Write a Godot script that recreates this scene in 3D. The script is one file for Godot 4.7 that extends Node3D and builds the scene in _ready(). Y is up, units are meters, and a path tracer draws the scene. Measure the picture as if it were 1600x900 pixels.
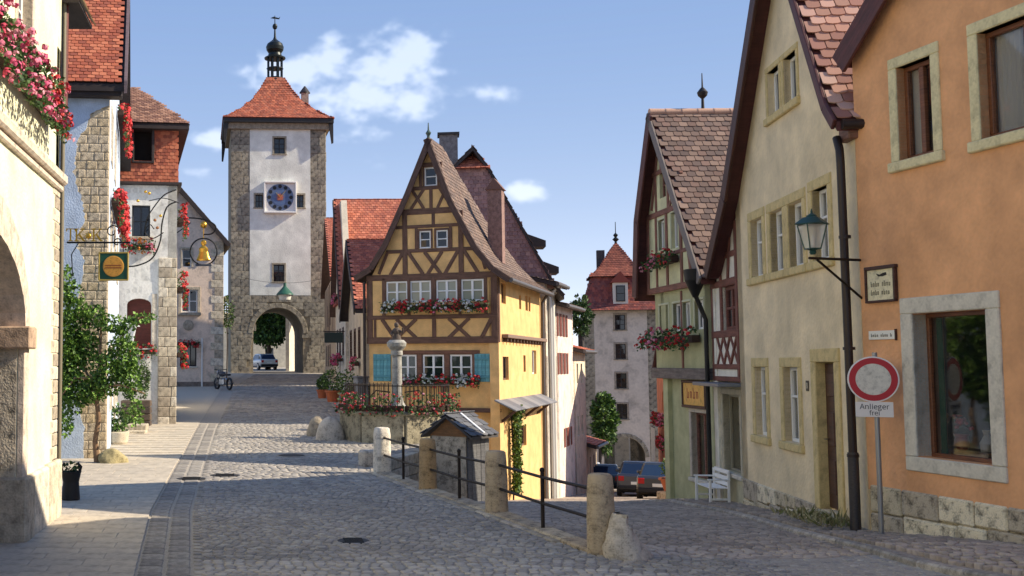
extends Node3D
# A forked medieval street: cobbled lane rising to a clock tower, second lane dropping to a lower gate.
# World: x right, y up, depth runs along -z. W(x, y, d) turns (x, y, depth) into a point.

class MB:
	var v := PackedVector3Array()
	var n := PackedVector3Array()
	var c := PackedColorArray()
	var col := Color.WHITE
	var tinted := false
	func tri3(a: Vector3, b: Vector3, d: Vector3, na: Vector3, nb: Vector3, nd: Vector3) -> void:
		var g := (b - a).cross(d - a)
		if g.length_squared() < 1e-16: return
		if g.dot(na + nb + nd) >= 0.0:
			v.append(a); v.append(d); v.append(b)
			n.append(na); n.append(nd); n.append(nb)
		else:
			v.append(a); v.append(b); v.append(d)
			n.append(na); n.append(nb); n.append(nd)
		c.append(col); c.append(col); c.append(col)
	func tri(a: Vector3, b: Vector3, d: Vector3) -> void:
		var g := (b - a).cross(d - a).normalized()
		tri3(a, b, d, g, g, g)
	func quad(a: Vector3, b: Vector3, d: Vector3, e: Vector3) -> void:
		tri(a, b, d); tri(a, d, e)
	func box(o: Vector3, s: Vector3, bs := Basis.IDENTITY) -> void:
		var h := s * 0.5
		var x := bs.x * h.x; var y := bs.y * h.y; var z := bs.z * h.z
		quad(o - x - y + z, o + x - y + z, o + x + y + z, o - x + y + z)
		quad(o + x - y - z, o - x - y - z, o - x + y - z, o + x + y - z)
		quad(o + x - y + z, o + x - y - z, o + x + y - z, o + x + y + z)
		quad(o - x - y - z, o - x - y + z, o - x + y + z, o - x + y - z)
		quad(o - x + y + z, o + x + y + z, o + x + y - z, o - x + y - z)
		quad(o - x - y - z, o + x - y - z, o + x - y + z, o - x - y + z)
	func bbox(o: Vector3, s: Vector3, b: float, bs := Basis.IDENTITY) -> void:  # chamfered box
		var h := s * 0.5
		b = minf(b, minf(h.x, minf(h.y, h.z)) * 0.9)
		var ax := [bs.x, bs.y, bs.z]
		var hh := [h.x, h.y, h.z]
		for k in 3:
			var i := (k + 1) % 3; var j := (k + 2) % 3
			for sg in [-1.0, 1.0]:
				var cc: Vector3 = o + ax[k] * (hh[k] * sg)
				var p: Vector3 = ax[i] * (hh[i] - b); var q: Vector3 = ax[j] * (hh[j] - b)
				var nn: Vector3 = ax[k] * sg
				tri3(cc - p - q, cc + p - q, cc + p + q, nn, nn, nn); tri3(cc - p - q, cc + p + q, cc - p + q, nn, nn, nn)
				for s2 in [-1.0, 1.0]:   # edges between face k and face i
					var e0: Vector3 = cc + ax[i] * ((hh[i] - b) * s2)
					var e1: Vector3 = o + ax[k] * ((hh[k] - b) * sg) + ax[i] * (hh[i] * s2)
					var m: Vector3 = (ax[k] * sg + ax[i] * s2).normalized()
					tri3(e0 - q, e0 + q, e1 + q, m, m, m); tri3(e0 - q, e1 + q, e1 - q, m, m, m)
		for sx in [-1.0, 1.0]:
			for sy in [-1.0, 1.0]:
				for sz in [-1.0, 1.0]:
					var x: Vector3 = bs.x * sx; var y: Vector3 = bs.y * sy; var z: Vector3 = bs.z * sz
					var m2 := (x + y + z).normalized()
					tri3(o + x * h.x + y * (h.y - b) + z * (h.z - b), o + x * (h.x - b) + y * h.y + z * (h.z - b), o + x * (h.x - b) + y * (h.y - b) + z * h.z, m2, m2, m2)
	func bar(p: Vector3, q: Vector3, w: float, t: float, up := Vector3.UP) -> void:  # square bar from p to q
		var x := (q - p).normalized()
		var z := x.cross(up)
		if z.length() < 0.01: z = x.cross(Vector3.RIGHT)
		z = z.normalized()
		box((p + q) * 0.5, Vector3((q - p).length(), w, t), Basis(x, z.cross(x), z))
	func prism(poly: PackedVector2Array, z0: float, z1: float, xf := Transform3D.IDENTITY) -> void:
		var idx := Geometry2D.triangulate_polygon(poly)
		var nz := xf.basis.z.normalized() * signf(z1 - z0)
		for k in range(0, idx.size(), 3):
			var a := poly[idx[k]]; var b := poly[idx[k + 1]]; var d := poly[idx[k + 2]]
			tri3(xf * Vector3(a.x, a.y, z1), xf * Vector3(b.x, b.y, z1), xf * Vector3(d.x, d.y, z1), nz, nz, nz)
			tri3(xf * Vector3(a.x, a.y, z0), xf * Vector3(b.x, b.y, z0), xf * Vector3(d.x, d.y, z0), -nz, -nz, -nz)
		sides(poly, z0, z1, xf, 1.0)
	func sides(poly: PackedVector2Array, z0: float, z1: float, xf: Transform3D, outward: float) -> void:
		var s := outward * (-1.0 if Geometry2D.is_polygon_clockwise(poly) else 1.0)
		for k in poly.size():
			var a := poly[k]; var b := poly[(k + 1) % poly.size()]
			var m := (xf.basis * Vector3((b - a).y, -(b - a).x, 0)).normalized() * s
			var p := xf * Vector3(a.x, a.y, z0); var q := xf * Vector3(b.x, b.y, z0)
			var r := xf * Vector3(b.x, b.y, z1); var t := xf * Vector3(a.x, a.y, z1)
			tri3(p, q, r, m, m, m); tri3(p, r, t, m, m, m)
	func grid(rows: Array, wrap := false, sg := 1.0) -> void:   # rows of points, smooth normals; sg flips the outside
		var R := rows.size(); var C: int = rows[0].size()
		var ns := []
		for i in R:
			var line := PackedVector3Array()
			for j in C:
				var jl := j - 1; var jr := j + 1
				if wrap: jl = (jl + C) % C; jr = jr % C
				else: jl = maxi(jl, 0); jr = mini(jr, C - 1)
				var a: Vector3 = rows[i][jr] - rows[i][jl]
				var b: Vector3 = rows[mini(i + 1, R - 1)][j] - rows[maxi(i - 1, 0)][j]
				var g := a.cross(b)
				if g.length() < 1e-9:
					if i == 0: g = a.cross(rows[1][j] - rows[0][j])
					if g.length() < 1e-9: g = (rows[mini(i + 1, R - 1)][jr] - rows[mini(i + 1, R - 1)][jl]).cross(b)
					if g.length() < 1e-9: g = (rows[maxi(i - 1, 0)][jr] - rows[maxi(i - 1, 0)][jl]).cross(b)
					if g.length() < 1e-9: g = Vector3.UP
				line.append(g.normalized() * sg)
			ns.append(line)
		for i in R - 1:
			for j in (C if wrap else C - 1):
				var k := (j + 1) % C
				tri3(rows[i][j], rows[i][k], rows[i + 1][k], ns[i][j], ns[i][k], ns[i + 1][k])
				tri3(rows[i][j], rows[i + 1][k], rows[i + 1][j], ns[i][j], ns[i + 1][k], ns[i + 1][j])
	func fan(ring: PackedVector3Array, up: Vector3) -> void:
		var m := Vector3.ZERO
		for p in ring: m += p
		m /= ring.size()
		for k in ring.size(): tri3(m, ring[k], ring[(k + 1) % ring.size()], up, up, up)
	func tube(pts: PackedVector3Array, radii, sides_n := 8, caps := true) -> void:
		var rows := []
		var nrm := Vector3.ZERO
		for i in pts.size():
			var t := (pts[mini(i + 1, pts.size() - 1)] - pts[maxi(i - 1, 0)]).normalized()
			if i == 0:
				nrm = t.cross(Vector3.UP)
				if nrm.length() < 0.1: nrm = t.cross(Vector3.RIGHT)
			nrm = (nrm - t * nrm.dot(t)).normalized()
			var b := t.cross(nrm)
			var r: float = radii[i] if radii is Array else radii
			var line := PackedVector3Array()
			for k in sides_n:
				var a := TAU * k / sides_n
				line.append(pts[i] + nrm * (cos(a) * r) + b * (sin(a) * r))
			rows.append(line)
		grid(rows, true, 1.0)
		if caps:
			fan(rows[0], (pts[0] - pts[1]).normalized()); fan(rows[-1], (pts[-1] - pts[-2]).normalized())
	func lathe(prof: Array, seg := 16, o := Vector3.ZERO, sq := 1.0) -> void:   # prof: Vector2(radius, y) from the bottom up
		var rows := []
		for p in prof:
			var line := PackedVector3Array()
			for k in seg:
				var a := TAU * k / seg
				line.append(o + Vector3(cos(a) * p.x, p.y, -sin(a) * p.x * sq))
			rows.append(line)
		for i in rows.size() - 1:   # hard rings where the profile turns sharply
			grid([rows[i], rows[i + 1]], true, 1.0)
		fan(rows[0], Vector3.DOWN); fan(rows[-1], Vector3.UP)
	func ball(o: Vector3, r: Vector3, seg := 10, rings := 6) -> void:
		var rows := []
		for i in rings + 1:
			var t := PI * i / rings - PI / 2
			var line := PackedVector3Array()
			for k in seg:
				var a := TAU * k / seg
				line.append(o + Vector3(cos(a) * cos(t) * r.x, sin(t) * r.y, -sin(a) * cos(t) * r.z))
			rows.append(line)
		grid(rows, true, 1.0)
	func leaf(o: Vector3, dir: Vector3, up: Vector3, l: float, w: float) -> void:
		var s := dir.cross(up).normalized() * w * 0.5
		var f := up.normalized() * w * 0.18
		var a := o; var e := o + dir * l; var m := o + dir * (l * 0.45) - f
		tri(a, m + s + f, m); tri(m, m + s + f, e); tri(a, m, m - s + f); tri(m, e, m - s + f)
	func mesh() -> ArrayMesh:
		var arr := []
		arr.resize(Mesh.ARRAY_MAX)
		arr[Mesh.ARRAY_VERTEX] = v
		arr[Mesh.ARRAY_NORMAL] = n
		if tinted: arr[Mesh.ARRAY_COLOR] = c
		var am := ArrayMesh.new()
		am.add_surface_from_arrays(Mesh.PRIMITIVE_TRIANGLES, arr)
		return am

var rng := RandomNumberGenerator.new()
var texs := {}
var mats := {}
var taken := {}

func W(x: float, y: float, d: float) -> Vector3: return Vector3(x, y, -d)
func rr(a: float, b: float) -> float: return rng.randf_range(a, b)
func pv(a: Array) -> PackedVector2Array:   # [x, y, x, y ...]
	var p := PackedVector2Array()
	for k in range(0, a.size(), 2): p.append(Vector2(a[k], a[k + 1]))
	return p

# ---------- names, things and parts
func free_name(parent: Node, called: String) -> String:
	var key := str(parent.get_instance_id()) + called
	var k: int = taken.get(key, 0)
	taken[key] = k + 1
	return called if k == 0 else "%s_%03d" % [called, k]
func tag(o: Node, label: String, category: String, group := "", kind := "") -> Node:
	if label: o.set_meta("label", label)
	if category: o.set_meta("category", category)
	if group: o.set_meta("group", group)
	if kind: o.set_meta("kind", kind)
	return o
func thing(called: String, label: String, category: String, at: Vector3, turn := 0.0, group := "") -> Node3D:
	var o := Node3D.new()
	o.name = free_name(self, called); add_child(o)
	o.position = at; o.rotation.y = turn
	tag(o, label, category, group)
	return o
func building(called: String, label: String, X: float, d: float, ux: float, ud: float, yb: float, category := "house") -> Node3D:
	# local x runs along the front, to the right as seen from outside; z points out of the front
	var o := thing(called, label, category, W(X, yb, d))
	var x := Vector3(ux, 0, -ud).normalized()
	o.basis = Basis(x, Vector3.UP, x.cross(Vector3.UP))
	return o
func part(parent: Node, called: String, m, material: Material, at := Vector3.ZERO) -> MeshInstance3D:
	var o := MeshInstance3D.new()
	o.name = free_name(parent, called)
	o.mesh = m.mesh() if m is MB else m
	o.material_override = material
	parent.add_child(o)
	o.position = at
	return o
func partx(parent: Node, called: String, m, material: Material, xf: Transform3D) -> MeshInstance3D:
	var o := part(parent, called, m, material)
	o.transform = xf
	return o
func setting(called: String, m, material: Material) -> MeshInstance3D:
	var o := part(self, called, m, material)
	o.set_meta("kind", "structure")
	return o
func front(o: Node3D) -> Transform3D: return Transform3D(Basis.IDENTITY, Vector3(0, -o.position.y, 0))
func side_r(o: Node3D, w: float) -> Transform3D: return Transform3D(Basis(Vector3(0, 0, -1), Vector3.UP, Vector3(1, 0, 0)), Vector3(w, -o.position.y, 0))
func side_l(o: Node3D, dep: float, x := 0.0) -> Transform3D: return Transform3D(Basis(Vector3(0, 0, 1), Vector3.UP, Vector3(-1, 0, 0)), Vector3(x, -o.position.y, -dep))
func off(xf: Transform3D, x: float, y: float, z := 0.0) -> Transform3D: return xf * Transform3D(Basis.IDENTITY, Vector3(x, y, z))

# ---------- textures and materials
func noise_bytes(size: int, freq: float, oct: int, sd: int, kind := FastNoiseLite.TYPE_SIMPLEX_SMOOTH, sx := 1) -> PackedByteArray:
	var f := FastNoiseLite.new()
	f.seed = sd; f.frequency = freq; f.fractal_octaves = oct; f.noise_type = kind
	var im := f.get_seamless_image(size / sx, size)
	if sx > 1: im.resize(size, size, Image.INTERPOLATE_CUBIC)
	im.convert(Image.FORMAT_L8)
	return im.get_data()
func tex(called: String) -> Texture2D:
	if called in texs: return texs[called]
	var S := 512
	var im: Image
	var nrm := called.ends_with("_n")
	var base := called.trim_suffix("_n")
	var out := PackedByteArray(); out.resize(S * S)
	var a := PackedByteArray(); var b := PackedByteArray(); var k := PackedByteArray()
	match base:
		"plaster":
			a = noise_bytes(S, 0.006, 4, 3); b = noise_bytes(S, 0.12, 3, 5); k = noise_bytes(S, 0.02, 4, 7)
			for i in S * S: out[i] = clampi(int(190 + (a[i] - 128) * 0.26 + (b[i] - 128) * (0.5 if nrm else 0.10) + (k[i] - 128) * 0.16), 0, 255)
		"stone", "rock":
			a = noise_bytes(S, 0.010, 5, 11); b = noise_bytes(S, 0.09, 4, 13); k = noise_bytes(S, 0.03, 3, 17)
			for i in S * S:
				var q := 165.0 + (a[i] - 128) * 0.55 + (b[i] - 128) * 0.42 + (k[i] - 128) * 0.25
				if k[i] < 70: q -= (70 - k[i]) * 0.9
				out[i] = clampi(int(q), 0, 255)
		"wood":
			a = noise_bytes(S, 0.05, 4, 19, FastNoiseLite.TYPE_SIMPLEX_SMOOTH, 16); b = noise_bytes(S, 0.15, 3, 23, FastNoiseLite.TYPE_SIMPLEX_SMOOTH, 8); k = noise_bytes(S, 0.01, 3, 29)
			for i in S * S: out[i] = clampi(int(175 + (a[i] - 128) * 0.45 + (b[i] - 128) * 0.35 + (k[i] - 128) * 0.3), 0, 255)
		"grain":
			a = noise_bytes(S, 0.03, 4, 31); b = noise_bytes(S, 0.2, 3, 37)
			for i in S * S: out[i] = clampi(int(185 + (a[i] - 128) * 0.35 + (b[i] - 128) * 0.35), 0, 255)
		"patch":
			a = noise_bytes(S, 0.008, 5, 41); b = noise_bytes(S, 0.06, 4, 43); k = noise_bytes(S, 0.015, 4, 47)
			for i in S * S:
				var q2 := 190.0 + (b[i] - 128) * 0.22 + (a[i] - 128) * 0.2
				if k[i] > 160: q2 -= minf((k[i] - 160) * 1.0, 42)
				if a[i] < 80: q2 -= minf((80 - a[i]) * 1.2, 40)
				out[i] = clampi(int(q2), 0, 255)
	if not nrm:   # keep the mean near white and the contrast of each kind of surface in hand
		var gain: float = {"plaster": 0.5, "stone": 0.5, "rock": 0.95, "wood": 0.55, "grain": 0.5, "patch": 0.38}[base]
		var mid: float = {"plaster": 190.0, "stone": 160.0, "rock": 150.0, "wood": 175.0, "grain": 185.0, "patch": 186.0}[base]
		for i in S * S: out[i] = clampi(int(226.0 + (out[i] - mid) * gain), 0, 255)
	im = Image.create_from_data(S, S, false, Image.FORMAT_L8, out)
	im.convert(Image.FORMAT_RGBA8)
	if nrm: im.bump_map_to_normal_map(5.0)
	im.generate_mipmaps()
	texs[called] = ImageTexture.create_from_image(im)
	return texs[called]
func mat(col: Color, rough := 0.9, t := "", sc := 0.5, ns := 0.0, metal := 0.0) -> StandardMaterial3D:
	var key := "%s|%s|%s|%s|%s|%s" % [col.to_html(), rough, t, sc, ns, metal]
	if key in mats: return mats[key]
	var m := StandardMaterial3D.new()
	m.roughness = rough; m.metallic = metal
	m.albedo_color = col
	if t:
		m.albedo_texture = tex(t)
		m.albedo_color = Color(minf(col.r * 1.12, 1), minf(col.g * 1.12, 1), minf(col.b * 1.12, 1))
		m.uv1_triplanar = true; m.uv1_scale = Vector3.ONE * sc
		if ns > 0.0:
			m.normal_enabled = true; m.normal_texture = tex(t + "_n"); m.normal_scale = ns
	mats[key] = m
	return m
func c8(r: int, g: int, b: int) -> Color: return Color8(r, g, b)
func lin(r: float, g: float, b: float) -> Color: return Color(r, g, b).linear_to_srgb()
func vmat(rough := 0.8, back := 0.0) -> StandardMaterial3D:   # colour from the vertices or copies
	var key := "v%s|%s" % [rough, back]
	if key in mats: return mats[key]
	var m := StandardMaterial3D.new()
	m.vertex_color_use_as_albedo = true; m.roughness = rough
	if back > 0.0: m.backlight_enabled = true; m.backlight = Color(back, back, back)
	m.cull_mode = BaseMaterial3D.CULL_DISABLED
	mats[key] = m
	return m
func glass_mat(col: Color, alpha := 1.0, rough := 0.03) -> StandardMaterial3D:
	var key := "g%s|%s|%s" % [col.to_html(), alpha, rough]
	if key in mats: return mats[key]
	var m := StandardMaterial3D.new()
	m.albedo_color = Color(col.r, col.g, col.b, alpha); m.roughness = rough; m.metallic_specular = 0.6
	if alpha < 1.0: m.transparency = BaseMaterial3D.TRANSPARENCY_ALPHA
	mats[key] = m
	return m

# ---------- walls, windows, beams
func rect(x: float, y: float, w: float, h: float) -> PackedVector2Array: return pv([x, y, x + w, y, x + w, y + h, x, y + h])
func arch(x: float, y: float, w: float, hs: float, rise: float, seg := 14) -> PackedVector2Array:   # opening with straight jambs hs high and an elliptic head
	var p := PackedVector2Array([Vector2(x, y), Vector2(x + w, y)])
	for k in seg + 1:
		var a := PI * k / seg
		p.append(Vector2(x + w / 2 + cos(a) * w / 2, y + hs + sin(a) * rise))
	return p
func pierced(outline: PackedVector2Array, holes: Array) -> Array:
	var polys := [outline]
	for h in holes:
		var r := Rect2(h[0], Vector2.ZERO)
		for q in h: r = r.expand(q)
		var cx := r.get_center().x
		var nxt := []
		for p in polys:
			if Geometry2D.intersect_polygons(p, h).is_empty(): nxt.append(p); continue
			for half in [pv([cx - 500, -500, cx, -500, cx, 500, cx - 500, 500]), pv([cx, -500, cx + 500, -500, cx + 500, 500, cx, 500])]:
				for q in Geometry2D.intersect_polygons(p, half):
					for z in Geometry2D.clip_polygons(q, h): nxt.append(z)
		polys = nxt
	return polys
func panel(parent: Node, called: String, outline: PackedVector2Array, holes: Array, th: float, m: Material, xf: Transform3D) -> MeshInstance3D:
	var b := MB.new()
	var nz := Vector3(0, 0, 1)
	for p in pierced(outline, holes):
		var idx := Geometry2D.triangulate_polygon(p)
		for k in range(0, idx.size(), 3):
			for z in [0.0, -th]:
				var s := nz if z == 0.0 else -nz
				b.tri3(Vector3(p[idx[k]].x, p[idx[k]].y, z), Vector3(p[idx[k + 1]].x, p[idx[k + 1]].y, z), Vector3(p[idx[k + 2]].x, p[idx[k + 2]].y, z), s, s, s)
	b.sides(outline, -th, 0, Transform3D.IDENTITY, 1.0)
	for h in holes: b.sides(h, -th, 0, Transform3D.IDENTITY, -1.0)
	return partx(parent, called, b, m, xf)

# st: frame, pane, recess, nx, ny, bar, sill (material), sill_out, sill_h, surround (material), sw, sp, room
func window(parent: Node, xf: Transform3D, x: float, y: float, w: float, h: float, st: Dictionary, called := "window") -> MeshInstance3D:
	var b := MB.new()
	var f: float = st.get("bar", 0.05)
	var fd := 0.06
	var nx: int = st.get("nx", 2); var ny: int = st.get("ny", 2)
	b.bbox(Vector3(0, f / 2, 0), Vector3(w, f, fd), 0.006); b.bbox(Vector3(0, h - f / 2, 0), Vector3(w, f, fd), 0.006)
	b.bbox(Vector3(-w / 2 + f / 2, h / 2, 0), Vector3(f, h - 2 * f, fd), 0.006); b.bbox(Vector3(w / 2 - f / 2, h / 2, 0), Vector3(f, h - 2 * f, fd), 0.006)
	var iw := w - 2 * f; var ih := h - 2 * f
	for k in range(1, nx): b.bbox(Vector3(-iw / 2 + iw * k / nx, h / 2, 0.002), Vector3(f * (1.25 if nx == 2 else 0.7), ih, fd), 0.006)
	for k in range(1, ny):
		var fy: float = k / float(ny)
		if ny == 2 and st.has("transom"): fy = st.transom
		b.bbox(Vector3(0, f + ih * fy, 0.005), Vector3(iw, f * 0.7, fd * 0.8), 0.005)
	var rec: float = st.get("recess", 0.12)
	var o := partx(parent, called, b, st.frame, off(xf, x + w / 2, y, -rec))
	var pm := MB.new()
	pm.box(Vector3.ZERO, Vector3(iw / nx, ih / ny, 0.008))
	var pmesh := pm.mesh()
	for i in nx:
		var ys := [0.0, 1.0]
		if ny == 2 and st.has("transom"): ys = [0.0, st.transom, 1.0]
		elif ny > 1:
			ys = []
			for j in ny + 1: ys.append(j / float(ny))
		for j in ys.size() - 1:
			var mm := pmesh
			if st.has("transom"):
				var q := MB.new(); q.box(Vector3.ZERO, Vector3(iw / nx, ih * (ys[j + 1] - ys[j]), 0.008)); mm = q.mesh()
			var p := part(o, "pane", mm, st.pane, Vector3(-iw / 2 + iw * (i + 0.5) / nx, f + ih * (ys[j] + ys[j + 1]) / 2, -0.012))
			p.rotation = Vector3(rr(-0.004, 0.004), rr(-0.006, 0.006), 0)
	if st.has("room"):   # a dark room behind clear panes, and its curtains
		var r := MB.new()
		var D := 1.2
		r.quad(Vector3(-w / 2 - 0.3, -0.1, -D), Vector3(w / 2 + 0.3, -0.1, -D), Vector3(w / 2 + 0.3, h + 0.1, -D), Vector3(-w / 2 - 0.3, h + 0.1, -D))
		for s in [-1.0, 1.0]:
			r.quad(Vector3(s * (w / 2 + 0.3), -0.1, -D), Vector3(s * (w / 2 + 0.3), -0.1, -0.2), Vector3(s * (w / 2 + 0.3), h + 0.1, -0.2), Vector3(s * (w / 2 + 0.3), h + 0.1, -D))
			var yy: float = h / 2 + s * (h / 2 + 0.1)
			r.quad(Vector3(-w / 2 - 0.3, yy, -D), Vector3(w / 2 + 0.3, yy, -D), Vector3(w / 2 + 0.3, yy, -0.2), Vector3(-w / 2 - 0.3, yy, -0.2))
		part(o, "room", r, st.room)
	if st.has("curtain"):
		for s in [-1.0, 1.0]:
			var rows := []
			for i in 2:
				var line := PackedVector3Array()
				for k in 25:
					line.append(Vector3(s * (w / 2 - 0.02 - k / 24.0 * w * st.get("cw", 0.3)), 0.04 + i * (h - 0.06), -0.07 - 0.018 * sin(k * 1.6)))
				rows.append(line)
			var cm := MB.new(); cm.grid(rows)
			part(o, "curtain", cm, st.curtain)
	if st.has("surround"):
		var sw: float = st.get("sw", 0.14); var sp: float = st.get("sp", 0.03)
		var t := rec + sp
		for g in [[Vector3(-w / 2 - sw / 2, h / 2, 0), Vector3(sw, h, 0)], [Vector3(w / 2 + sw / 2, h / 2, 0), Vector3(sw, h, 0)], [Vector3(0, h + sw / 2, 0), Vector3(w + 2 * sw, sw, 0)]]:
			var sb := MB.new(); sb.bbox(Vector3.ZERO, Vector3(g[1].x, g[1].y, t + 0.02), 0.012)
			part(o, "surround", sb, st.surround, g[0] + Vector3(0, 0, rec + sp - (t + 0.02) / 2))
	if st.has("sill"):
		var sw2: float = st.get("sw", 0.06) if st.has("surround") else 0.06
		var so: float = st.get("sill_out", 0.08); var sh: float = st.get("sill_h", 0.09)
		var q2 := MB.new(); q2.bbox(Vector3.ZERO, Vector3(w + 2 * sw2 + 0.06, sh, rec + so), 0.015)
		part(o, "sill", q2, st.sill, Vector3(0, -sh / 2 - 0.002, (rec + so) / 2))
	return o
var beam_n := 0
func beam(parent: Node, xf: Transform3D, x1: float, y1: float, x2: float, y2: float, w: float, m: Material, proud := 0.025) -> void:
	beam_n += 1
	var l := Vector2(x2 - x1, y2 - y1).length()
	var b := MB.new()
	var z := proud + (beam_n % 5) * 0.003
	b.bbox(Vector3.ZERO, Vector3(l, w, z + 0.05), 0.01)
	var a := atan2(y2 - y1, x2 - x1)
	partx(parent, "beam", b, m, xf * Transform3D(Basis(Vector3(0, 0, 1), a), Vector3((x1 + x2) / 2, (y1 + y2) / 2, (z - 0.05) / 2)))
func slab(parent: Node, called: String, x: float, y: float, w: float, h: float, z0: float, z1: float, m: Material, xf: Transform3D, bev := 0.012) -> MeshInstance3D:
	var b := MB.new(); b.bbox(Vector3.ZERO, Vector3(w, h, z1 - z0), bev)
	return partx(parent, called, b, m, off(xf, x + w / 2, y + h / 2, (z0 + z1) / 2))
# rows of dressed blocks filling a rectangle of a face; each block is a part
func blocks(parent: Node, called: String, xf: Transform3D, x: float, y: float, w: float, h: float, rows: int, across: float, ms: Array, proud := 0.03, keep = null, depth := 0.05) -> void:
	var rh := h / rows
	for r in rows:
		var px := x - (rr(0.0, 0.5) * across if r % 2 else 0.0)
		while px < x + w - 0.02:
			var bw := across * rr(0.7, 1.35)
			var l := maxf(px, x); var e := minf(px + bw, x + w)
			if x + w - e < across * 0.3: e = x + w
			px = e
			if e - l < 0.05: continue
			if keep != null and not keep.call((l + e) / 2, y + rh * (r + 0.5)): continue
			var b := MB.new()
			b.bbox(Vector3.ZERO, Vector3(e - l - 0.012, rh - 0.012, depth), 0.016)
			partx(parent, called, b, ms[rng.randi() % ms.size()], xf * Transform3D(Basis(Vector3.UP, rr(-0.02, 0.02)), Vector3((l + e) / 2, y + rh * (r + 0.5), proud - depth / 2 + rr(-0.008, 0.008))))

# ---------- roofs
var tile_meshes := []
func tile_mesh() -> Mesh:
	if tile_meshes.is_empty():
		for k in 3:   # unit beaver-tail tile: 1 wide, 1 long, 1 thick, its round tail at v = 0
			var p := PackedVector2Array([Vector2(0.48, 1.0), Vector2(-0.48, 1.0)])
			for i in 6:
				var a := PI * i / 5
				p.append(Vector2(-cos(a) * 0.48, 0.12 - sin(a) * (0.10 + 0.02 * k)))
			var b := MB.new(); b.prism(p, 0, 1)
			tile_meshes.append(b.mesh())
	return tile_meshes[rng.randi() % 3]
# o: lower corner, u across, v up the slope (unit vectors in the parent's space); first `single` tiles are parts of their own
func tiles(parent: Node, o: Vector3, u: Vector3, v: Vector3, w: float, l: float, tw: float, ex: float, cols: Array, single := 0, keep = null, called := "tile") -> void:
	var nn := u.cross(v).normalized()
	if nn.y < 0 and absf(nn.y) > 0.02: nn = -nn
	var xs := []; var cs := []
	var rows := int(l / ex); var n := int(w / tw)
	ex = l / rows; tw = w / n
	for r in rows:
		for k in range(-1, n + 1):
			var cu := (k + 0.5 + (0.5 if r % 2 else 0.0)) * tw
			if cu < tw * 0.3 or cu > w - tw * 0.3: continue
			if keep != null and not keep.call(cu, (r + 0.5) * ex): continue
			var tilt := 0.10 + rr(-0.015, 0.02)
			var vv := (v * cos(tilt) - nn * sin(tilt)).normalized()
			var uu := (u + v * rr(-0.02, 0.02)).normalized()
			var n2 := uu.cross(vv)
			if n2.dot(nn) < 0: n2 = -n2
			var ln := ex * 1.5
			var bs := Basis(uu * tw * 0.97, vv * ln, n2 * 0.018)
			xs.append(Transform3D(bs, o + u * cu + v * (r * ex + rr(-0.006, 0.006)) + nn * (0.012 + sin(tilt) * ln)))
			var cc: Color = cols[rng.randi() % cols.size()]
			cs.append(cc)
	var take := mini(single, xs.size())
	for k in take:
		var m := mat(cs[k], 0.85, "grain", 3.0)
		partx(parent, called, tile_mesh(), m, xs[k])
	if take < xs.size():
		var mm := MultiMesh.new()
		mm.transform_format = MultiMesh.TRANSFORM_3D; mm.use_colors = true
		mm.mesh = tile_mesh(); mm.instance_count = xs.size() - take
		for k in range(take, xs.size()):
			mm.set_instance_transform(k - take, xs[k])
			var q: Color = cs[k].srgb_to_linear() * rr(0.8, 1.15)
			q.a = 1.0
			mm.set_instance_color(k - take, q)
		var o2 := MultiMeshInstance3D.new()
		o2.name = free_name(parent, "tile_courses"); o2.multimesh = mm; o2.material_override = vmat(0.85)
		parent.add_child(o2); o2.set_meta("kind", "stuff")
# one roof slope: prof = points from eave to ridge in the (x, y) plane of the front, extruded from z0 (front) to z1 (back)
func slope(parent: Node, prof: PackedVector2Array, z0: float, z1: float, th: float, m: Material, yb: float, cols: Array, tw := 0.19, ex := 0.15, single := 0, zr = null) -> void:
	# zr: where a hipped back meets the ridge, in place of z1
	var right := prof[0].x > prof[-1].x
	var b := MB.new()
	var zb := []
	for p in prof: zb.append(z1 if zr == null else lerpf(z1, zr, (p.y - prof[0].y) / (prof[-1].y - prof[0].y)))
	var dn := Vector3(0, th, 0)
	for k in prof.size() - 1:
		var a := Vector3(prof[k].x, prof[k].y - yb, z0); var e := Vector3(prof[k + 1].x, prof[k + 1].y - yb, z0)
		var a2 := Vector3(a.x, a.y, zb[k]); var e2 := Vector3(e.x, e.y, zb[k + 1])
		b.quad(a, e, e2, a2); b.quad(a - dn, e - dn, e2 - dn, a2 - dn); b.quad(a, e, e - dn, a - dn); b.quad(a2, e2, e2 - dn, a2 - dn)
		if k == 0: b.quad(a, a2, a2 - dn, a - dn)
	part(parent, "roof", b, m)
	for k in prof.size() - 1:
		var a := prof[k]; var e := prof[k + 1]
		var v := Vector3(e.x - a.x, e.y - a.y, 0)
		var L := v.length()
		v = v.normalized()
		var za: float = zb[k]; var ze: float = zb[k + 1]
		if right: tiles(parent, Vector3(a.x, a.y - yb, z0), Vector3(0, 0, -1), v, z0 - z1, L, tw, ex, cols, single, func(x, y): return x < z0 - lerpf(za, ze, y / L))
		else: tiles(parent, Vector3(a.x, a.y - yb, z1), Vector3(0, 0, 1), v, z0 - z1, L, tw, ex, cols, single, func(x, y): return x > lerpf(za, ze, y / L) - z1)
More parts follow.
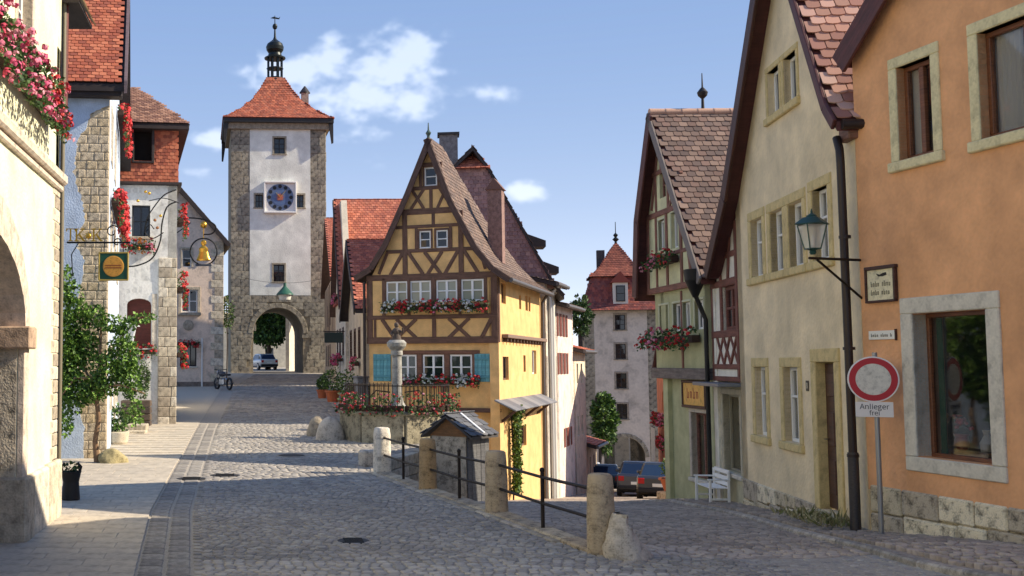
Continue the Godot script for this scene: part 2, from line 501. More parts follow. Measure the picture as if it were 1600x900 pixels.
# boards along the front edge of a roof profile
func verge(parent: Node, prof: PackedVector2Array, z: float, h: float, m: Material, yb: float, th := 0.05) -> void:
	for k in prof.size() - 1:
		var a := prof[k]; var e := prof[k + 1]
		var l := (e - a).length() + 0.02
		var dirn := (e - a).normalized()
		var nn := Vector2(dirn.y, -dirn.x)
		if nn.y > 0: nn = -nn
		var c := (a + e) / 2 + nn * (h / 2 - 0.04)
		var b := MB.new(); b.bbox(Vector3.ZERO, Vector3(l, h, th), 0.01)
		partx(parent, "verge_board", b, m, Transform3D(Basis(Vector3(0, 0, 1), atan2(dirn.y, dirn.x)), Vector3(c.x, c.y - yb, z + th / 2 + 0.003)))
func pipe(parent: Node, called: String, pts: Array, r: float, m: Material, sides_n := 10) -> MeshInstance3D:
	var b := MB.new(); b.tube(PackedVector3Array(pts), r, sides_n)
	return part(parent, called, b, m)

# ---------- plants
const GREENS := [Color(0.035, 0.075, 0.018), Color(0.05, 0.10, 0.025), Color(0.07, 0.13, 0.03), Color(0.09, 0.15, 0.04), Color(0.03, 0.06, 0.02)]
const BRIGHT := [Color(0.10, 0.19, 0.025), Color(0.14, 0.25, 0.04), Color(0.18, 0.30, 0.06), Color(0.07, 0.14, 0.025)]
const REDS := [Color(0.55, 0.02, 0.02), Color(0.62, 0.03, 0.035), Color(0.42, 0.012, 0.02), Color(0.58, 0.05, 0.05)]
const PINKS := [Color(0.62, 0.09, 0.20), Color(0.68, 0.18, 0.28), Color(0.52, 0.05, 0.10), Color(0.7, 0.3, 0.36)]
const WHITES := [Color(0.72, 0.72, 0.7), Color(0.66, 0.68, 0.62)]
func rdir() -> Vector3:
	var z := rr(-1, 1); var a := rr(0, TAU); var r := sqrt(1 - z * z)
	return Vector3(cos(a) * r, z, sin(a) * r)
func blossom(b: MB, o: Vector3, r: float, n: int) -> void:
	for k in n:
		var d := rdir()
		if d.y < -0.3: d.y = -d.y
		var p := o + d * r * rr(0.5, 1.0)
		var t := d.cross(rdir()).normalized(); var s := d.cross(t)
		var z := r * rr(0.42, 0.6)
		var m := p + d * z * 0.2
		b.tri(p + t * z, p + s * z, m); b.tri(p + s * z, p - t * z, m); b.tri(p - t * z, p - s * z, m); b.tri(p - s * z, p + t * z, m)
# a planted box: len along local x, plants spill out over the front (z+)
func flower_box(label: String, at: Vector3, basis: Basis, l: float, h: float, palettes: Array, dens := 1.0, hang := 0.12, group := "", br := 0.035) -> Node3D:
	var o := thing("flower_box", label, "flower box", at, 0.0, group)
	o.basis = basis
	var b := MB.new(); b.bbox(Vector3(0, 0.08, 0.1), Vector3(l, 0.16, 0.18), 0.015)
	part(o, "planter", b, mat(c8(60, 42, 32), 0.85, "wood", 1.0))
	var lf := MB.new(); lf.tinted = true
	var fl := MB.new(); fl.tinted = true
	for k in int(l * 120 * dens):
		lf.col = GREENS[rng.randi() % 5]
		var p := Vector3(rr(-l / 2 - 0.03, l / 2 + 0.03), rr(-hang, h), rr(0.0, 0.26))
		if p.y < 0.12: p.z = rr(0.19, 0.3)
		var d := (rdir() + Vector3(0, 0.3, 0.7)).normalized()
		lf.leaf(p, d, rdir(), rr(0.05, 0.1), rr(0.05, 0.09))
	for k in int(l * 26 * dens):
		var x := rr(-l / 2, l / 2)
		var pal: Array = palettes[int((x / l + 0.5) * palettes.size() * 0.999)]
		var y := rr(-hang, h + 0.05)
		fl.col = pal[rng.randi() % pal.size()]
		blossom(fl, Vector3(x, y, rr(0.12, 0.32) if y > 0.1 else rr(0.22, 0.34)), br * rr(0.8, 1.5), 9)
	part(o, "foliage", lf, vmat(0.7, 0.3)); part(o, "blossoms", fl, vmat(0.7, 0.2))
	return o
func bush(parent: Node, called: String, o: Vector3, r: Vector3, n: int, pal: Array, ls: float) -> MeshInstance3D:
	var b := MB.new(); b.tinted = true
	var f := FastNoiseLite.new(); f.seed = rng.randi() % 1000; f.frequency = 1.1 / maxf(r.x, 0.1)
	for k in n:
		var d := rdir()
		var q := pow(rr(0.15, 1.0), 0.45)
		var lump := 0.8 + 0.45 * f.get_noise_3d(d.x * r.x, d.y * r.y, d.z * r.z)
		var p := o + Vector3(d.x * r.x, d.y * r.y, d.z * r.z) * q * lump
		b.col = pal[rng.randi() % pal.size()]
		b.leaf(p, (d + rdir() * 0.8 + Vector3(0, -0.1, 0)).normalized(), (d + rdir() * 0.6).normalized(), ls * rr(0.7, 1.3), ls * rr(0.55, 0.9))
	return part(parent, called, b, vmat(0.65, 0.4))
# ---------- the lie of the land
func table(t: Array, d: float) -> float:
	for k in range(0, t.size() - 2, 2):
		if d <= t[k + 2] or k == t.size() - 4:
			if d <= t[k]: return t[k + 1]
			var f: float = clampf((d - t[k]) / (t[k + 2] - t[k]), 0, 1)
			return lerpf(t[k + 1], t[k + 3], f)
	return t[1]
const Y_LEFT := [0.0, 0.0, 26.0, 0.0, 36.0, 0.22, 60.0, 0.95, 80.0, 1.52, 140.0, 1.9]
const Y_RIGHT := [0.0, 0.0, 12.4, 0.0, 14.5, -0.05, 17.0, -0.2, 20.3, -0.45, 22.5, -0.62, 25.0, -0.95, 30.0, -1.6, 38.0, -2.5, 44.0, -3.2, 60.0, -4.6, 95.0, -7.15, 140.0, -8.5]
const X_EDGE := [-20.0, 90.0, 4.0, 40.0, 12.81, 4.02, 22.0, 2.53, 24.5, 2.8, 27.2, 4.0, 30.2, 5.5, 36.3, 6.1, 38.0, 7.0, 140.0, 9.0]
const X_WALK := [-20.0, -0.9, 8.0, -1.1, 11.5, -1.27, 16.5, -1.58, 24.0, -1.75, 34.0, -1.87, 60.0, -1.8, 80.0, -0.6, 140.0, -0.6]
const X_KERB := [-20.0, 6.9, 9.0, 6.9, 11.0, 6.75, 13.0, 6.95, 16.0, 7.5, 19.0, 8.05, 22.0, 8.4, 26.0, 8.9, 32.0, 10.4, 44.0, 15.2, 95.0, 36.0, 140.0, 50.0]
func y_left(d: float) -> float: return table(Y_LEFT, d)
func rise(x: float, d: float) -> float: return 0.075 * (14.5 - clampf(d, 8.0, 14.5)) * smoothstep(5.6, 7.6, x)
func y_right(x: float, d: float) -> float: return table(Y_RIGHT, d) + rise(x, d)
func sheet(x0: Callable, x1: Callable, yf: Callable, d0: float, d1: float, step: float, cols: int) -> MB:
	var rows := []
	var d := d0
	while d <= d1 + 0.01:
		var line := PackedVector3Array()
		for k in cols + 1:
			var x := lerpf(x0.call(d), x1.call(d), k / float(cols))
			line.append(W(x, yf.call(x, d), d))
		rows.append(line)
		d += step
	var b := MB.new(); b.grid(rows)
	return b
func stones_on(parent: Node, called: String, xs: Array, ms: Array, mesh_list: Array, single: int, cols: Array) -> void:
	xs.sort_custom(func(a, b): return a.origin.length_squared() < b.origin.length_squared())
	var seen := []; var rest := []
	for t in xs:
		if seen.size() < single and in_view(t.origin): seen.append(t)
		else: rest.append(t)
	for t in seen: partx(parent, called, mesh_list[rng.randi() % mesh_list.size()], ms[rng.randi() % ms.size()], t)
	if rest.is_empty(): return
	var wear := FastNoiseLite.new(); wear.seed = 77; wear.frequency = 0.35; wear.fractal_octaves = 3   # patches of newer and older setts
	var mm := MultiMesh.new()
	mm.transform_format = MultiMesh.TRANSFORM_3D; mm.use_colors = true; mm.mesh = mesh_list[0]; mm.instance_count = rest.size()
	for k in rest.size():
		mm.set_instance_transform(k, rest[k])
		var q: Color = cols[rng.randi() % cols.size()].srgb_to_linear() * rr(0.86, 1.1) * (1.0 + 0.22 * wear.get_noise_2d(rest[k].origin.x, rest[k].origin.z))
		q.a = 1; mm.set_instance_color(k, q)
	var o := MultiMeshInstance3D.new()
	o.name = free_name(parent, called + "_field"); o.multimesh = mm
	var m := StandardMaterial3D.new()
	m.vertex_color_use_as_albedo = true; m.roughness = 0.85
	m.albedo_texture = tex("grain"); m.uv1_triplanar = true; m.uv1_world_triplanar = true; m.uv1_scale = Vector3.ONE * 1.3
	o.material_override = m
	parent.add_child(o); o.set_meta("kind", "stuff")
func in_view(p: Vector3) -> bool:
	var d := -p.z
	if d < 9.0: return false
	var u := 400.0 + 1700.0 * p.x / d
	return u > -20 and u < 1620 and 568.0 + 1700.0 * (2.2 - p.y) / d < 905
func cobble_meshes() -> Array:
	var out := []
	for k in 4:   # unit sett with a worn, slightly domed head
		var rows := []
		var jx := rr(0.88, 1.0); var jz := rr(0.88, 1.0)
		for lv in [[0.5, 0.0, 0.0], [0.5, 0.8, 0.0], [0.475, 0.95, 0.03], [0.42, 1.0, 0.05]]:
			var line := PackedVector3Array()
			for i in 8:
				var a := TAU * (i + 0.5) / 8
				var q := Vector2(cos(a), sin(a))
				var s: float = lv[0] / maxf(absf(q.x), absf(q.y))
				s = minf(s, lv[0] * 1.33)
				line.append(Vector3(q.x * s * jx + rr(-0.02, 0.02), lv[1], q.y * s * jz + rr(-0.02, 0.02)))
			rows.append(line)
		var b := MB.new(); b.grid(rows, true, -1.0); b.fan(rows[-1], Vector3.UP)
		out.append(b.mesh())
	return out
func make_sky() -> Sky:
	var Wd := 4096; var Hd := 2048
	var im := Image.create(Wd, Hd, false, Image.FORMAT_RGB8)
	var lut := []
	for y in Hd:
		var el := (0.5 - (y + 0.5) / Hd) * PI
		var s := clampf(sin(maxf(el, 0.0)), 0, 1)
		var c := SKY_LOW.lerp(SKY_MID, clampf(1.0 - pow(1.0 - s, 7.0), 0, 1)).lerp(SKY_TOP, smoothstep(0.15, 1.0, s))
		if el < 0: c = SKY_LOW.lerp(c8(120, 118, 112), clampf(-el * 6.0, 0, 1))
		lut.append(c)
		im.fill_rect(Rect2i(0, y, Wd, 1), c)
	var f := FastNoiseLite.new(); f.seed = 5; f.frequency = 0.045; f.fractal_octaves = 6; f.fractal_gain = 0.56
	var g := FastNoiseLite.new(); g.seed = 9; g.frequency = 0.010; g.fractal_octaves = 3
	var blobs := []
	# clouds over the street: azimuth and elevation in degrees, half sizes, strength
	for q in [[620, 95, 80, 50, 0.85], [655, 62, 40, 30, 0.6], [560, 150, 90, 40, 0.75], [515, 68, 26, 26, 0.8], [430, 105, 60, 30, 0.8], [640, 155, 60, 24, 0.6], [780, 138, 45, 18, 0.45], [325, 212, 40, 18, 0.8], [480, 110, 40, 24, 0.6], [560, 205, 60, 14, 0.4], [820, 297, 40, 16, 0.9], [600, 250, 60, 14, 0.25], [300, 265, 50, 16, 0.3]]:
		var az := rad_to_deg(atan((q[0] - 400.0) / 1700.0)); var el := rad_to_deg(atan((568.0 - q[1]) / sqrt(1700.0 * 1700.0 + pow(q[0] - 400.0, 2))))
		blobs.append([az, el, q[2] / 29.6, q[3] / 29.6, q[4]])
	for k in 26: blobs.append([rr(50, 330), rr(7, 34), rr(3, 8), rr(1.2, 3.2), rr(0.5, 1.0)])
	var acc := {}
	for bl in blobs:
		var px0 := int((bl[0] - bl[2] * 1.7) / 360.0 * Wd); var px1 := int((bl[0] + bl[2] * 1.7) / 360.0 * Wd)
		var py0 := int((0.5 - (bl[1] + bl[3] * 1.7) / 180.0) * Hd); var py1 := int((0.5 - (bl[1] - bl[3] * 1.7) / 180.0) * Hd)
		for y in range(maxi(py0, 0), mini(py1, Hd / 2)):
			for x in range(px0, px1):
				var az2: float = x / float(Wd) * 360.0; var el2: float = (0.5 - y / float(Hd)) * 180.0
				var e := pow((az2 - bl[0]) / bl[2], 2) + pow((el2 - bl[1]) / bl[3], 2)
				if e > 2.9: continue
				var w: float = exp(-e * 1.1) * bl[4]
				var key := y * Wd + posmod(x, Wd)
				acc[key] = 1.0 - (1.0 - acc.get(key, 0.0)) * (1.0 - minf(w, 0.98))
	for key in acc:
		var y2: int = key / Wd; var x2: int = key % Wd
		var nz := f.get_noise_2d(x2 * 0.8, y2 * 1.5) * 0.5 + 0.5
		var big := g.get_noise_2d(x2, y2 * 1.3) * 0.5 + 0.5
		var dn: float = clampf((acc[key] * 1.15 + (nz - 0.62) * 1.5 + (big - 0.5) * 0.35) * 1.25, 0, 1) * smoothstep(0.03, 0.3, acc[key])
		dn = dn * dn * (3 - 2 * dn)
		im.set_pixel(x2, y2, lut[y2].lerp(CLOUD, dn * 0.48))
	var m := PanoramaSkyMaterial.new()
	m.panorama = ImageTexture.create_from_image(im)
	var s2 := Sky.new(); s2.sky_material = m
	return s2
var SKY_TOP := c8(84, 112, 158)
var SKY_MID := c8(110, 135, 174)
var SKY_LOW := c8(216, 220, 226)
var CLOUD := c8(236, 237, 242)

func build_land() -> void:
	var soil := mat(c8(96, 84, 70), 0.95, "stone", 0.2)
	var b := sheet(func(d): return -600.0, func(d): return 600.0, func(x, d): return minf(table(Y_RIGHT, d), y_left(d)) - 0.9 - 0.0004 * absf(x) * absf(x) * 0.2, -60, 900, 12, 60)
	setting("terrain", b, soil)
	var mortar := mat(c8(166, 158, 146), 0.95, "grain", 1.2, 0.6)
	var left := setting("cobbled_street", sheet(func(d): return table(X_WALK, d) - 0.05, func(d): return minf(table(X_EDGE, d), 16.0 if d < 20 else 99.0), func(x, d): return y_left(d) + rise(x, d) - 0.007, -12, 140, 0.25, 40), mortar)
	var mortar2 := mat(c8(162, 149, 135), 0.95, "grain", 1.2, 0.6)
	var right := setting("sloping_street", sheet(func(d): return table(X_EDGE, d) + (0.02 if d > 12.8 else -0.05), func(d): return maxf(table(X_KERB, d) + 5.0, table(X_EDGE, d) + 0.1), func(x, d): return y_right(x, d) - 0.009, -12, 140, 0.25, 20), mortar2)
	var walk := setting("pavement", sheet(func(d): return -9.0, func(d): return table(X_WALK, d), func(x, d): return y_left(d) + 0.005, -12, 90, 0.5, 6), mat(c8(182, 172, 155), 0.95, "grain", 1.0, 0.4))
	# setts: the nearest are parts, the rest one field
	var cm := cobble_meshes()
	var lc := [c8(182, 175, 165), c8(168, 162, 154), c8(192, 185, 174), c8(158, 153, 147), c8(186, 177, 164), c8(174, 168, 162)]
	var rc := [c8(178, 164, 149), c8(164, 151, 138), c8(188, 174, 158), c8(154, 143, 133), c8(182, 168, 155)]
	var lm := []; var rm := []
	for q in lc: lm.append(mat(q, 0.85, "grain", 1.7, 0.7))
	for q in rc: rm.append(mat(q, 0.85, "grain", 1.7, 0.7))
	var xs := []
	var d := 8.5; var row := 0
	while d < 78.0:
		var sz := 0.11 if d < 20 else (0.16 if d < 40 else 0.27)
		row += 1
		var x: float = table(X_WALK, d) + 0.62 + (0.08 if row % 2 else 0.0)
		var xe: float = minf(table(X_EDGE, d) - 0.16, 0.72 * d + 0.5)
		while x < xe:
			var w := sz * rr(0.9, 1.35)
			var dd := d + rr(-0.012, 0.012) + 0.03 * sin(x * 1.1)
			xs.append(Transform3D(Basis(Vector3.UP, rr(-0.06, 0.06)) * Basis.from_scale(Vector3(w * 0.94, 0.06, sz * 0.93)), W(x + w / 2, y_left(dd) + rise(x, dd) - 0.053 + rr(-0.0025, 0.003), dd)))
			x += w
		d += sz
	stones_on(left, "cobble", xs, lm, cm, 300, lc)
	xs = []
	d = 8.5
	while d < 44.0:
		var sz2 := 0.12 if d < 24 else 0.2
		row += 1
		var x2: float = table(X_EDGE, d) + 0.1 + rr(0, 0.1)
		var xe2: float = table(X_KERB, d) - 0.1
		while x2 < xe2:
			var w2 := sz2 * rr(0.9, 1.3)
			var p := W(x2 + w2 / 2, 0, d + rr(-0.015, 0.015))
			if p.x / d < 0.74: xs.append(Transform3D(Basis(Vector3.UP, rr(-0.1, 0.1)) * Basis.from_scale(Vector3(w2 * 0.94, 0.055, sz2 * 0.93)), p + Vector3(0, y_right(p.x, -p.z) - 0.05 + rr(-0.003, 0.003), 0)))
			x2 += w2
		# the raised strip before the house fronts
		x2 = table(X_KERB, d) + 0.16
		while x2 < table(X_KERB, d) + 1.9 and d < 28:
			var w3 := 0.115 * rr(0.85, 1.3)
			if x2 / d < 0.74: xs.append(Transform3D(Basis(Vector3.UP, rr(-0.15, 0.15)) * Basis.from_scale(Vector3(w3 * 0.93, 0.06, sz2 * 0.9)), W(x2 + w3 / 2, y_right(x2, d) + 0.0 + rr(-0.01, 0.008), d)))
			x2 += w3
		d += sz2
	stones_on(right, "cobble", xs, rm, cm, 300, rc)
	# strip behind the right kerb
	var strip := sheet(func(dq): return table(X_KERB, dq), func(dq): return table(X_KERB, dq) + 5.0, func(x, dq): return y_right(x, dq) + 0.02, -12, 46, 0.5, 6)
	setting("side_pavement", strip, mortar2)
	# kerbs and gutters
	var km := [mat(c8(158, 150, 140), 0.85, "stone", 0.8, 0.5), mat(c8(146, 140, 130), 0.85, "stone", 0.8, 0.5), mat(c8(168, 160, 148), 0.85, "stone", 0.8, 0.5)]
	var kerb := Node3D.new(); kerb.name = "kerb"; add_child(kerb); kerb.set_meta("kind", "structure")
	d = 8.6
	while d < 30:
		var l := rr(0.7, 1.1)
		var p0 := W(table(X_KERB, d), y_right(table(X_KERB, d), d), d); var p1 := W(table(X_KERB, d + l), y_right(table(X_KERB, d + l), d + l), d + l)
		if p0.x / d < 0.75:
			var kb := MB.new(); kb.bbox(Vector3.ZERO, Vector3((p1 - p0).length() - 0.012, 0.16, 0.15), 0.02)
			var z := (p1 - p0).normalized()
			var sx := z.cross(Vector3.UP).normalized()
			partx(kerb, "kerb_stone", kb, km[rng.randi() % 3], Transform3D(Basis(z, sx.cross(z), sx), (p0 + p1) / 2 + Vector3(0, -0.03, 0)))
		d += l
	var gut := Node3D.new(); gut.name = "gutter"; add_child(gut); gut.set_meta("kind", "structure")
	var gm := [mat(c8(142, 136, 128), 0.85, "stone", 0.9, 0.5), mat(c8(128, 123, 117), 0.85, "stone", 0.9, 0.5), mat(c8(150, 144, 135), 0.85, "stone", 0.9, 0.5)]
	for lane in 2:
		d = 8.6
		while d < 36:
			var l2 := rr(0.32, 0.5)
			var x4: float = table(X_WALK, d + l2 / 2) + 0.16 + lane * 0.30
			var gb := MB.new(); gb.bbox(Vector3.ZERO, Vector3(0.27, 0.08, l2 - 0.02), 0.018)
			partx(gut, "gutter_stone", gb, gm[rng.randi() % 3], Transform3D(Basis(Vector3.UP, 0.03), W(x4, y_left(d + l2 / 2) - 0.038 + rr(-0.003, 0.003), d + l2 / 2)))
			d += l2
	# paving slabs
	var sm := [mat(c8(192, 181, 163), 0.9, "patch", 0.5, 0.25), mat(c8(189, 178, 161), 0.9, "patch", 0.5, 0.25), mat(c8(195, 184, 166), 0.9, "patch", 0.5, 0.25), mat(c8(186, 176, 160), 0.9, "patch", 0.5, 0.25)]
	d = 8.6; row = 0
	var count := 0
	while d < 35.5:
		var dl := 0.38 if d < 20 else 0.62
		row += 1
		var wl: float = -2.8 if d < 16 else -4.2
		var x5: float = table(X_WALK, d + dl / 2)
		var first := true
		while x5 > wl:
			var w5 := rr(0.5, 0.72)
			if first and row % 2: w5 *= 0.55
			first = false
			var pb := MB.new(); pb.bbox(Vector3.ZERO, Vector3(w5 - 0.006, 0.05, dl - 0.006), 0.003)
			if x5 > -0.27 * (d + 1) and count < 300:
				count += 1
				partx(walk, "slab", pb, sm[rng.randi() % 4], Transform3D(Basis(Vector3.UP, 0.03), W(x5 - w5 / 2, y_left(d + dl / 2) - 0.012 + rr(-0.0015, 0.0015), d + dl / 2)))
			x5 -= w5
		d += dl
	# iron covers let into the setts
	var iron := mat(c8(52, 50, 48), 0.6, "grain", 2.0, 0.5, 0.5)
	for q in [[300, 746, 0.28, "small round iron cover in the cobbles beside the gutter stones"], [352, 741, 0.3, "small round iron cover among sunlit cobbles in mid street"], [550, 841, 0.2, "little iron valve cover in the shaded cobbles"]]:
		var dd2: float = 2.2 * 1700 / (q[1] - 568.0)
		var cv := thing("iron_cover", q[3], "cover", W((q[0] - 400.0) / 1700.0 * dd2, y_left(dd2) + 0.008, dd2))
		var cb := MB.new(); cb.lathe([Vector2(q[2], -0.03), Vector2(q[2], 0.0), Vector2(q[2] * 0.92, 0.004)], 18)
		part(cv, "rim", cb, iron)
		var cr := MB.new()
		for k in 7: cr.box(Vector3(0, 0.006, (k - 3) * q[2] * 0.24), Vector3(q[2] * 1.2, 0.008, q[2] * 0.08))
		part(cv, "ribs", cr, iron)
	var rg := thing("manhole_cover", "pale round manhole cover in the sunlit cobbles of the street", "cover", W(0.85, y_left(26.2) + 0.006, 26.2))
	var rb := MB.new(); rb.lathe([Vector2(0.4, -0.03), Vector2(0.4, 0.0), Vector2(0.36, 0.003)], 22)
	part(rg, "rim", rb, mat(c8(150, 140, 126), 0.85, "stone", 1.0))
	var rb2 := MB.new(); rb2.lathe([Vector2(0.31, 0.003), Vector2(0.31, 0.012), Vector2(0.29, 0.014)], 22)
	part(rg, "lid", rb2, iron)
	# retaining wall between the two streets
	var rw := thing("retaining_wall", "low stone retaining wall between the upper and the sloping street", "wall", W(2.53, 0, 22))
	var pts := [[13.6, 3.9], [16.14, 3.53], [19.04, 2.98], [22.0, 2.53], [24.5, 2.8], [27.2, 4.0], [30.2, 5.5], [36.3, 6.1]]
	var wm := [mat(c8(168, 158, 144), 0.9, "stone", 0.6, 0.7), mat(c8(150, 142, 128), 0.9, "stone", 0.6, 0.7), mat(c8(180, 170, 152), 0.9, "stone", 0.6, 0.7)]
	for k in pts.size() - 1:
		var a := Vector2(pts[k][1], pts[k][0]); var e := Vector2(pts[k + 1][1], pts[k + 1][0])
		var L := (e - a).length()
		var x6 := Vector3(e.x - a.x, 0, -(e.y - a.y)).normalized()
		var fr := Transform3D(Basis(x6, Vector3.UP, x6.cross(Vector3.UP)), W(a.x, 0, a.y) - rw.position)
		var yl := minf(y_left(a.y), y_left(e.y))
		var yr := minf(y_right(a.x, a.y), y_right(e.x, e.y)) - 0.25
		blocks(rw, "stone", fr, 0, yr, L, yl + 0.03 - yr, maxi(1, int((yl - yr) / 0.24)), 0.5, wm, 0.1, null, 0.34)
# ---------- houses on the right
func ramp_stones(parent: Node, xf: Transform3D, x0: float, x1: float, top: float, low: Callable, ms: Array, rows: int) -> void:
	for r in rows:
		var x := x0
		while x < x1 - 0.05:
			var w := minf(rr(0.35, 0.95), x1 - x)
			if x1 - x - w < 0.2: w = x1 - x
			var lo: float = low.call(x + w / 2)
			var h := (top - lo) / rows
			var b := MB.new(); b.bbox(Vector3.ZERO, Vector3(w - 0.014, h - 0.014, 0.12), 0.02)
			partx(parent, "stone", b, ms[rng.randi() % ms.size()], xf * Transform3D(Basis(Vector3.UP, rr(-0.01, 0.01)), Vector3(x + w / 2, lo + h * (r + 0.5), -0.03 + rr(-0.006, 0.008))))
			x += w
func text_on(parent: Node, called: String, s: String, h: float, m: Material, xf: Transform3D, serif := false) -> void:
	var t := TextMesh.new()
	t.text = s; t.font_size = 32; t.pixel_size = h / 24.0; t.depth = 0.002
	var f := SystemFont.new(); f.font_names = PackedStringArray(["Droid Serif" if serif else "Droid Sans"])
	t.font = f
	partx(parent, called, t, m, xf)

func worn_letters(parent: Node, xf: Transform3D, w: float, h: float, n: int, m: Material) -> void:   # faded lettering too worn to read: a row of upright strokes
	var b := MB.new()
	var p := w / n
	for k in n:
		if k % 5 == 4: continue
		var hh := h * (1.0 if k == 0 or k % 4 == 2 else 0.68)
		b.box(Vector3(k * p + p * 0.2, hh / 2, 0.001), Vector3(p * 0.18, hh, 0.003))
		b.box(Vector3(k * p + p * 0.62, h * 0.32, 0.001), Vector3(p * 0.18, h * 0.64, 0.003))
		b.box(Vector3(k * p + p * 0.41, h * (0.62 if k % 2 else 0.04), 0.0012), Vector3(p * 0.5, h * 0.12, 0.003))
	partx(parent, "lettering", b, m, xf)

func build_right() -> void:
	var olive := mat(c8(208, 186, 132), 0.9, "patch", 0.8, 0.3)
	var pale_stone := mat(c8(205, 198, 182), 0.88, "patch", 0.7, 0.4)
	var cream_stone := mat(c8(214, 202, 160), 0.88, "patch", 0.7, 0.4)
	var white := mat(c8(232, 230, 224), 0.5)
	var brown := mat(c8(110, 66, 40), 0.5, "wood", 1.2)
	var dark_wood := mat(c8(70, 40, 30), 0.6, "wood", 1.0, 0.4)
	var maroon := mat(c8(84, 44, 40), 0.6, "wood", 0.8, 0.3)
	var pane := glass_mat(c8(30, 34, 40))
	var clear := glass_mat(c8(24, 28, 30), 0.2)
	var room := mat(c8(70, 60, 52), 0.95)
	var lace := vmat_plain(c8(225, 222, 214), 0.35)
	var plinth := [mat(c8(196, 182, 150), 0.92, "rock", 0.7, 1.2), mat(c8(178, 166, 140), 0.92, "rock", 0.7, 1.2), mat(c8(205, 194, 168), 0.92, "rock", 0.7, 1.2), mat(c8(164, 153, 134), 0.92, "rock", 0.7, 1.2)]
	var zinc := mat(c8(58, 50, 48), 0.45, "", 1, 0, 0.6)
	var pinktiles := [c8(192, 146, 126), c8(176, 128, 110), c8(202, 160, 142), c8(160, 114, 100), c8(184, 138, 118), c8(206, 168, 150)]
	var browntiles := [c8(116, 95, 86), c8(128, 104, 93), c8(102, 84, 78), c8(138, 114, 101), c8(108, 90, 84), c8(122, 96, 86)]

	# --- orange house
	var o := building("orange_house", "ochre orange plastered gabled house with a large shop window and stone base", 8.08, 14.5, 0.115, -1.0, 0.0)
	var fx := front(o)
	var yb := o.position.y
	var orange := mat(c8(222, 165, 118), 0.92, "plaster", 0.22, 0.35)
	var shop := rect(0.95, 1.05, 1.18, 1.77)
	var holes := [shop, rect(0.84, 4.76, 0.6, 1.2), rect(2.18, 4.76, 1.15, 1.24), rect(4.6, 4.76, 1.15, 1.24), rect(6.9, 4.76, 0.8, 1.24), rect(4.3, 1.05, 1.3, 1.77), rect(6.7, -0.2, 1.1, 2.5)]
	panel(o, "wall", pv([0, 0.55, 9.6, 0.55, 9.6, 6.4, 4.8, 10.1, 0, 6.4]), holes.map(func(h): return h if h[0].y > 0 else rect(6.7, 0.56, 1.1, 1.74)), 0.4, orange, fx)
	ramp_stones(o, fx, 0.05, 6.7, 0.62, func(x): return -0.12 + minf(x, 4.0) * 0.075, plinth, 2)
	slab(o, "base", 0.0, -0.8, 9.6, 1.36, -0.4, -0.03, plinth[1], fx)
	for q in [[0.84, 4.76, 0.6, 1.2], [2.18, 4.76, 1.15, 1.24], [4.6, 4.76, 1.15, 1.24], [6.9, 4.76, 0.8, 1.24]]:
		window(o, fx, q[0], q[1], q[2], q[3], {frame = brown, pane = clear, recess = 0.13, nx = 2, ny = 1, bar = 0.06, surround = cream_stone, sw = 0.14, sp = 0.025, sill = cream_stone, sill_h = 0.13, sill_out = 0.06, room = room, curtain = lace, cw = 0.34})
	var sw := window(o, fx, 0.95, 1.05, 1.18, 1.77, {frame = brown, pane = glass_mat(c8(18, 22, 22), 0.25), recess = 0.2, nx = 1, ny = 1, bar = 0.05, surround = pale_stone, sw = 0.2, sp = 0.03, room = mat(c8(58, 48, 42), 0.95)}, "shop_window")
	slab(o, "surround", 0.75, 0.87, 1.58, 0.178, -0.3, 0.031, pale_stone, fx)
	var gs := MB.new(); gs.bbox(Vector3.ZERO, Vector3(0.09, 1.66, 0.02), 0.004)
	part(sw, "green_blind", gs, mat(c8(26, 92, 62), 0.8), Vector3(-0.46, 0.88, -0.05))
	window(o, fx, 4.3, 1.05, 1.3, 1.77, {frame = brown, pane = pane, recess = 0.26, nx = 1, ny = 1, surround = pale_stone, sw = 0.2, sp = 0.03})
	slab(o, "door", 6.7, -0.2, 1.1, 2.5, -0.3, -0.22, brown, fx)
	var rl := pv([-0.12, 6.35, 4.8, 10.35]); var rright := pv([9.75, 6.35, 4.8, 10.35])
	slope(o, rl, 0.14, -8.0, 0.12, maroon, yb, pinktiles); slope(o, rright, 0.14, -8.0, 0.12, maroon, yb, pinktiles)
	verge(o, rl, 0.14, 0.34, maroon, yb); verge(o, rright, 0.14, 0.34, maroon, yb)
	panel(o, "side_wall", pv([0, -1, 8, -1, 8, 6.3, 0, 6.3]), [], 0.3, orange, side_r(o, 9.6))
	panel(o, "side_wall", pv([0, 4.5, 7.6, 4.5, 7.6, 6.3, 0, 6.3]), [], 0.3, orange, off(side_l(o, 8.0), 0, 0, 0))
	# a lit shelf display behind the shop glass
	var jar := thing("shop_display", "red flowers and brass ornaments on a cloth in the orange house's shop window", "display", o.to_global(Vector3(1.0, 1.14, -0.5)))
	jar.rotation = o.rotation
	var db := MB.new(); db.bbox(Vector3(0, -0.03, -0.1), Vector3(1.3, 0.06, 0.6), 0.01); part(jar, "shelf", db, brown)
	var dc := MB.new(); dc.lathe([Vector2(0.05, 0), Vector2(0.09, 0.06), Vector2(0.07, 0.16), Vector2(0.09, 0.2)], 12, Vector3(0.12, 0, 0.05)); part(jar, "vase", dc, mat(c8(150, 40, 36), 0.3))
	var df := MB.new(); df.tinted = true
	for k in 14:
		df.col = REDS[k % 4]; blossom(df, Vector3(0.12 + rr(-0.12, 0.12), 0.26 + rr(-0.05, 0.14), 0.05 + rr(-0.08, 0.08)), 0.04, 8)
	part(jar, "blossoms", df, vmat(0.7, 0.2))
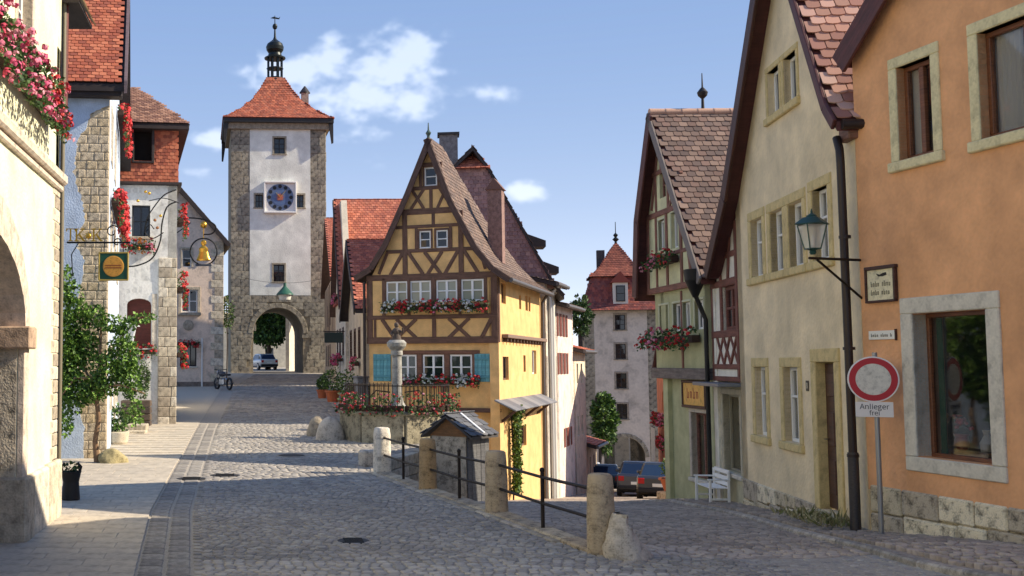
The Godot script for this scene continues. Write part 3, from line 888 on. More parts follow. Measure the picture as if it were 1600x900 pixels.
	var dl := MB.new(); dl.lathe([Vector2(0.06, 0), Vector2(0.05, 0.02), Vector2(0.015, 0.05), Vector2(0.015, 0.3), Vector2(0.05, 0.34), Vector2(0.06, 0.4), Vector2(0.02, 0.44)], 12, Vector3(-0.2, 0, 0)); part(jar, "candlestick", dl, mat(c8(190, 150, 70), 0.3, "", 1, 0, 0.9))
	var dl2 := MB.new(); dl2.lathe([Vector2(0.07, 0), Vector2(0.08, 0.1), Vector2(0.03, 0.2), Vector2(0.05, 0.26)], 12, Vector3(0.4, 0, -0.05)); part(jar, "jug", dl2, mat(c8(200, 196, 186), 0.3))
	# plaques
	var sg := building("framed_plaque", "cream framed notice plaque with dark lettering above the shop window's corner", 8.08, 14.5, 0.115, -1.0, 3.01, "sign")
	var f2 := front(sg)
	slab(sg, "board", 0.17, 3.01, 0.52, 0.42, 0.004, 0.03, mat(c8(226, 216, 180), 0.7, "patch", 1.5), f2, 0.004)
	for q in [[0.15, 2.99, 0.56, 0.03], [0.15, 3.42, 0.58, 0.045]]: slab(sg, "frame", q[0], q[1], q[2], q[3], 0.004, 0.06, dark_wood, f2, 0.006)
	for q in [[0.145, 3.02, 0.03, 0.4], [0.68, 3.02, 0.035, 0.4]]: slab(sg, "frame", q[0], q[1], q[2], q[3], 0.004, 0.055, dark_wood, f2, 0.006)
	var ink := mat(c8(70, 66, 50), 0.8)
	worn_letters(sg, off(f2, 0.24, 3.2, 0.03), 0.38, 0.07, 9, ink)
	worn_letters(sg, off(f2, 0.24, 3.09, 0.03), 0.4, 0.07, 10, ink)
	var em := MB.new(); em.prism(pv([-0.1, 0.03, -0.06, -0.01, 0.02, -0.015, 0.1, 0.0, 0.09, 0.035, 0.03, 0.03, -0.03, 0.01]), 0, 0.003)
	partx(sg, "emblem", em, mat(c8(40, 34, 26), 0.7), off(f2, 0.45, 3.34, 0.031))
	var s2 := building("street_name_plate", "narrow white street name plate with dark letters beside the downpipe", 8.08, 14.5, 0.115, -1.0, 2.51, "sign")
	var f3 := front(s2)
	slab(s2, "board", 0.15, 2.51, 0.5, 0.115, 0.004, 0.025, mat(c8(230, 226, 214), 0.6), f3, 0.004)
	slab(s2, "end_cap", 0.645, 2.495, 0.02, 0.145, 0.004, 0.03, dark_wood, f3, 0.003)
	worn_letters(s2, off(f3, 0.2, 2.545, 0.025), 0.4, 0.045, 11, ink)

	# --- beige house
	var e := building("beige_house", "tall beige plastered gable house with olive window surrounds and a narrow brown door", 9.02, 20.32, -0.162, -1.0, -0.45)
	fx = front(e); yb = e.position.y
	var beige := mat(c8(242, 208, 170), 0.92, "plaster", 0.2, 0.35)
	var ups := [[0.96, 3.72, 0.68, 1.02], [2.08, 3.72, 0.68, 1.02], [3.04, 3.72, 0.68, 1.02], [4.16, 3.72, 0.66, 1.06]]
	var tops := [[2.2, 6.34, 0.62, 0.76], [3.05, 6.34, 0.62, 0.76]]
	var lows := [[0.92, 0.94, 0.66, 1.2], [2.52, 0.94, 0.74, 1.2]]
	var hl := []
	for q in ups + tops + lows: hl.append(rect(q[0], q[1], q[2], q[3]))
	hl.append(rect(4.08, 0.06, 0.78, 2.16))
	panel(e, "wall", pv([0, 0.0, 5.88, 0.0, 5.88, 5.3, 3.36, 9.35, 0, 5.0]), hl, 0.45, beige, fx)
	slab(e, "base", 0.0, -1.5, 5.88, 1.5, -0.45, -0.04, plinth[1], fx)
	var st := {frame = white, pane = pane, recess = 0.13, nx = 2, ny = 2, transom = 0.62, bar = 0.055, surround = olive, sw = 0.16, sp = 0.02, sill = olive, sill_h = 0.13, sill_out = 0.06}
	for q in ups + lows:
		var s3 := st.duplicate(); s3.pane = clear; s3.room = room; s3.curtain = lace; s3.cw = 0.25
		window(e, fx, q[0], q[1], q[2], q[3], s3)
	for q in tops:
		var s4 := st.duplicate(); s4.ny = 1; s4.sw = 0.1
		window(e, fx, q[0], q[1], q[2], q[3], s4)
	# door: reveal stones, leaf, step
	slab(e, "door_jamb", 3.9, 0.06, 0.2, 2.16, -0.35, 0.03, olive, fx); slab(e, "door_jamb", 4.86, 0.06, 0.2, 2.16, -0.35, 0.03, olive, fx)
	slab(e, "door_lintel", 3.9, 2.22, 1.16, 0.2, -0.35, 0.034, olive, fx)
	var dw := mat(c8(74, 42, 26), 0.5, "wood", 0.8, 0.4)
	var dr := slab(e, "door", 4.1, 0.08, 0.76, 2.12, -0.17, -0.11, dw, fx)
	for q in [[-0.17, -0.6], [0.17, -0.6], [-0.17, 0.1], [0.17, 0.1], [0, 0.75]]:
		var pb := MB.new(); pb.bbox(Vector3.ZERO, Vector3(0.26 if q[0] != 0.0 else 0.6, 0.5 if q[1] < 0.7 else 0.35, 0.03), 0.012)
		part(dr, "door_panel", pb, dw, Vector3(q[0], q[1], 0.03))
	var hb := MB.new(); hb.tube(PackedVector3Array([Vector3(0, 0, 0), Vector3(0, 0, 0.06), Vector3(0.1, 0, 0.07)]), 0.012, 6)
	part(dr, "handle", hb, mat(c8(180, 170, 150), 0.3, "", 1, 0, 0.9), Vector3(-0.3, -0.05, 0.03))
	slab(e, "doorstep", 3.95, -0.28, 1.1, 0.33, -0.3, 0.22, plinth[0], fx, 0.02)
	ramp_stones(e, fx, 0.02, 3.88, 0.1, func(x): return -0.72 + x * 0.14, plinth, 2)
	ramp_stones(e, fx, 5.08, 5.86, 0.02, func(x): return -0.3 + x * 0.02, plinth, 1)
	var nm := slab(e, "number_plate", 3.62, 1.78, 0.12, 0.16, 0.003, 0.012, mat(c8(60, 52, 40), 0.5), fx, 0.003)
	text_on(nm, "number", "8", 0.09, mat(c8(220, 210, 180), 0.6), Transform3D(Basis.IDENTITY, Vector3(0, 0, 0.006)))
	var bl := pv([-1.25, 4.05, 0.2, 5.35, 3.36, 9.5]); var br := pv([5.98, 5.45, 5.66, 5.75, 3.36, 9.5])
	slope(e, bl, 0.25, -9.0, 0.13, maroon, yb, browntiles); slope(e, br, 0.25, -9.0, 0.13, maroon, yb, pinktiles, 0.2, 0.17, 150)
	verge(e, bl, 0.25, 0.3, dark_wood, yb); verge(e, br, 0.25, 0.16, maroon, yb)
	slab(e, "eave_box", 5.6, 5.22, 0.36, 0.2, -0.5, 0.1, mat(c8(118, 84, 68), 0.7, "wood", 1.0), fx, 0.015)
	panel(e, "side_wall", pv([0, -1, 9, -1, 9, 5.2, 0, 5.2]), [], 0.3, beige, side_l(e, 9.0))
	var gt := MB.new(); gt.tube(PackedVector3Array([Vector3(6.03, 5.4 - yb, 0.2), Vector3(6.03, 5.36 - yb, -4)]), 0.07, 8); part(e, "gutter", gt, zinc)
	# downpipe between the two houses
	var dp := thing("downpipe", "dark metal downpipe running down between the beige and orange houses", "pipe", W(7.93, 0.0, 14.62))
	pipe(dp, "pipe", [Vector3(0.02, 5.28, -0.1), Vector3(0.0, 5.1, 0.0), Vector3(-0.02, 4.9, 0.05), Vector3(0.0, 1.0, 0.05)], 0.055, zinc)
	pipe(dp, "foot_pipe", [Vector3(0, 1.02, 0.05), Vector3(0, -0.1, 0.05)], 0.068, mat(c8(70, 66, 66), 0.5, "grain", 2.0, 0.3, 0.5))
	for y in [0.98, 2.4, 3.9]:
		var cl := MB.new(); cl.lathe([Vector2(0.075, -0.02), Vector2(0.075, 0.02)], 12, Vector3(0, y, 0.05)); part(dp, "bracket", cl, zinc)
	# --- narrow half-timbered house
	var n := building("narrow_timbered_house", "narrow white and brown half-timbered house front squeezed beside the beige house", 9.34, 22.3, -0.162, -1.0, -0.55)
	fx = front(n); yb = n.position.y
	var plaster := mat(c8(226, 220, 204), 0.92, "plaster", 0.3, 0.3)
	var tim := mat(c8(112, 66, 54), 0.75, "wood", 0.9, 0.5)
	panel(n, "wall", pv([0, 1.86, 2.0, 1.86, 2.0, 5.0, 0.7, 3.95, 0, 3.95]), [rect(0.85, 2.85, 0.95, 0.85)], 0.3, plaster, off(fx, 0, 0, -0.02))
	panel(n, "shop_wall", pv([0, -1.3, 2.0, -1.3, 2.0, 1.8, 0, 1.8]), [rect(0.55, 0.1, 1.2, 1.5)], 0.3, mat(c8(196, 188, 156), 0.9, "plaster", 0.4, 0.3), off(fx, 0, 0, -0.06))
	for q in [[0, 1.9, 2.0, 1.9, 0.1], [0, 2.14, 2.0, 2.14, 0.1], [0, 2.78, 2.0, 2.78, 0.14], [0, 3.78, 2.0, 3.78, 0.13], [0.08, 1.9, 0.08, 3.95, 0.14], [0.75, 2.78, 0.75, 3.95, 0.13], [1.9, 1.9, 1.9, 4.9, 0.14], [0.75, 4.3, 2.0, 4.3, 0.11], [1.3, 3.8, 1.5, 4.7, 0.1]]: beam(n, off(fx, 0, 0, -0.02), q[0], q[1], q[2], q[3], q[4], tim)
	for k in 3:   # crossed lattice below the window
		beam(n, off(fx, 0, 0, -0.02), 0.35 + k * 0.5, 2.18, 0.85 + k * 0.5, 2.74, 0.07, tim); beam(n, off(fx, 0, 0, -0.02), 0.85 + k * 0.5, 2.18, 0.35 + k * 0.5, 2.74, 0.07, tim)
	window(n, off(fx, 0, 0, -0.02), 0.85, 2.85, 0.95, 0.85, {frame = tim, pane = pane, recess = 0.08, nx = 2, ny = 2, bar = 0.07, surround = tim, sw = 0.07, sp = 0.03})
	slab(n, "canopy", -0.05, 1.76, 2.05, 0.07, -0.1, 0.4, mat(c8(120, 124, 130), 0.5, "", 1, 0, 0.4), fx)
	var nsw := window(n, off(fx, 0, 0, -0.06), 0.55, 0.1, 1.2, 1.5, {frame = mat(c8(150, 142, 120), 0.7), pane = clear, recess = 0.12, nx = 1, ny = 1, bar = 0.05, surround = mat(c8(176, 168, 146), 0.85, "patch", 1.0), sw = 0.12, sp = 0.04, sill = pale_stone, room = mat(c8(120, 96, 60), 0.9)}, "shop_window")
	for q in [[0.2, 0.5, c8(232, 190, 96), 0.75, 1.15], [-0.3, 0.3, c8(120, 80, 44), 0.4, 0.5], [-0.15, 0.2, c8(60, 44, 34), 0.3, 0.35], [0.35, 0.16, c8(150, 108, 60), 0.3, 0.3]]:
		var cl2 := MB.new(); cl2.bbox(Vector3.ZERO, Vector3(q[3], q[4], 0.05), 0.02); part(nsw, "hanging", cl2, mat(q[2], 0.85, "patch", 2.0), Vector3(q[0], q[1] + q[4] / 2 - 0.1, -0.3 + q[0] * 0.2))
	panel(n, "side_wall", pv([0, -2, 6, -2, 6, 3.9, 0, 3.9]), [], 0.3, plaster, side_l(n, 6.0))
	slab(n, "roof_corner", -0.25, 3.9, 0.9, 0.14, -6.0, 0.2, maroon, fx)
	var boxh := thing("hopper_box", "black metal rainwater hopper hanging under the green house's eave", "hopper", W(9.0, 3.8, 22.25))
	var hb2 := MB.new(); hb2.lathe([Vector2(0.05, -0.25), Vector2(0.14, -0.05), Vector2(0.2, 0.1), Vector2(0.22, 0.32), Vector2(0.19, 0.33)], 14); part(boxh, "funnel", hb2, mat(c8(28, 27, 28), 0.5, "", 1, 0, 0.4))
	pipe(boxh, "pipe", [Vector3(0, -0.2, 0), Vector3(0.12, -0.5, 0.0), Vector3(0.2, -0.7, 0), Vector3(0.2, -4.4, 0)], 0.045, mat(c8(28, 27, 28), 0.5, "", 1, 0, 0.4))

	# --- green house
	var g := building("green_house", "sage green house with a timbered gable, flower boxes and a shop at street level", 9.34 + 0.126, 26.5, -0.03, -1.0, -1.15)
	fx = front(g); yb = g.position.y
	var sage := mat(c8(178, 176, 134), 0.92, "plaster", 0.3, 0.3)
	var sage_pale := mat(c8(206, 202, 160), 0.92, "plaster", 0.3, 0.3)
	var tim2 := mat(c8(126, 84, 70), 0.75, "wood", 0.9, 0.5)
	panel(g, "shop_wall", pv([1.2, -1.8, 4.18, -1.8, 4.18, 2.0, 1.2, 2.0]), [rect(2.7, -0.25, 0.9, 1.4)], 0.3, sage, off(fx, 0, 0, -0.1))
	panel(g, "wall", pv([0.8, 2.0, 4.18, 2.0, 4.18, 3.84, 0.8, 3.84]), [rect(1.1, 2.92, 0.6, 0.62), rect(2.0, 2.92, 0.52, 0.62), rect(2.6, 2.92, 0.45, 0.62), rect(3.3, 2.92, 0.5, 0.62)], 0.3, sage, fx)
	panel(g, "gable_wall", pv([0.5, 3.84, 4.18, 3.84, 4.1, 4.35, 1.71, 7.75, 0.68, 5.6]), [rect(1.4, 4.8, 0.42, 0.7), rect(2.25, 4.76, 0.42, 0.8), rect(1.55, 6.0, 0.4, 0.6)], 0.3, sage_pale, off(fx, 0, 0, 0.08))
	var gw := {frame = white, pane = pane, recess = 0.1, nx = 2, ny = 1, bar = 0.05, surround = mat(c8(196, 196, 164), 0.9), sw = 0.05, sp = 0.02}
	for q in [[1.1, 0.6], [2.0, 0.52], [2.6, 0.45], [3.3, 0.5]]: window(g, fx, q[0], 2.92, q[1], 0.62, gw)
	for q in [[1.4, 4.8, 0.42, 0.7], [2.25, 4.76, 0.42, 0.8]]: window(g, off(fx, 0, 0, 0.08), q[0], q[1], q[2], q[3], gw)
	window(g, off(fx, 0, 0, 0.08), 1.55, 6.0, 0.4, 0.6, {frame = tim2, pane = pane, recess = 0.1, nx = 1, ny = 2, bar = 0.05})
	var gf := off(fx, 0, 0, 0.08)
	for q in [[0.55, 3.9, 4.15, 3.9, 0.14], [0.66, 5.66, 3.2, 5.66, 0.13], [1.0, 6.62, 2.5, 6.62, 0.11], [0.64, 3.9, 0.72, 5.6, 0.12], [1.25, 3.9, 1.25, 5.6, 0.1], [1.95, 3.9, 1.95, 5.6, 0.12], [2.85, 3.9, 2.85, 5.6, 0.12], [3.45, 3.9, 3.05, 5.6, 0.11], [3.9, 3.95, 3.3, 5.3, 0.1], [1.3, 5.66, 1.3, 6.62, 0.1], [2.1, 5.66, 2.1, 6.62, 0.1], [2.15, 5.7, 2.9, 6.4, 0.09], [1.0, 5.8, 1.45, 7.0, 0.09], [1.71, 6.62, 1.71, 7.6, 0.1], [0.75, 4.66, 3.2, 4.66, 0.09]]: beam(g, gf, q[0], q[1], q[2], q[3], q[4], tim2)
	beam(g, fx, 2.55, 2.05, 2.55, 3.8, 0.09, tim2); slab(g, "string_beam", 0.75, 1.86, 3.44, 0.24, -0.1, 0.12, mat(c8(110, 100, 94), 0.8, "wood", 0.7, 0.5), fx)
	var gsw := window(g, off(fx, 0, 0, -0.1), 2.7, -0.25, 0.9, 1.4, {frame = tim2, pane = clear, recess = 0.12, nx = 2, ny = 1, bar = 0.05, surround = mat(c8(190, 178, 160), 0.85, "patch", 1.0), sw = 0.1, sp = 0.04, sill = pale_stone, room = room}, "shop_window")
	for k in 16:
		var gb := MB.new(); gb.bbox(Vector3.ZERO, Vector3(rr(0.06, 0.16), rr(0.08, 0.2), 0.06), 0.02)
		part(gsw, "ware", gb, mat([c8(190, 60, 50), c8(210, 200, 180), c8(120, 70, 50), c8(90, 60, 50)][k % 4], 0.7), Vector3(-0.32 + (k % 4) * 0.21, 0.15 + (k / 4) * 0.32, -0.25))
	for k in 4:
		var sb2 := MB.new(); sb2.bbox(Vector3.ZERO, Vector3(0.85, 0.02, 0.15), 0.004); part(gsw, "shelf", sb2, brown, Vector3(0, 0.06 + k * 0.32, -0.25))
	var gl := pv([0.32, 3.8, 0.58, 5.6, 1.71, 7.95]); var gr := pv([4.6, 3.9, 1.71, 7.95])
	slope(g, gl, 0.33, -7.0, 0.1, maroon, yb, browntiles); slope(g, gr, 0.33, -7.0, 0.1, maroon, yb, browntiles, 0.19, 0.16, 300)
	verge(g, gl, 0.33, 0.3, maroon, yb); verge(g, gr, 0.33, 0.2, mat(c8(120, 110, 104), 0.7), yb)
	var rid := MB.new()
	for k in 20: rid.tube(PackedVector3Array([Vector3(1.71, 7.98 - yb, 0.33 - k * 0.366), Vector3(1.71, 7.99 - yb, -0.04 - k * 0.366)]), [0.1, 0.085], 8)
	part(g, "ridge_tiles", rid, mat(c8(196, 158, 136), 0.85, "grain", 2.0))
	panel(g, "side_wall", pv([0, -3, 7, -3, 7, 3.9, 0, 3.9]), [], 0.3, sage, side_r(g, 4.18)); panel(g, "side_wall", pv([0, -4, 7, -4, 7, 3.9, 0, 3.9]), [], 0.3, sage, side_l(g, 7.0, 1.2))
	var fin := MB.new(); fin.lathe([Vector2(0.04, 0), Vector2(0.03, 0.35), Vector2(0.1, 0.42), Vector2(0.12, 0.5), Vector2(0.06, 0.58), Vector2(0.02, 0.62), Vector2(0.01, 0.95)], 10, Vector3(1.71, 7.95 - yb, -0.9)); part(g, "finial", fin, mat(c8(50, 46, 46), 0.5, "", 1, 0, 0.5))
	var sgn := building("shop_sign", "framed golden shop sign on the green house above its shop window", 9.466, 26.5, -0.03, -1.0, 1.3, "sign")
	var sf := front(sgn)
	slab(sgn, "board", 2.4, 1.3, 1.25, 0.48, -0.09, -0.03, mat(c8(222, 170, 84), 0.6, "patch", 1.2), sf, 0.006)
	for q in [[2.34, 1.24, 1.37, 0.06], [2.34, 1.78, 1.37, 0.06]]: slab(sgn, "frame", q[0], q[1], q[2], q[3], -0.09, 0.0, dark_wood, sf, 0.01)
	for q in [[2.34, 1.3, 0.06, 0.48], [3.65, 1.3, 0.06, 0.48]]: slab(sgn, "frame", q[0], q[1], q[2], q[3], -0.09, -0.004, dark_wood, sf, 0.01)
	worn_letters(sgn, off(sf, 2.6, 1.45, -0.03), 0.9, 0.22, 5, mat(c8(150, 60, 30), 0.7))
	flower_box("long box of red geraniums under the green house's lower windows", g.to_global(Vector3(2.0, 2.64 - yb, 0.02)), g.basis, 3.3, 0.32, [REDS, PINKS, REDS, REDS], 0.9, 0.14, "", 0.04)
	flower_box("short box of faded pink flowers under the green house's gable windows", g.to_global(Vector3(1.9, 4.42 - yb, 0.1)), g.basis, 1.7, 0.28, [PINKS, REDS], 0.8, 0.1, "", 0.035)

	# --- orange house further down, with its planted stair wall
	var q1 := building("terracotta_house", "terracotta coloured house with arched openings beyond the green house", 20.0, 54.5, -0.243, -1.0, -4.2)
	fx = front(q1); yb = q1.position.y
	var terra := mat(c8(226, 140, 98), 0.92, "plaster", 0.3, 0.3)
	panel(q1, "wall", pv([0, -5, 8, -5, 8, 1.8, 0, 1.8]), [arch(2.0, -0.1, 0.9, 0.6, 0.4), arch(4.6, -0.1, 0.9, 0.6, 0.4), rect(3.6, -3.4, 0.9, 1.9)], 0.3, terra, fx)
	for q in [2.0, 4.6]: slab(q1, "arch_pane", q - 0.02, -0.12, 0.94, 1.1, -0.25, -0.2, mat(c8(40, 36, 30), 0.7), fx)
	slab(q1, "door", 3.6, -3.4, 0.9, 1.9, -0.25, -0.2, dark_wood, fx)
	slab(q1, "cornice", -0.1, 1.8, 8.2, 0.14, -0.3, 0.1, pale_stone, fx)
	slope(q1, pv([-0.3, 1.9, 4.0, 4.4]), 0.2, -6, 0.1, maroon, yb, browntiles); slope(q1, pv([8.3, 1.9, 4.0, 4.4]), 0.2, -6, 0.1, maroon, yb, browntiles)
	for q in [[1.6, -0.55, 4.2], [2.4, -1.6, 3.0]]:
		flower_box("%s box of red geraniums on the terracotta house's wall" % ("long upper" if q[1] > -1.0 else "shorter lower"), q1.to_global(Vector3(q[0] + 1.0, q[1] - yb, 0.05)), q1.basis, q[2], 0.35, [REDS, PINKS], 1.0, 0.2, "geranium boxes on the terracotta house", 0.06)
	var banner := building("white_banner", "white cloth banner hanging before the terracotta house", 19.8, 54.5, -0.243, -1.0, -3.0, "banner")
	slab(banner, "cloth", 0.6, -2.6, 1.6, 1.7, 0.2, 0.215, mat(c8(228, 222, 208), 0.9, "patch", 1.0), front(banner), 0.004)
	slab(banner, "rod", 0.5, -0.89, 1.8, 0.03, 0.19, 0.22, dark_wood, front(banner), 0.006)
func vmat_plain(col: Color, back: float) -> StandardMaterial3D:
	var m := StandardMaterial3D.new()
	m.albedo_color = col; m.roughness = 0.9; m.cull_mode = BaseMaterial3D.CULL_DISABLED
	m.backlight_enabled = true; m.backlight = Color(back, back, back)
	return m
# ---------- towers and the houses between the two streets
func hip_face(parent: Node, a: Vector3, b: Vector3, c: Vector3, d: Vector3, cols: Array, tw: float, ex: float) -> void:
	# tiles over a trapezium a-b (eave) to d-c (top)
	var u := (b - a).normalized()
	var mid := (c + d) / 2 - (a + b) / 2
	var v := (mid - u * mid.dot(u)).normalized()
	var L := ((d - a) - u * (d - a).dot(u)).length()
	var w := (b - a).length()
	var x0 := (d - a).dot(u); var x1 := (c - a).dot(u)
	tiles(parent, a, u, v, w, L, tw, ex, cols, 0, func(x, y): return x > lerpf(0, x0, y / L) and x < lerpf(w, x1, y / L))
func curved_hip(parent: Node, cx: float, cz: float, rings: Array, m: Material, cols: Array, tw: float, ex: float, yb: float) -> void:
	# rings: [half x, half z, y] from eave to top
	for k in rings.size() - 1:
		var p: Array = rings[k]; var q: Array = rings[k + 1]
		var lo := [Vector3(cx - p[0], p[2] - yb, cz + p[1]), Vector3(cx + p[0], p[2] - yb, cz + p[1]), Vector3(cx + p[0], p[2] - yb, cz - p[1]), Vector3(cx - p[0], p[2] - yb, cz - p[1])]
		var hi := [Vector3(cx - q[0], q[2] - yb, cz + q[1]), Vector3(cx + q[0], q[2] - yb, cz + q[1]), Vector3(cx + q[0], q[2] - yb, cz - q[1]), Vector3(cx - q[0], q[2] - yb, cz - q[1])]
		var b := MB.new()
		for s in 4: b.quad(lo[s], lo[(s + 1) % 4], hi[(s + 1) % 4], hi[s])
		part(parent, "roof", b, m)
		for s in 4: hip_face(parent, lo[s], lo[(s + 1) % 4], hi[(s + 1) % 4], hi[s], cols, tw, ex)

func build_towers() -> void:
	var stones := [mat(c8(143, 135, 119), 0.92, "rock", 0.3, 1.0), mat(c8(135, 127, 112), 0.92, "rock", 0.3, 1.0), mat(c8(150, 142, 125), 0.92, "rock", 0.3, 1.0), mat(c8(128, 121, 108), 0.92, "rock", 0.3, 1.0)]
	var redtiles := [c8(172, 94, 68), c8(158, 84, 62), c8(184, 106, 78), c8(146, 80, 62), c8(168, 100, 78)]
	var dark := mat(c8(44, 40, 40), 0.6, "wood", 0.6)
	var pane := glass_mat(c8(24, 26, 30))
	var copper := mat(c8(38, 44, 44), 0.4, "grain", 1.0, 0.2, 0.5)
	# --- clock tower
	var a := deg_to_rad(3.0)
	var t := building("clock_tower", "tall gate tower with white plaster panel, clock face, red tent roof and dark lantern spire", -1.86, 79.6, cos(a), sin(a), 1.4, "tower")
	var fx := front(t)
	var yb := t.position.y
	var WT := 7.05
	var core := mat(c8(150, 138, 116), 0.95, "stone", 0.3, 0.6)
	var gate := arch(1.66, 1.3, 3.65, 3.1, 1.85, 18)
	panel(t, "wall", pv([0, 0.5, WT, 0.5, WT, 20.3, 0, 20.3]), [gate, rect(3.2, 17.7, 0.8, 1.2), rect(1.82, 13.7, 0.55, 0.95), rect(4.84, 13.7, 0.55, 0.95), rect(3.14, 8.2, 0.8, 1.26)], 0.6, core, off(fx, 0, 0, -0.04))
	panel(t, "side_wall", pv([0, 0.5, WT, 0.5, WT, 20.3, 0, 20.3]), [], 0.5, core, side_r(t, WT - 0.02)); panel(t, "side_wall", pv([0, 0.5, WT, 0.5, WT, 20.3, 0, 20.3]), [], 0.5, core, side_l(t, WT, 0.02))
	panel(t, "rear_wall", pv([0, 0.5, WT, 0.5, WT, 20.3, 0, 20.3]), [gate], 0.5, core, off(fx, 0, 0, -WT + 0.5))
	# passage vault
	var vr := []
	for z in [0.0, -WT]:
		var line := PackedVector3Array()
		for p in arch(1.66, 0.5, 3.65, 3.9, 1.85, 18): line.append(Vector3(p.x, p.y - yb, z - 0.05))
		line.append(line[0]); line.remove_at(0)   # run from one jamb round to the other
		vr.append(line)
	var vb := MB.new(); vb.grid(vr, false, 1.0)
	part(t, "vault", vb, stones[3])
	var inpanel := func(x, y): return not (x > 1.42 and x < 5.88 and y > 7.2) and (pow((x - 3.485) / 2.2, 2) + pow(maxf(y - 4.4, 0) / 2.3, 2) > 1.0)
	blocks(t, "stone", fx, 0, 0.9, WT, 6.3, 12, 0.9, stones, 0.03, inpanel, 0.1)
	blocks(t, "stone", fx, 0, 7.2, 1.4, 12.9, 22, 0.75, stones, 0.03, null, 0.1); blocks(t, "stone", fx, 5.9, 7.2, 1.15, 12.9, 22, 0.75, stones, 0.03, null, 0.1)
	blocks(t, "stone", side_r(t, WT), 0, 0.9, WT, 19.2, 26, 1.5, stones, 0.02, func(x, y): return x < 3.0, 0.08)
	for k in 15:   # arch ring
		var an := PI * (k + 0.5) / 15
		var vs := MB.new(); vs.bbox(Vector3.ZERO, Vector3(0.36, 0.42, 0.2), 0.02)
		partx(t, "arch_stone", vs, stones[k % 4], fx * Transform3D(Basis(Vector3(0, 0, 1), an), Vector3(3.485 + cos(an) * 2.02, 4.4 + sin(an) * 2.05, -0.05)))
	panel(t, "plaster_panel", rect(1.4, 7.2, 4.5, 12.95), [rect(3.2, 17.7, 0.8, 1.2), rect(1.82, 13.7, 0.55, 0.95), rect(4.84, 13.7, 0.55, 0.95), rect(3.14, 8.2, 0.8, 1.26)], 0.05, mat(c8(234, 228, 218), 0.92, "plaster", 0.16, 0.3), off(fx, 0, 0, 0.045))
	var tsur := mat(c8(150, 142, 126), 0.9, "stone", 0.8)
	for q in [[3.2, 17.7, 0.8, 1.2], [1.82, 13.7, 0.55, 0.95], [4.84, 13.7, 0.55, 0.95], [3.14, 8.2, 0.8, 1.26]]:
		window(t, off(fx, 0, 0, 0.045), q[0], q[1], q[2], q[3], {frame = dark, pane = pane, recess = 0.22, nx = 2, ny = 3 if q[2] > 0.7 else 2, bar = 0.06, surround = tsur, sw = 0.13, sp = 0.02, sill = tsur})
	# clock
	var ck := part(t, "clock", MB.new().mesh() if false else clock_plate(), mat(c8(226, 224, 220), 0.8), Vector3(3.63, 14.43 - yb, 0.06))
	var cs := MB.new(); cs.lathe([Vector2(1.0, 0), Vector2(1.0, 0.03), Vector2(0.96, 0.04)], 32)
	partx(ck, "dial", cs, mat(c8(104, 120, 148), 0.6, "patch", 0.8), Transform3D(Basis(Vector3.RIGHT, PI / 2), Vector3(0, 0, 0.11)))
	var ci := MB.new(); ci.lathe([Vector2(0.62, 0.04), Vector2(0.62, 0.05), Vector2(0.6, 0.052)], 28)
	partx(ck, "dial_centre", ci, mat(c8(84, 106, 146), 0.6), Transform3D(Basis(Vector3.RIGHT, PI / 2), Vector3(0, 0, 0.11)))
	for k in 12:
		var an2 := TAU * k / 12
		var nb := MB.new(); nb.lathe([Vector2(0.14, 0), Vector2(0.14, 0.02)], 12)
		partx(ck, "hour_mark", nb, mat(c8(22, 26, 34), 0.6), Transform3D(Basis(Vector3.RIGHT, PI / 2), Vector3(sin(an2) * 0.81, cos(an2) * 0.81, 0.15)))
	var sun := MB.new()
	for k in 12:
		var a3 := TAU * k / 12
		sun.tri(Vector3(cos(a3 - 0.2) * 0.18, sin(a3 - 0.2) * 0.18, 0), Vector3(cos(a3) * 0.36, sin(a3) * 0.36, 0), Vector3(cos(a3 + 0.2) * 0.18, sin(a3 + 0.2) * 0.18, 0.01))
	sun.prism(arch(-0.2, -0.2, 0.4, 0.2, 0.2, 8), 0, 0.02)
	part(ck, "sun_emblem", sun, mat(c8(176, 96, 72), 0.6), Vector3(0, 0, 0.17))
	var hd := MB.new(); hd.bar(Vector3(0, 0, 0), Vector3(0.42, 0.5, 0), 0.05, 0.02, Vector3(0, 0, 1)); hd.bar(Vector3(0, 0, 0), Vector3(-0.3, 0.34, 0), 0.06, 0.02, Vector3(0, 0, 1))
	part(ck, "hands", hd, mat(c8(214, 176, 84), 0.4, "", 1, 0, 0.6), Vector3(0, 0, 0.2))
	# eaves, tent roof, lantern
	var cz := -WT / 2
	var eb := MB.new(); eb.box(Vector3(WT / 2, 20.12 - yb, cz), Vector3(WT + 1.1, 0.3, WT + 1.1)); part(t, "eave_beam", eb, dark)
	var eb2 := MB.new(); eb2.box(Vector3(WT / 2, 19.75 - yb, cz), Vector3(WT + 0.5, 0.45, WT + 0.5)); part(t, "cornice", eb2, mat(c8(150, 140, 124), 0.9, "stone", 0.5))
	for k in 4:   # hanging corner boards
		var sx := -1.0 if k % 2 else 1.0; var sz := -1.0 if k > 1 else 1.0
		var hb := MB.new(); hb.prism(pv([0, 0, 0.35 * sx, 0, 0.35 * sx, -1.5, 0.22 * sx, -1.55, 0.1 * sx, -0.7]), -0.12, 0.12); part(t, "corner_board", hb, dark, Vector3(WT / 2 + sx * (WT / 2 + 0.18), 20.0 - yb, cz + sz * (WT / 2 + 0.3)))
	curved_hip(t, WT / 2, cz, [[4.12, 4.12, 20.28], [3.3, 3.3, 20.8], [2.5, 2.5, 21.5], [1.75, 1.75, 22.3], [1.15, 1.15, 23.2], [0.72, 0.72, 24.1]], mat(c8(170, 84, 58), 0.85), redtiles, 0.24, 0.2, yb)
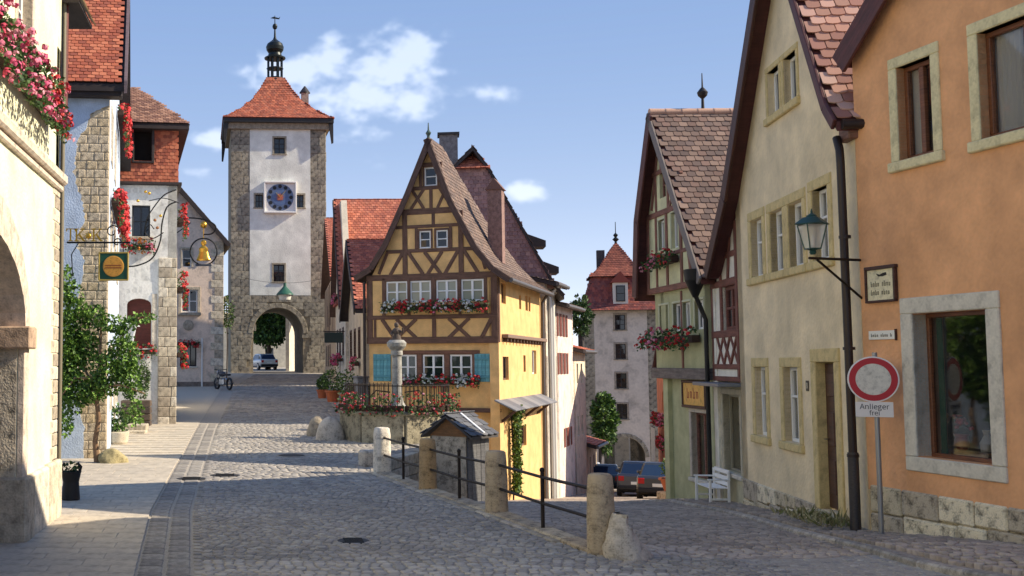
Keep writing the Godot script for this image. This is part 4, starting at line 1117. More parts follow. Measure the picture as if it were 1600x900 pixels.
	var lb := MB.new(); lb.lathe([Vector2(0.85, 23.95), Vector2(0.8, 24.15), Vector2(0.66, 24.2), Vector2(0.66, 24.35)], 8, Vector3(WT / 2, -yb, cz)); part(t, "lantern_base", lb, copper)
	for k in 8:
		var a4 := TAU * (k + 0.5) / 8
		var pb := MB.new(); pb.box(Vector3(WT / 2 + cos(a4) * 0.56, 25.1 - yb, cz + sin(a4) * 0.56), Vector3(0.15, 1.6, 0.15)); part(t, "lantern_post", pb, copper)
	var lr := MB.new(); lr.lathe([Vector2(0.66, 25.05), Vector2(0.66, 25.13)], 8, Vector3(WT / 2, -yb, cz)); part(t, "lantern_rail", lr, copper)
	var on := MB.new()
	on.lathe([Vector2(0.82, 25.85), Vector2(0.84, 25.95), Vector2(0.55, 26.1), Vector2(0.5, 26.3), Vector2(0.66, 26.55), Vector2(0.7, 26.8), Vector2(0.6, 27.05), Vector2(0.34, 27.25), Vector2(0.16, 27.4), Vector2(0.09, 27.6), Vector2(0.06, 28.2), Vector2(0.17, 28.3), Vector2(0.2, 28.45), Vector2(0.15, 28.6), Vector2(0.04, 28.68), Vector2(0.03, 29.3)], 14, Vector3(WT / 2, -yb, cz))
	part(t, "onion_cap", on, copper)
	var vn := MB.new(); vn.prism(pv([-0.35, 0.0, -0.1, 0.12, 0.3, 0.02, 0.42, 0.14, 0.34, -0.08, -0.1, -0.04]), -0.02, 0.02); part(t, "weather_vane", vn, copper, Vector3(WT / 2, 29.1 - yb, cz))
	var ch := MB.new(); ch.box(Vector3(5.95, 22.3 - yb, cz - 1.0), Vector3(0.55, 2.2, 0.55)); part(t, "chimney", ch, mat(c8(150, 140, 130), 0.9, "stone", 0.8))
	var ch2 := MB.new(); ch2.lathe([Vector2(0.42, 23.4), Vector2(0.42, 23.5), Vector2(0.05, 24.0)], 4, Vector3(5.95, -yb, cz - 1.0)); part(t, "chimney_cap", ch2, dark)
	# lamp hanging before the arch
	var lp := thing("hanging_lamp", "green hooded street lamp hanging on a wire before the tower arch", "lamp", W(2.05, 6.7, 77.0))
	var l1 := MB.new(); l1.lathe([Vector2(0.62, 0.35), Vector2(0.6, 0.42), Vector2(0.3, 0.75), Vector2(0.12, 0.95), Vector2(0.1, 1.2)], 12); part(lp, "hood", l1, mat(c8(40, 90, 74), 0.5))
	var l2 := MB.new(); l2.lathe([Vector2(0.2, -0.1), Vector2(0.4, 0.0), Vector2(0.48, 0.35)], 12); part(lp, "globe", l2, glass_mat(c8(230, 230, 220), 1.0, 0.2))
	var wi := MB.new()
	var wp := PackedVector3Array()
	for k in 13: wp.append(Vector3(lerpf(-3.4, 3.4, k / 12.0), 1.2 + 0.5 * pow((k - 6) / 6.0, 2), 2.0 * (1 if k < 6 else -1) * 0.0))
	wi.tube(wp, 0.012, 5, false); part(lp, "wire", wi, dark)

	# --- what shows through the arch
	var far := building("far_white_house", "white house with dark windows seen through the tower arch", 5.6, 106.0, -0.2, -1.0, 1.5)
	var ffx := front(far); yb = far.position.y
	panel(far, "wall", pv([0, 0.5, 16, 0.5, 16, 9.5, 0, 9.5]), [rect(2, 3, 0.9, 1.4), rect(5, 3, 0.9, 1.4), rect(8, 3, 0.9, 1.4), rect(11, 3, 0.9, 1.4)], 0.3, mat(c8(212, 200, 180), 0.9, "plaster", 0.3), ffx)
	for q in [2, 5, 8, 11]: window(far, ffx, q, 3, 0.9, 1.4, {frame = mat(c8(120, 70, 60), 0.7), pane = pane, recess = 0.12})
	slope(far, pv([-0.4, 9.2, 8, 14]), 0.4, -8, 0.15, dark, yb, redtiles, 0.3, 0.3); slope(far, pv([16.4, 9.2, 8, 14]), 0.4, -8, 0.15, dark, yb, redtiles, 0.3, 0.3)
	var far2 := building("far_cream_house", "cream house front closing the street beyond the tower arch", -8.0, 124.0, 1.0, 0.0, 1.6)
	ffx = front(far2); yb = far2.position.y
	panel(far2, "wall", pv([0, 0.5, 22, 0.5, 22, 8, 0, 8]), [rect(3, 2.5, 1, 1.5), rect(6, 2.5, 1, 1.5), rect(9, 2.5, 1, 1.5), rect(12, 2.5, 1, 1.5), rect(9, 5.2, 1, 1.5), rect(12, 5.2, 1, 1.5), rect(6, 5.2, 1, 1.5)], 0.3, mat(c8(214, 204, 180), 0.9, "plaster", 0.3), ffx)
	for q in [[3, 2.5], [6, 2.5], [9, 2.5], [12, 2.5], [9, 5.2], [12, 5.2], [6, 5.2]]: window(far2, ffx, q[0], q[1], 1.0, 1.5, {frame = mat(c8(200, 196, 188), 0.7), pane = pane, recess = 0.12})
	slope(far2, pv([-0.4, 7.8, 11, 12.5]), 0.4, -8, 0.15, dark, yb, redtiles, 0.3, 0.3); slope(far2, pv([22.4, 7.8, 11, 12.5]), 0.4, -8, 0.15, dark, yb, redtiles, 0.3, 0.3)
	tree("far_tree", "broad green tree in the street beyond the tower arch", W(1.1, 1.55, 100.0), 6.5, Vector3(2.6, 2.5, 2.4), 5200, 0.3)

	# --- lower gate tower
	var a5 := deg_to_rad(-14.0)
	var k0 := building("lower_gate_tower", "slender pale gate tower with a two-tier red roof at the bottom of the sloping street", 28.85, 95.7, cos(a5), sin(a5), -7.2, "tower")
	fx = front(k0); yb = k0.position.y
	var KW := 6.1
	var kg := arch(1.45, -7.6, 3.4, 1.75, 1.7, 16)
	var kwins := [[2.6, 5.15, 0.85, 1.3], [2.6, 2.6, 0.85, 1.3], [2.6, 0.05, 0.85, 1.3], [2.6, -2.6, 0.85, 1.3]]
	var kh := [kg]
	for q in kwins: kh.append(rect(q[0], q[1], q[2], q[3]))
	panel(k0, "wall", pv([0, -9, KW, -9, KW, 6.9, 0, 6.9]), kh, 0.6, mat(c8(206, 194, 180), 0.92, "patch", 0.12, 0.4), fx)
	panel(k0, "side_wall", pv([0, -9, KW, -9, KW, 6.9, 0, 6.9]), [], 0.5, mat(c8(206, 194, 180), 0.92, "patch", 0.12, 0.4), side_l(k0, KW, 0.02)); panel(k0, "side_wall", pv([0, -9, KW, -9, KW, 6.9, 0, 6.9]), [], 0.5, mat(c8(206, 194, 180), 0.92, "patch", 0.12, 0.4), side_r(k0, KW - 0.02))
	blocks(k0, "stone", fx, 0, -8, 0.85, 14.9, 28, 0.8, stones, 0.03, null, 0.08); blocks(k0, "stone", fx, 5.25, -8, 0.85, 14.9, 28, 0.8, stones, 0.03, null, 0.08)
	for k in 13:
		var an6 := PI * (k + 0.5) / 13
		var vs2 := MB.new(); vs2.bbox(Vector3.ZERO, Vector3(0.32, 0.42, 0.2), 0.02)
		partx(k0, "arch_stone", vs2, stones[k % 4], fx * Transform3D(Basis(Vector3(0, 0, 1), an6), Vector3(3.15 + cos(an6) * 1.86, -5.85 + sin(an6) * 1.86, -0.03)))
	for q in kwins: window(k0, fx, q[0], q[1], q[2], q[3], {frame = dark, pane = pane, recess = 0.2, nx = 2, ny = 3, bar = 0.06, surround = mat(c8(150, 138, 124), 0.9, "stone", 0.8), sw = 0.16, sp = 0.03, sill = stones[1]})
	var maroontiles := [c8(140, 72, 62), c8(120, 62, 58), c8(156, 84, 70), c8(130, 76, 70)]
	curved_hip(k0, KW / 2, -KW / 2, [[3.75, 3.75, 6.8], [3.0, 3.0, 7.6], [2.55, 2.55, 8.7], [2.2, 2.2, 9.9]], dark, maroontiles, 0.24, 0.2, yb)
	curved_hip(k0, KW / 2, -KW / 2, [[2.5, 2.5, 9.85], [1.5, 1.5, 10.8], [0.8, 0.8, 11.9], [0.08, 0.08, 13.0]], dark, [c8(150, 84, 66), c8(138, 78, 64), c8(160, 94, 74)], 0.24, 0.2, yb)
	var kv := []
	for z in [0.0, -KW]:
		var line := PackedVector3Array()
		for p in arch(1.45, -8.5, 3.4, 2.65, 1.7, 16): line.append(Vector3(p.x, p.y - yb, z - 0.05))
		line.append(line[0]); line.remove_at(0)
		kv.append(line)
	var kvb := MB.new(); kvb.grid(kv, false, 1.0); part(k0, "vault", kvb, stones[3])
	panel(k0, "rear_wall", pv([0, -9, KW, -9, KW, 6.9, 0, 6.9]), [kg], 0.5, stones[1], off(fx, 0, 0, -KW + 0.5))
	var kf := MB.new(); kf.lathe([Vector2(0.14, 12.7), Vector2(0.1, 13.2), Vector2(0.3, 13.4), Vector2(0.1, 13.6), Vector2(0.22, 13.8), Vector2(0.04, 14.0), Vector2(0.03, 15.0)], 10, Vector3(KW / 2, -yb, -KW / 2)); part(k0, "finial", kf, copper)
	var dm := MB.new(); dm.box(Vector3(3.1, 8.35 - yb, -0.6), Vector3(1.25, 1.9, 1.6)); part(k0, "dormer", dm, mat(c8(214, 206, 194), 0.9))
	var dmr := MB.new(); dmr.prism(pv([-0.85, 0, 0.85, 0, 0, 1.0]), -1.8, 0.35); part(k0, "dormer_roof", dmr, mat(c8(140, 70, 58), 0.85, "grain", 1.0), Vector3(3.1, 9.25 - yb, 0))
	window(k0, off(fx, 0, 0, 0.28), 2.72, 7.6, 0.76, 1.4, {frame = dark, pane = pane, recess = 0.04, nx = 1, ny = 2, bar = 0.08})
	var kc := MB.new(); kc.box(Vector3(1.75, 11.3 - yb, -3.8), Vector3(0.7, 2.4, 0.7)); part(k0, "chimney", kc, mat(c8(80, 74, 74), 0.9, "stone", 0.8))
	var kb := building("gate_inner_wall", "stone wall of the yard seen through the lower gate arch", 24.5, 109.0, 1.0, -0.6, -8.0, "wall")
	panel(kb, "wall", pv([0, -10, 16, -10, 16, -2, 0, -2]), [], 0.5, stones[1], front(kb))
	slab(kb, "white_pier", 11.0, -8.4, 1.3, 4.6, 0.0, 0.6, mat(c8(226, 220, 208), 0.9, "patch", 0.3), front(kb))
	var kl := building("gate_flank_wall", "mossy stone flank wall beside the lower gate tower", 26.3, 92.0, 1.0, 0.8, -7.2, "wall")
	panel(kl, "wall", pv([0, -9, 3.4, -9, 3.4, -4.2, 0, -4.0]), [], 0.6, stones[3], front(kl))
func clock_plate() -> MB:
	var b := MB.new()
	b.bbox(Vector3(0, 0, 0.05), Vector3(2.24, 2.13, 0.12), 0.02)
	for q in [[0, 1.12, 2.4, 0.12], [0, -1.12, 2.4, 0.12]]: b.bbox(Vector3(q[0], q[1], 0.14), Vector3(q[2], q[3], 0.3), 0.02)
	for q in [-1.16, 1.16]: b.bbox(Vector3(q, 0, 0.137), Vector3(0.12, 2.12, 0.29), 0.02)
	return b
func tree(called: String, label: String, at: Vector3, h: float, r: Vector3, n: int, ls: float) -> Node3D:
	var o := thing(called, label, "tree", at)
	var b := MB.new()
	b.tube(PackedVector3Array([Vector3(0, -0.2, 0), Vector3(0.1, h * 0.3, 0.05), Vector3(-0.05, h * 0.6, 0.1), Vector3(0, h * 0.85, 0)]), [h * 0.04, h * 0.03, h * 0.022, 0.02], 8)
	part(o, "trunk", b, mat(c8(92, 76, 60), 0.95, "wood", 0.5))
	var lb := MB.new()
	for k in 9:
		var d := rdir(); d.y = absf(d.y) * 0.6 + 0.3
		lb.tube(PackedVector3Array([Vector3(0, h * rr(0.35, 0.6), 0), Vector3(0, h * 0.6, 0) + d * r.x * 0.5, Vector3(0, h * 0.62, 0) + d * r.x * 0.9]), [h * 0.016, h * 0.01, 0.01], 6)
	part(o, "limbs", lb, mat(c8(92, 76, 60), 0.95, "wood", 0.5))
	bush(o, "crown", Vector3(0, h - r.y * 0.9, 0), r, n, GREENS + BRIGHT, ls)
	return o

func build_centre() -> void:
	var yellow := mat(c8(226, 184, 124), 0.92, "plaster", 0.3, 0.35)
	var tim := mat(c8(104, 76, 62), 0.75, "wood", 0.8, 0.5)
	var timd := mat(c8(84, 62, 54), 0.75, "wood", 0.8, 0.5)
	var white := mat(c8(236, 236, 234), 0.5)
	var pane := glass_mat(c8(22, 24, 30))
	var dark := mat(c8(52, 44, 42), 0.7, "wood", 0.7)
	var zinc := mat(c8(96, 92, 92), 0.5, "", 1, 0, 0.5)
	var browntiles := [c8(118, 100, 91), c8(108, 90, 83), c8(130, 110, 99), c8(100, 86, 81), c8(124, 102, 91)]
	var redtiles := [c8(188, 110, 84), c8(176, 100, 78), c8(198, 122, 96), c8(166, 96, 78)]
	var plumtiles := [c8(156, 122, 116), c8(150, 116, 112), c8(162, 128, 120), c8(144, 112, 110)]
	# --- the little yellow house in the fork
	var a := deg_to_rad(24.0)
	var FW := 4.5
	var h := building("yellow_timbered_house", "small crooked yellow half-timbered house with steep gable standing in the fork", 7.91 - FW * cos(a), 35.5 + FW * sin(a), cos(a), -sin(a), -2.3)
	var fx := front(h)
	var yb := h.position.y
	var row := [[0.7, 4.25, 0.76, 0.74], [1.53, 4.25, 0.74, 0.74], [2.44, 4.25, 0.72, 0.74], [3.28, 4.25, 0.76, 0.74]]
	var low := [[1.1, 1.66, 0.62, 0.84], [1.93, 1.66, 0.73, 0.84], [2.86, 1.66, 0.74, 0.84]]
	var mid := [[1.88, 6.07, 0.4, 0.6], [2.46, 6.07, 0.4, 0.6]]
	var top := [[2.08, 8.18, 0.44, 0.64]]
	var hs := []
	for q in row + mid + top: hs.append(rect(q[0], q[1], q[2], q[3]))
	panel(h, "wall", pv([0, 2.9, FW, 2.9, FW, 5.1, 4.3, 5.25, 3.83, 5.95, 3.1, 7.4, 2.29, 9.5, 1.56, 7.95, 0.75, 6.25, 0.2, 5.2, 0, 5.1]), hs, 0.3, yellow, fx)
	var ls := []
	for q in low: ls.append(rect(q[0], q[1], q[2], q[3]))
	panel(h, "lower_wall", pv([0.05, 0.72, FW - 0.05, 0.72, FW - 0.05, 2.9, 0.05, 2.9]), ls, 0.3, yellow, off(fx, 0, 0, -0.1))
	panel(h, "cellar_wall", pv([0.05, -3.5, FW - 0.2, -3.5, FW - 0.2, 0.66, 0.05, 0.66]), [], 0.3, yellow, off(fx, 0, 0, -0.35))
	var st := {frame = white, pane = pane, recess = 0.05, nx = 2, ny = 2, transom = 0.5, bar = 0.06, surround = tim, sw = 0.06, sp = 0.03}
	for q in row:
		var s := st.duplicate(); s.pane = glass_mat(c8(150, 150, 130), 1.0, 0.08) ; window(h, fx, q[0], q[1], q[2], q[3], s)
	for q in mid + top:
		var s2 := st.duplicate(); s2.nx = 1; s2.bar = 0.05; window(h, fx, q[0], q[1], q[2], q[3], s2)
	for q in low:
		var s3 := st.duplicate(); s3.recess = 0.04; s3.pane = glass_mat(c8(30, 42, 40)); window(h, off(fx, 0, 0, -0.1), q[0], q[1], q[2], q[3], s3)
	# framing: [x1, y1, x2, y2, width]
	for q in [[0, 5.12, FW, 5.12, 0.2], [0, 2.98, FW, 2.98, 0.22], [0.0, 3.76, FW, 3.76, 0.14], [0.12, 2.9, 0.12, 5.1, 0.2], [FW - 0.12, 2.9, FW - 0.12, 5.1, 0.22], [0.62, 3.76, 0.62, 5.1, 0.12], [1.5, 3.76, 1.5, 5.1, 0.1], [2.36, 3.76, 2.36, 5.1, 0.12], [3.24, 3.76, 3.24, 5.1, 0.1], [4.1, 3.76, 4.1, 5.1, 0.11],
		[0.55, 3.7, 1.0, 3.05, 0.13], [2.36, 3.05, 2.36, 3.7, 0.14], [1.05, 3.05, 1.75, 3.7, 0.12], [1.75, 3.05, 1.05, 3.7, 0.12], [2.85, 3.05, 3.55, 3.7, 0.12], [3.55, 3.05, 2.85, 3.7, 0.12], [3.95, 3.05, 4.3, 3.72, 0.13], [0.3, 3.05, 0.3, 3.7, 0.08],
		[1.28, 7.33, 3.1, 7.33, 0.2], [1.02, 6.82, 3.34, 6.82, 0.11], [0.72, 6.0, 3.74, 6.0, 0.12], [1.38, 5.2, 1.38, 7.3, 0.17], [3.3, 5.2, 3.3, 7.3, 0.17], [2.37, 6.85, 2.37, 7.28, 0.11], [1.78, 6.0, 1.78, 6.82, 0.1], [2.96, 6.0, 2.96, 6.82, 0.1],
		[1.5, 5.95, 2.0, 5.2, 0.12], [2.06, 5.95, 2.6, 5.2, 0.12], [2.66, 5.95, 2.16, 5.2, 0.12], [3.2, 5.95, 2.75, 5.2, 0.12], [1.3, 5.95, 0.85, 5.2, 0.12], [3.4, 5.95, 3.85, 5.2, 0.12], [0.75, 5.95, 0.45, 5.25, 0.1], [3.95, 5.9, 4.1, 5.3, 0.1],
		[1.66, 8.12, 2.8, 8.12, 0.13], [2.3, 7.4, 2.3, 8.08, 0.11], [1.6, 7.42, 2.05, 8.08, 0.1], [2.05, 7.42, 1.65, 8.08, 0.1], [2.52, 7.42, 2.8, 8.02, 0.1], [3.0, 7.42, 2.6, 8.08, 0.1], [1.95, 8.12, 1.95, 8.9, 0.1], [2.64, 8.12, 2.64, 8.9, 0.1], [1.9, 8.92, 2.7, 8.92, 0.12]]: beam(h, fx, q[0], q[1], q[2], q[3], q[4], tim)
	slab(h, "wood_surround", 0.95, 2.52, 2.9, 0.12, -0.12, -0.06, mat(c8(120, 84, 66), 0.75, "wood", 0.8, 0.5), fx)
	for q in [1.76, 2.7, 3.64]: slab(h, "wood_post", q, 1.55, 0.14, 0.97, -0.12, -0.06, mat(c8(120, 84, 66), 0.75, "wood", 0.8, 0.5), fx)
	slab(h, "sill_beam", -0.05, 0.6, FW + 0.05, 0.14, -0.4, -0.02, timd, fx)
	for q in [0.2, 3.68]:   # teal shutters of boards
		var sh := slab(h, "shutter", q, 1.6, 0.62, 0.92, -0.1, -0.07, mat(c8(96, 158, 168), 0.7), fx, 0.004)
		for k in 5:
			var sb := MB.new(); sb.bbox(Vector3.ZERO, Vector3(0.116, 0.9, 0.02), 0.006)
			part(sh, "board", sb, mat(c8(104, 166, 176) if k % 2 else c8(92, 154, 166), 0.7, "wood", 1.0, 0.3), Vector3(-0.248 + k * 0.124, 0, 0.02))
		for y in [-0.3, 0.3]:
			var sb2 := MB.new(); sb2.bbox(Vector3.ZERO, Vector3(0.6, 0.07, 0.02), 0.006); part(sh, "rail", sb2, mat(c8(84, 144, 156), 0.7), Vector3(0, y, 0.04))
	# roof with bell-cast eaves
	var DEP := 8.2
	var lp := pv([-0.35, 5.15, 0.2, 5.45, 0.72, 6.25, 1.5, 7.9, 2.29, 9.75]); var rp := pv([4.95, 4.95, 4.42, 5.32, 3.88, 6.0, 3.08, 7.55, 2.29, 9.75])
	slope(h, lp, 0.28, -DEP, 0.14, dark, yb, browntiles, 0.17, 0.14, 0, -1.6); slope(h, rp, 0.28, -DEP, 0.14, dark, yb, browntiles, 0.17, 0.14, 60, -1.6)
	var hb := MB.new()
	for k in 4:
		var q := []
		for i in [k, k + 1]:
			for pr in [lp, rp]: q.append(Vector3(pr[i].x, pr[i].y - yb, lerpf(-DEP, -1.6, (pr[i].y - pr[0].y) / (pr[4].y - pr[0].y))))
		hb.quad(q[0], q[1], q[3], q[2])
	part(h, "hip_roof", hb, mat(c8(122, 98, 88), 0.85, "grain", 2.0))
	verge(h, lp, 0.28, 0.2, timd, yb); verge(h, rp, 0.28, 0.2, timd, yb)
	var fin := MB.new(); fin.lathe([Vector2(0.06, 9.6), Vector2(0.05, 9.85), Vector2(0.1, 9.95), Vector2(0.03, 10.05), Vector2(0.015, 10.3)], 8, Vector3(2.29, -yb, 0.2)); part(h, "finial", fin, mat(c8(60, 80, 74), 0.5))
	# sunlit side
	var sx := side_r(h, FW)
	var sw := [[0.55, 4.2, 0.75, 0.7], [3.7, 4.15, 0.4, 0.5], [4.95, 4.15, 0.5, 0.55], [5.6, 4.15, 0.4, 0.55], [0.6, 1.65, 1.0, 0.78], [4.35, 1.9, 0.45, 0.6], [6.15, 1.8, 0.9, 0.9], [3.5, -0.75, 1.2, 0.75]]
	var sh2 := []
	for q in sw: sh2.append(rect(q[0], q[1], q[2], q[3]))
	panel(h, "side_wall", pv([0, -4.0, DEP, -4.0, DEP, 5.1, 0, 5.1]), sh2, 0.3, mat(c8(226, 184, 124), 0.92, "plaster", 0.3, 0.35), sx)
	for k in sw.size():
		var q: Array = sw[k]
		window(h, sx, q[0], q[1], q[2], q[3], {frame = tim if k != 6 else white, pane = pane, recess = 0.12, nx = 2 if q[2] > 0.6 else 1, ny = 1, bar = 0.06})
	beam(h, sx, 0.1, 2.9, 0.1, 5.0, 0.2, tim)
	slab(h, "ledge", 0.5, 3.05, DEP - 0.4, 0.12, 0.0, 0.22, mat(c8(130, 108, 96), 0.85, "grain", 1.0), sx)
	for k in 12: slab(h, "ledge_bracket", 0.7 + k * 0.6, 2.92, 0.1, 0.13, 0.0, 0.16, timd, sx)
	for k in 10:   # lean-to roof tiles along the side
		var lt := MB.new(); lt.bbox(Vector3.ZERO, Vector3(0.86, 0.05, 0.75), 0.01)
		partx(h, "lean_to_slate", lt, mat([c8(120, 122, 128), c8(104, 106, 114), c8(136, 136, 140)][k % 3], 0.6, "grain", 1.5), sx * Transform3D(Basis(Vector3.RIGHT, 0.45), Vector3(-0.1 + k * 0.86, 0.86, 0.28)))
	for q in [0.3, 2.3, 4.6, 7.0]: beam(h, Transform3D(sx.basis * Basis(Vector3.UP, PI / 2), sx * Vector3(q, 0, 0)), -0.5, 0.7, 0.0, 0.3, 0.09, timd)
	pipe(h, "downpipe", [sx * Vector3(DEP - 0.1, 4.9, 0.3), sx * Vector3(DEP - 0.12, 4.6, 0.1), sx * Vector3(DEP - 0.12, -3.5, 0.1)], 0.06, zinc, 8)
	pipe(h, "eave_gutter", [Vector3(4.98, 4.9 - yb, 0.3), Vector3(4.98, 4.9 - yb, -DEP)], 0.08, zinc, 8)
	pipe(h, "corner_pipe", [Vector3(-0.05, 5.0 - yb, 0.1), Vector3(-0.05, 0 - yb, 0.1)], 0.05, dark, 8)
	var cb := MB.new(); cb.box(Vector3(3.95, 7.0 - yb, -2.6), Vector3(0.5, 2.6, 0.5)); part(h, "chimney", cb, mat(c8(140, 112, 104), 0.9, "stone", 1.0, 0.5))
	var cb2 := MB.new(); cb2.prism(pv([-0.32, 0, 0.32, 0, 0, 0.4]), -0.3, 0.3); part(h, "chimney_cap", cb2, mat(c8(120, 90, 82), 0.9), Vector3(3.95, 8.3 - yb, -2.6))
	flower_box("window box of white and red flowers under the yellow house's upper row of four windows", h.to_global(Vector3(2.4, 3.98 - yb, 0.05)), h.basis, 3.6, 0.3, [WHITES, REDS, WHITES, REDS, WHITES + PINKS, REDS, WHITES, REDS], 1.5, 0.1, "", 0.05)
	flower_box("window box of red and white flowers between the yellow house's teal shutters", h.to_global(Vector3(2.55, 1.5 - yb, -0.05)), h.basis, 2.6, 0.3, [PINKS + WHITES, REDS, WHITES, REDS, REDS, WHITES, REDS], 1.4, 0.08, "", 0.05)
	# creeper on the corner
	var iv := thing("creeper", "green creeper climbing the yellow house's lower corner to its lean-to roof", "creeper", h.to_global(Vector3(FW + 0.1, 0, -1.5)))
	pipe(iv, "stem", [Vector3(0, -0.3, 0), Vector3(0.05, 1.0, 0.02), Vector3(-0.02, 2.8, 0.0)], 0.03, dark, 6)
	var il := MB.new(); il.tinted = true
	for k in 1500:
		il.col = BRIGHT[rng.randi() % 4] if k % 3 else GREENS[rng.randi() % 5]
		var y := rr(0.2, 3.1)
		var wd := 0.22 + (0.55 if y > 2.5 else 0.0)
		var p := Vector3(rr(0.0, 0.25), y, -rr(-wd, wd))
		il.leaf(p, (rdir() + Vector3(0.5, -0.4, 0.4)).normalized(), rdir(), rr(0.08, 0.14), rr(0.07, 0.12))
	part(iv, "foliage", il, vmat(0.65, 0.4))

	# --- big plum roofed house behind
	var g := building("plum_roofed_house", "tall house with a plum tiled half-hipped gable rising behind the yellow timbered house", 8.8 - 4.6 * cos(0.16), 44.0 + 4.6 * sin(0.16), cos(0.16), -sin(0.16), -3.4)
	fx = front(g); yb = g.position.y
	panel(g, "wall", pv([1.2, -5, 7.6, -5, 7.6, 5.3, 1.2, 5.3]), [], 0.3, mat(c8(226, 216, 200), 0.9, "plaster", 0.3), fx)
	panel(g, "gable_wall", pv([1.0, 5.2, 7.9, 5.2, 5.25, 10.15, 4.05, 10.15, 2.4, 8.7]), [], 0.3, mat(c8(140, 110, 108), 0.9), off(fx, 0, 0, 0.05))
	tiles(g, Vector3(-1.2, 5.2 - yb, 0.05), Vector3(1, 0, 0), Vector3(0, 1, 0), 9.1, 4.95, 0.2, 0.16, plumtiles, 0, func(x, y): return y < 4.95 and x < 9.05 - y * 0.53 and x > 2.2 + y * 0.4 + maxf(0.0, y - 3.5) * 0.8)
	var hp := MB.new(); hp.quad(Vector3(3.95, 10.1 - yb, 0.25), Vector3(5.35, 10.1 - yb, 0.25), Vector3(4.72, 11.0 - yb, -0.9), Vector3(4.6, 11.0 - yb, -0.9)); part(g, "hip_roof", hp, mat(c8(170, 90, 66), 0.85))
	tiles(g, Vector3(3.95, 10.1 - yb, 0.25), Vector3(1, 0, 0), Vector3(0, 0.9, -1.15).normalized(), 1.4, 1.4, 0.19, 0.15, redtiles, 0, func(x, y): return absf(x - 0.7) < 0.72 - y * 0.45)
	slope(g, pv([8.15, 4.9, 7.7, 5.5, 5.3, 10.1, 4.66, 11.0]), 0.2, -9, 0.15, dark, yb, browntiles, 0.2, 0.2); slope(g, pv([0.7, 5.0, 2.3, 8.7, 4.66, 11.0]), 0.2, -9, 0.15, dark, yb, browntiles, 0.2, 0.2)
	panel(g, "side_wall", pv([0, -5, 9, -5, 9, 5.2, 0, 5.2]), [], 0.3, mat(c8(236, 230, 218), 0.9, "plaster", 0.3), side_r(g, 7.6))
	var gc := MB.new(); gc.box(Vector3(3.7, 10.6 - yb, -0.8), Vector3(0.75, 2.2, 0.6)); part(g, "chimney", gc, mat(c8(120, 116, 116), 0.9, "stone", 0.8, 0.5))
	var gc2 := MB.new(); gc2.box(Vector3(3.7, 11.73 - yb, -0.8), Vector3(0.9, 0.1, 0.75)); part(g, "chimney_cap", gc2, mat(c8(60, 56, 56), 0.8))
	for q in [[7.0, 7.0], [7.5, 5.9]]:
		var dm := MB.new(); dm.prism(pv([0, 0, 0.9, 0, 0.9, 0.25, 0, 0.6]), -2.2, -1.0); part(g, "dormer", dm, dark, Vector3(q[0] - 0.3, q[1] - yb, 0))

	# --- houses stepping down the sloping street: [x along side line, width, eave, wall colour, label]
	var dirx := 0.47 / sqrt(1 + 0.47 * 0.47); var dird := 1.0 / sqrt(1 + 0.47 * 0.47)
	for q in [[8.35, 2.4, 5.5, c8(222, 212, 198), "tall narrow white house with grey downpipes behind the yellow house", 0], [10.75, 4.2, 4.75, c8(226, 208, 196), "pale pink-white house with red-brown shutters on the sloping street", 1], [15.0, 3.4, 2.9, c8(228, 214, 190), "cream house with a red roof lower down the sloping street", 2], [18.4, 3.2, -1.6, c8(206, 190, 168), "low weathered house before the lower gate tower", 3]]:
		# front faces the lane: local x runs down the lane
		var w := building("lane_house", q[4], 7.91 + dirx * q[0], 35.5 + dird * q[0], dirx, dird, -3.4)
		var wf := front(w); var wy := w.position.y
		var wl := []
		var spots := []
		if q[5] == 1:
			for rw in [[3.35, 0.95], [1.75, 0.9], [-1.35, 0.8]]:
				for cx in [0.35, 1.15, 1.95] if rw[0] > 0 else [1.6, 2.6]: spots.append([cx, rw[0], 0.42, rw[1]])
		elif q[5] == 0: spots = [[0.9, 2.6, 0.5, 0.9], [0.9, 0.4, 0.5, 0.9]]
		else: spots = [[0.8, q[2] - 1.6, 0.5, 0.9], [2.0, q[2] - 1.6, 0.5, 0.9], [0.8, q[2] - 4.0, 0.5, 0.9], [2.0, q[2] - 4.0, 0.5, 0.9]]
		for s in spots: wl.append(rect(s[0], s[1], s[2], s[3]))
		panel(w, "wall", pv([0, -6.5, q[1], -6.5, q[1], q[2], 0, q[2]]), wl, 0.3, mat(q[3], 0.9, "patch", 0.25, 0.3), wf)
		for s in spots:
			window(w, wf, s[0], s[1], s[2], s[3], {frame = white, pane = pane, recess = 0.15, nx = 1, ny = 2, bar = 0.05})
			if q[5] == 1:
				for sd in [-0.26, 0.44]: slab(w, "shutter", s[0] + sd, s[1], 0.24, s[3], 0.005, 0.04, mat(c8(124, 66, 54), 0.7, "wood", 1.0), wf)
		panel(w, "side_wall", pv([0, -6.5, 6, -6.5, 6, q[2], 0, q[2]]), [], 0.3, mat(q[3], 0.9, "patch", 0.25, 0.3), side_l(w, 6.0)); panel(w, "side_wall", pv([0, -6.5, 6, -6.5, 6, q[2], 0, q[2]]), [], 0.3, mat(q[3], 0.9, "patch", 0.25, 0.3), side_r(w, q[1]))
		var rt := redtiles if q[5] > 1 else browntiles
		# ridge along the lane: slope towards it
		var rb := MB.new()
		var e0: float = q[2] - wy
		rb.prism(pv([0.45, e0 - 0.1, -2.6, e0 + 0.65, -2.6, e0 + 0.5, 0.45, e0 - 0.25]), -0.1, q[1] + 0.1, Transform3D(Basis(Vector3(0, 0, 1), Vector3.UP, Vector3(1, 0, 0)) , Vector3.ZERO))
		part(w, "roof", rb, dark)
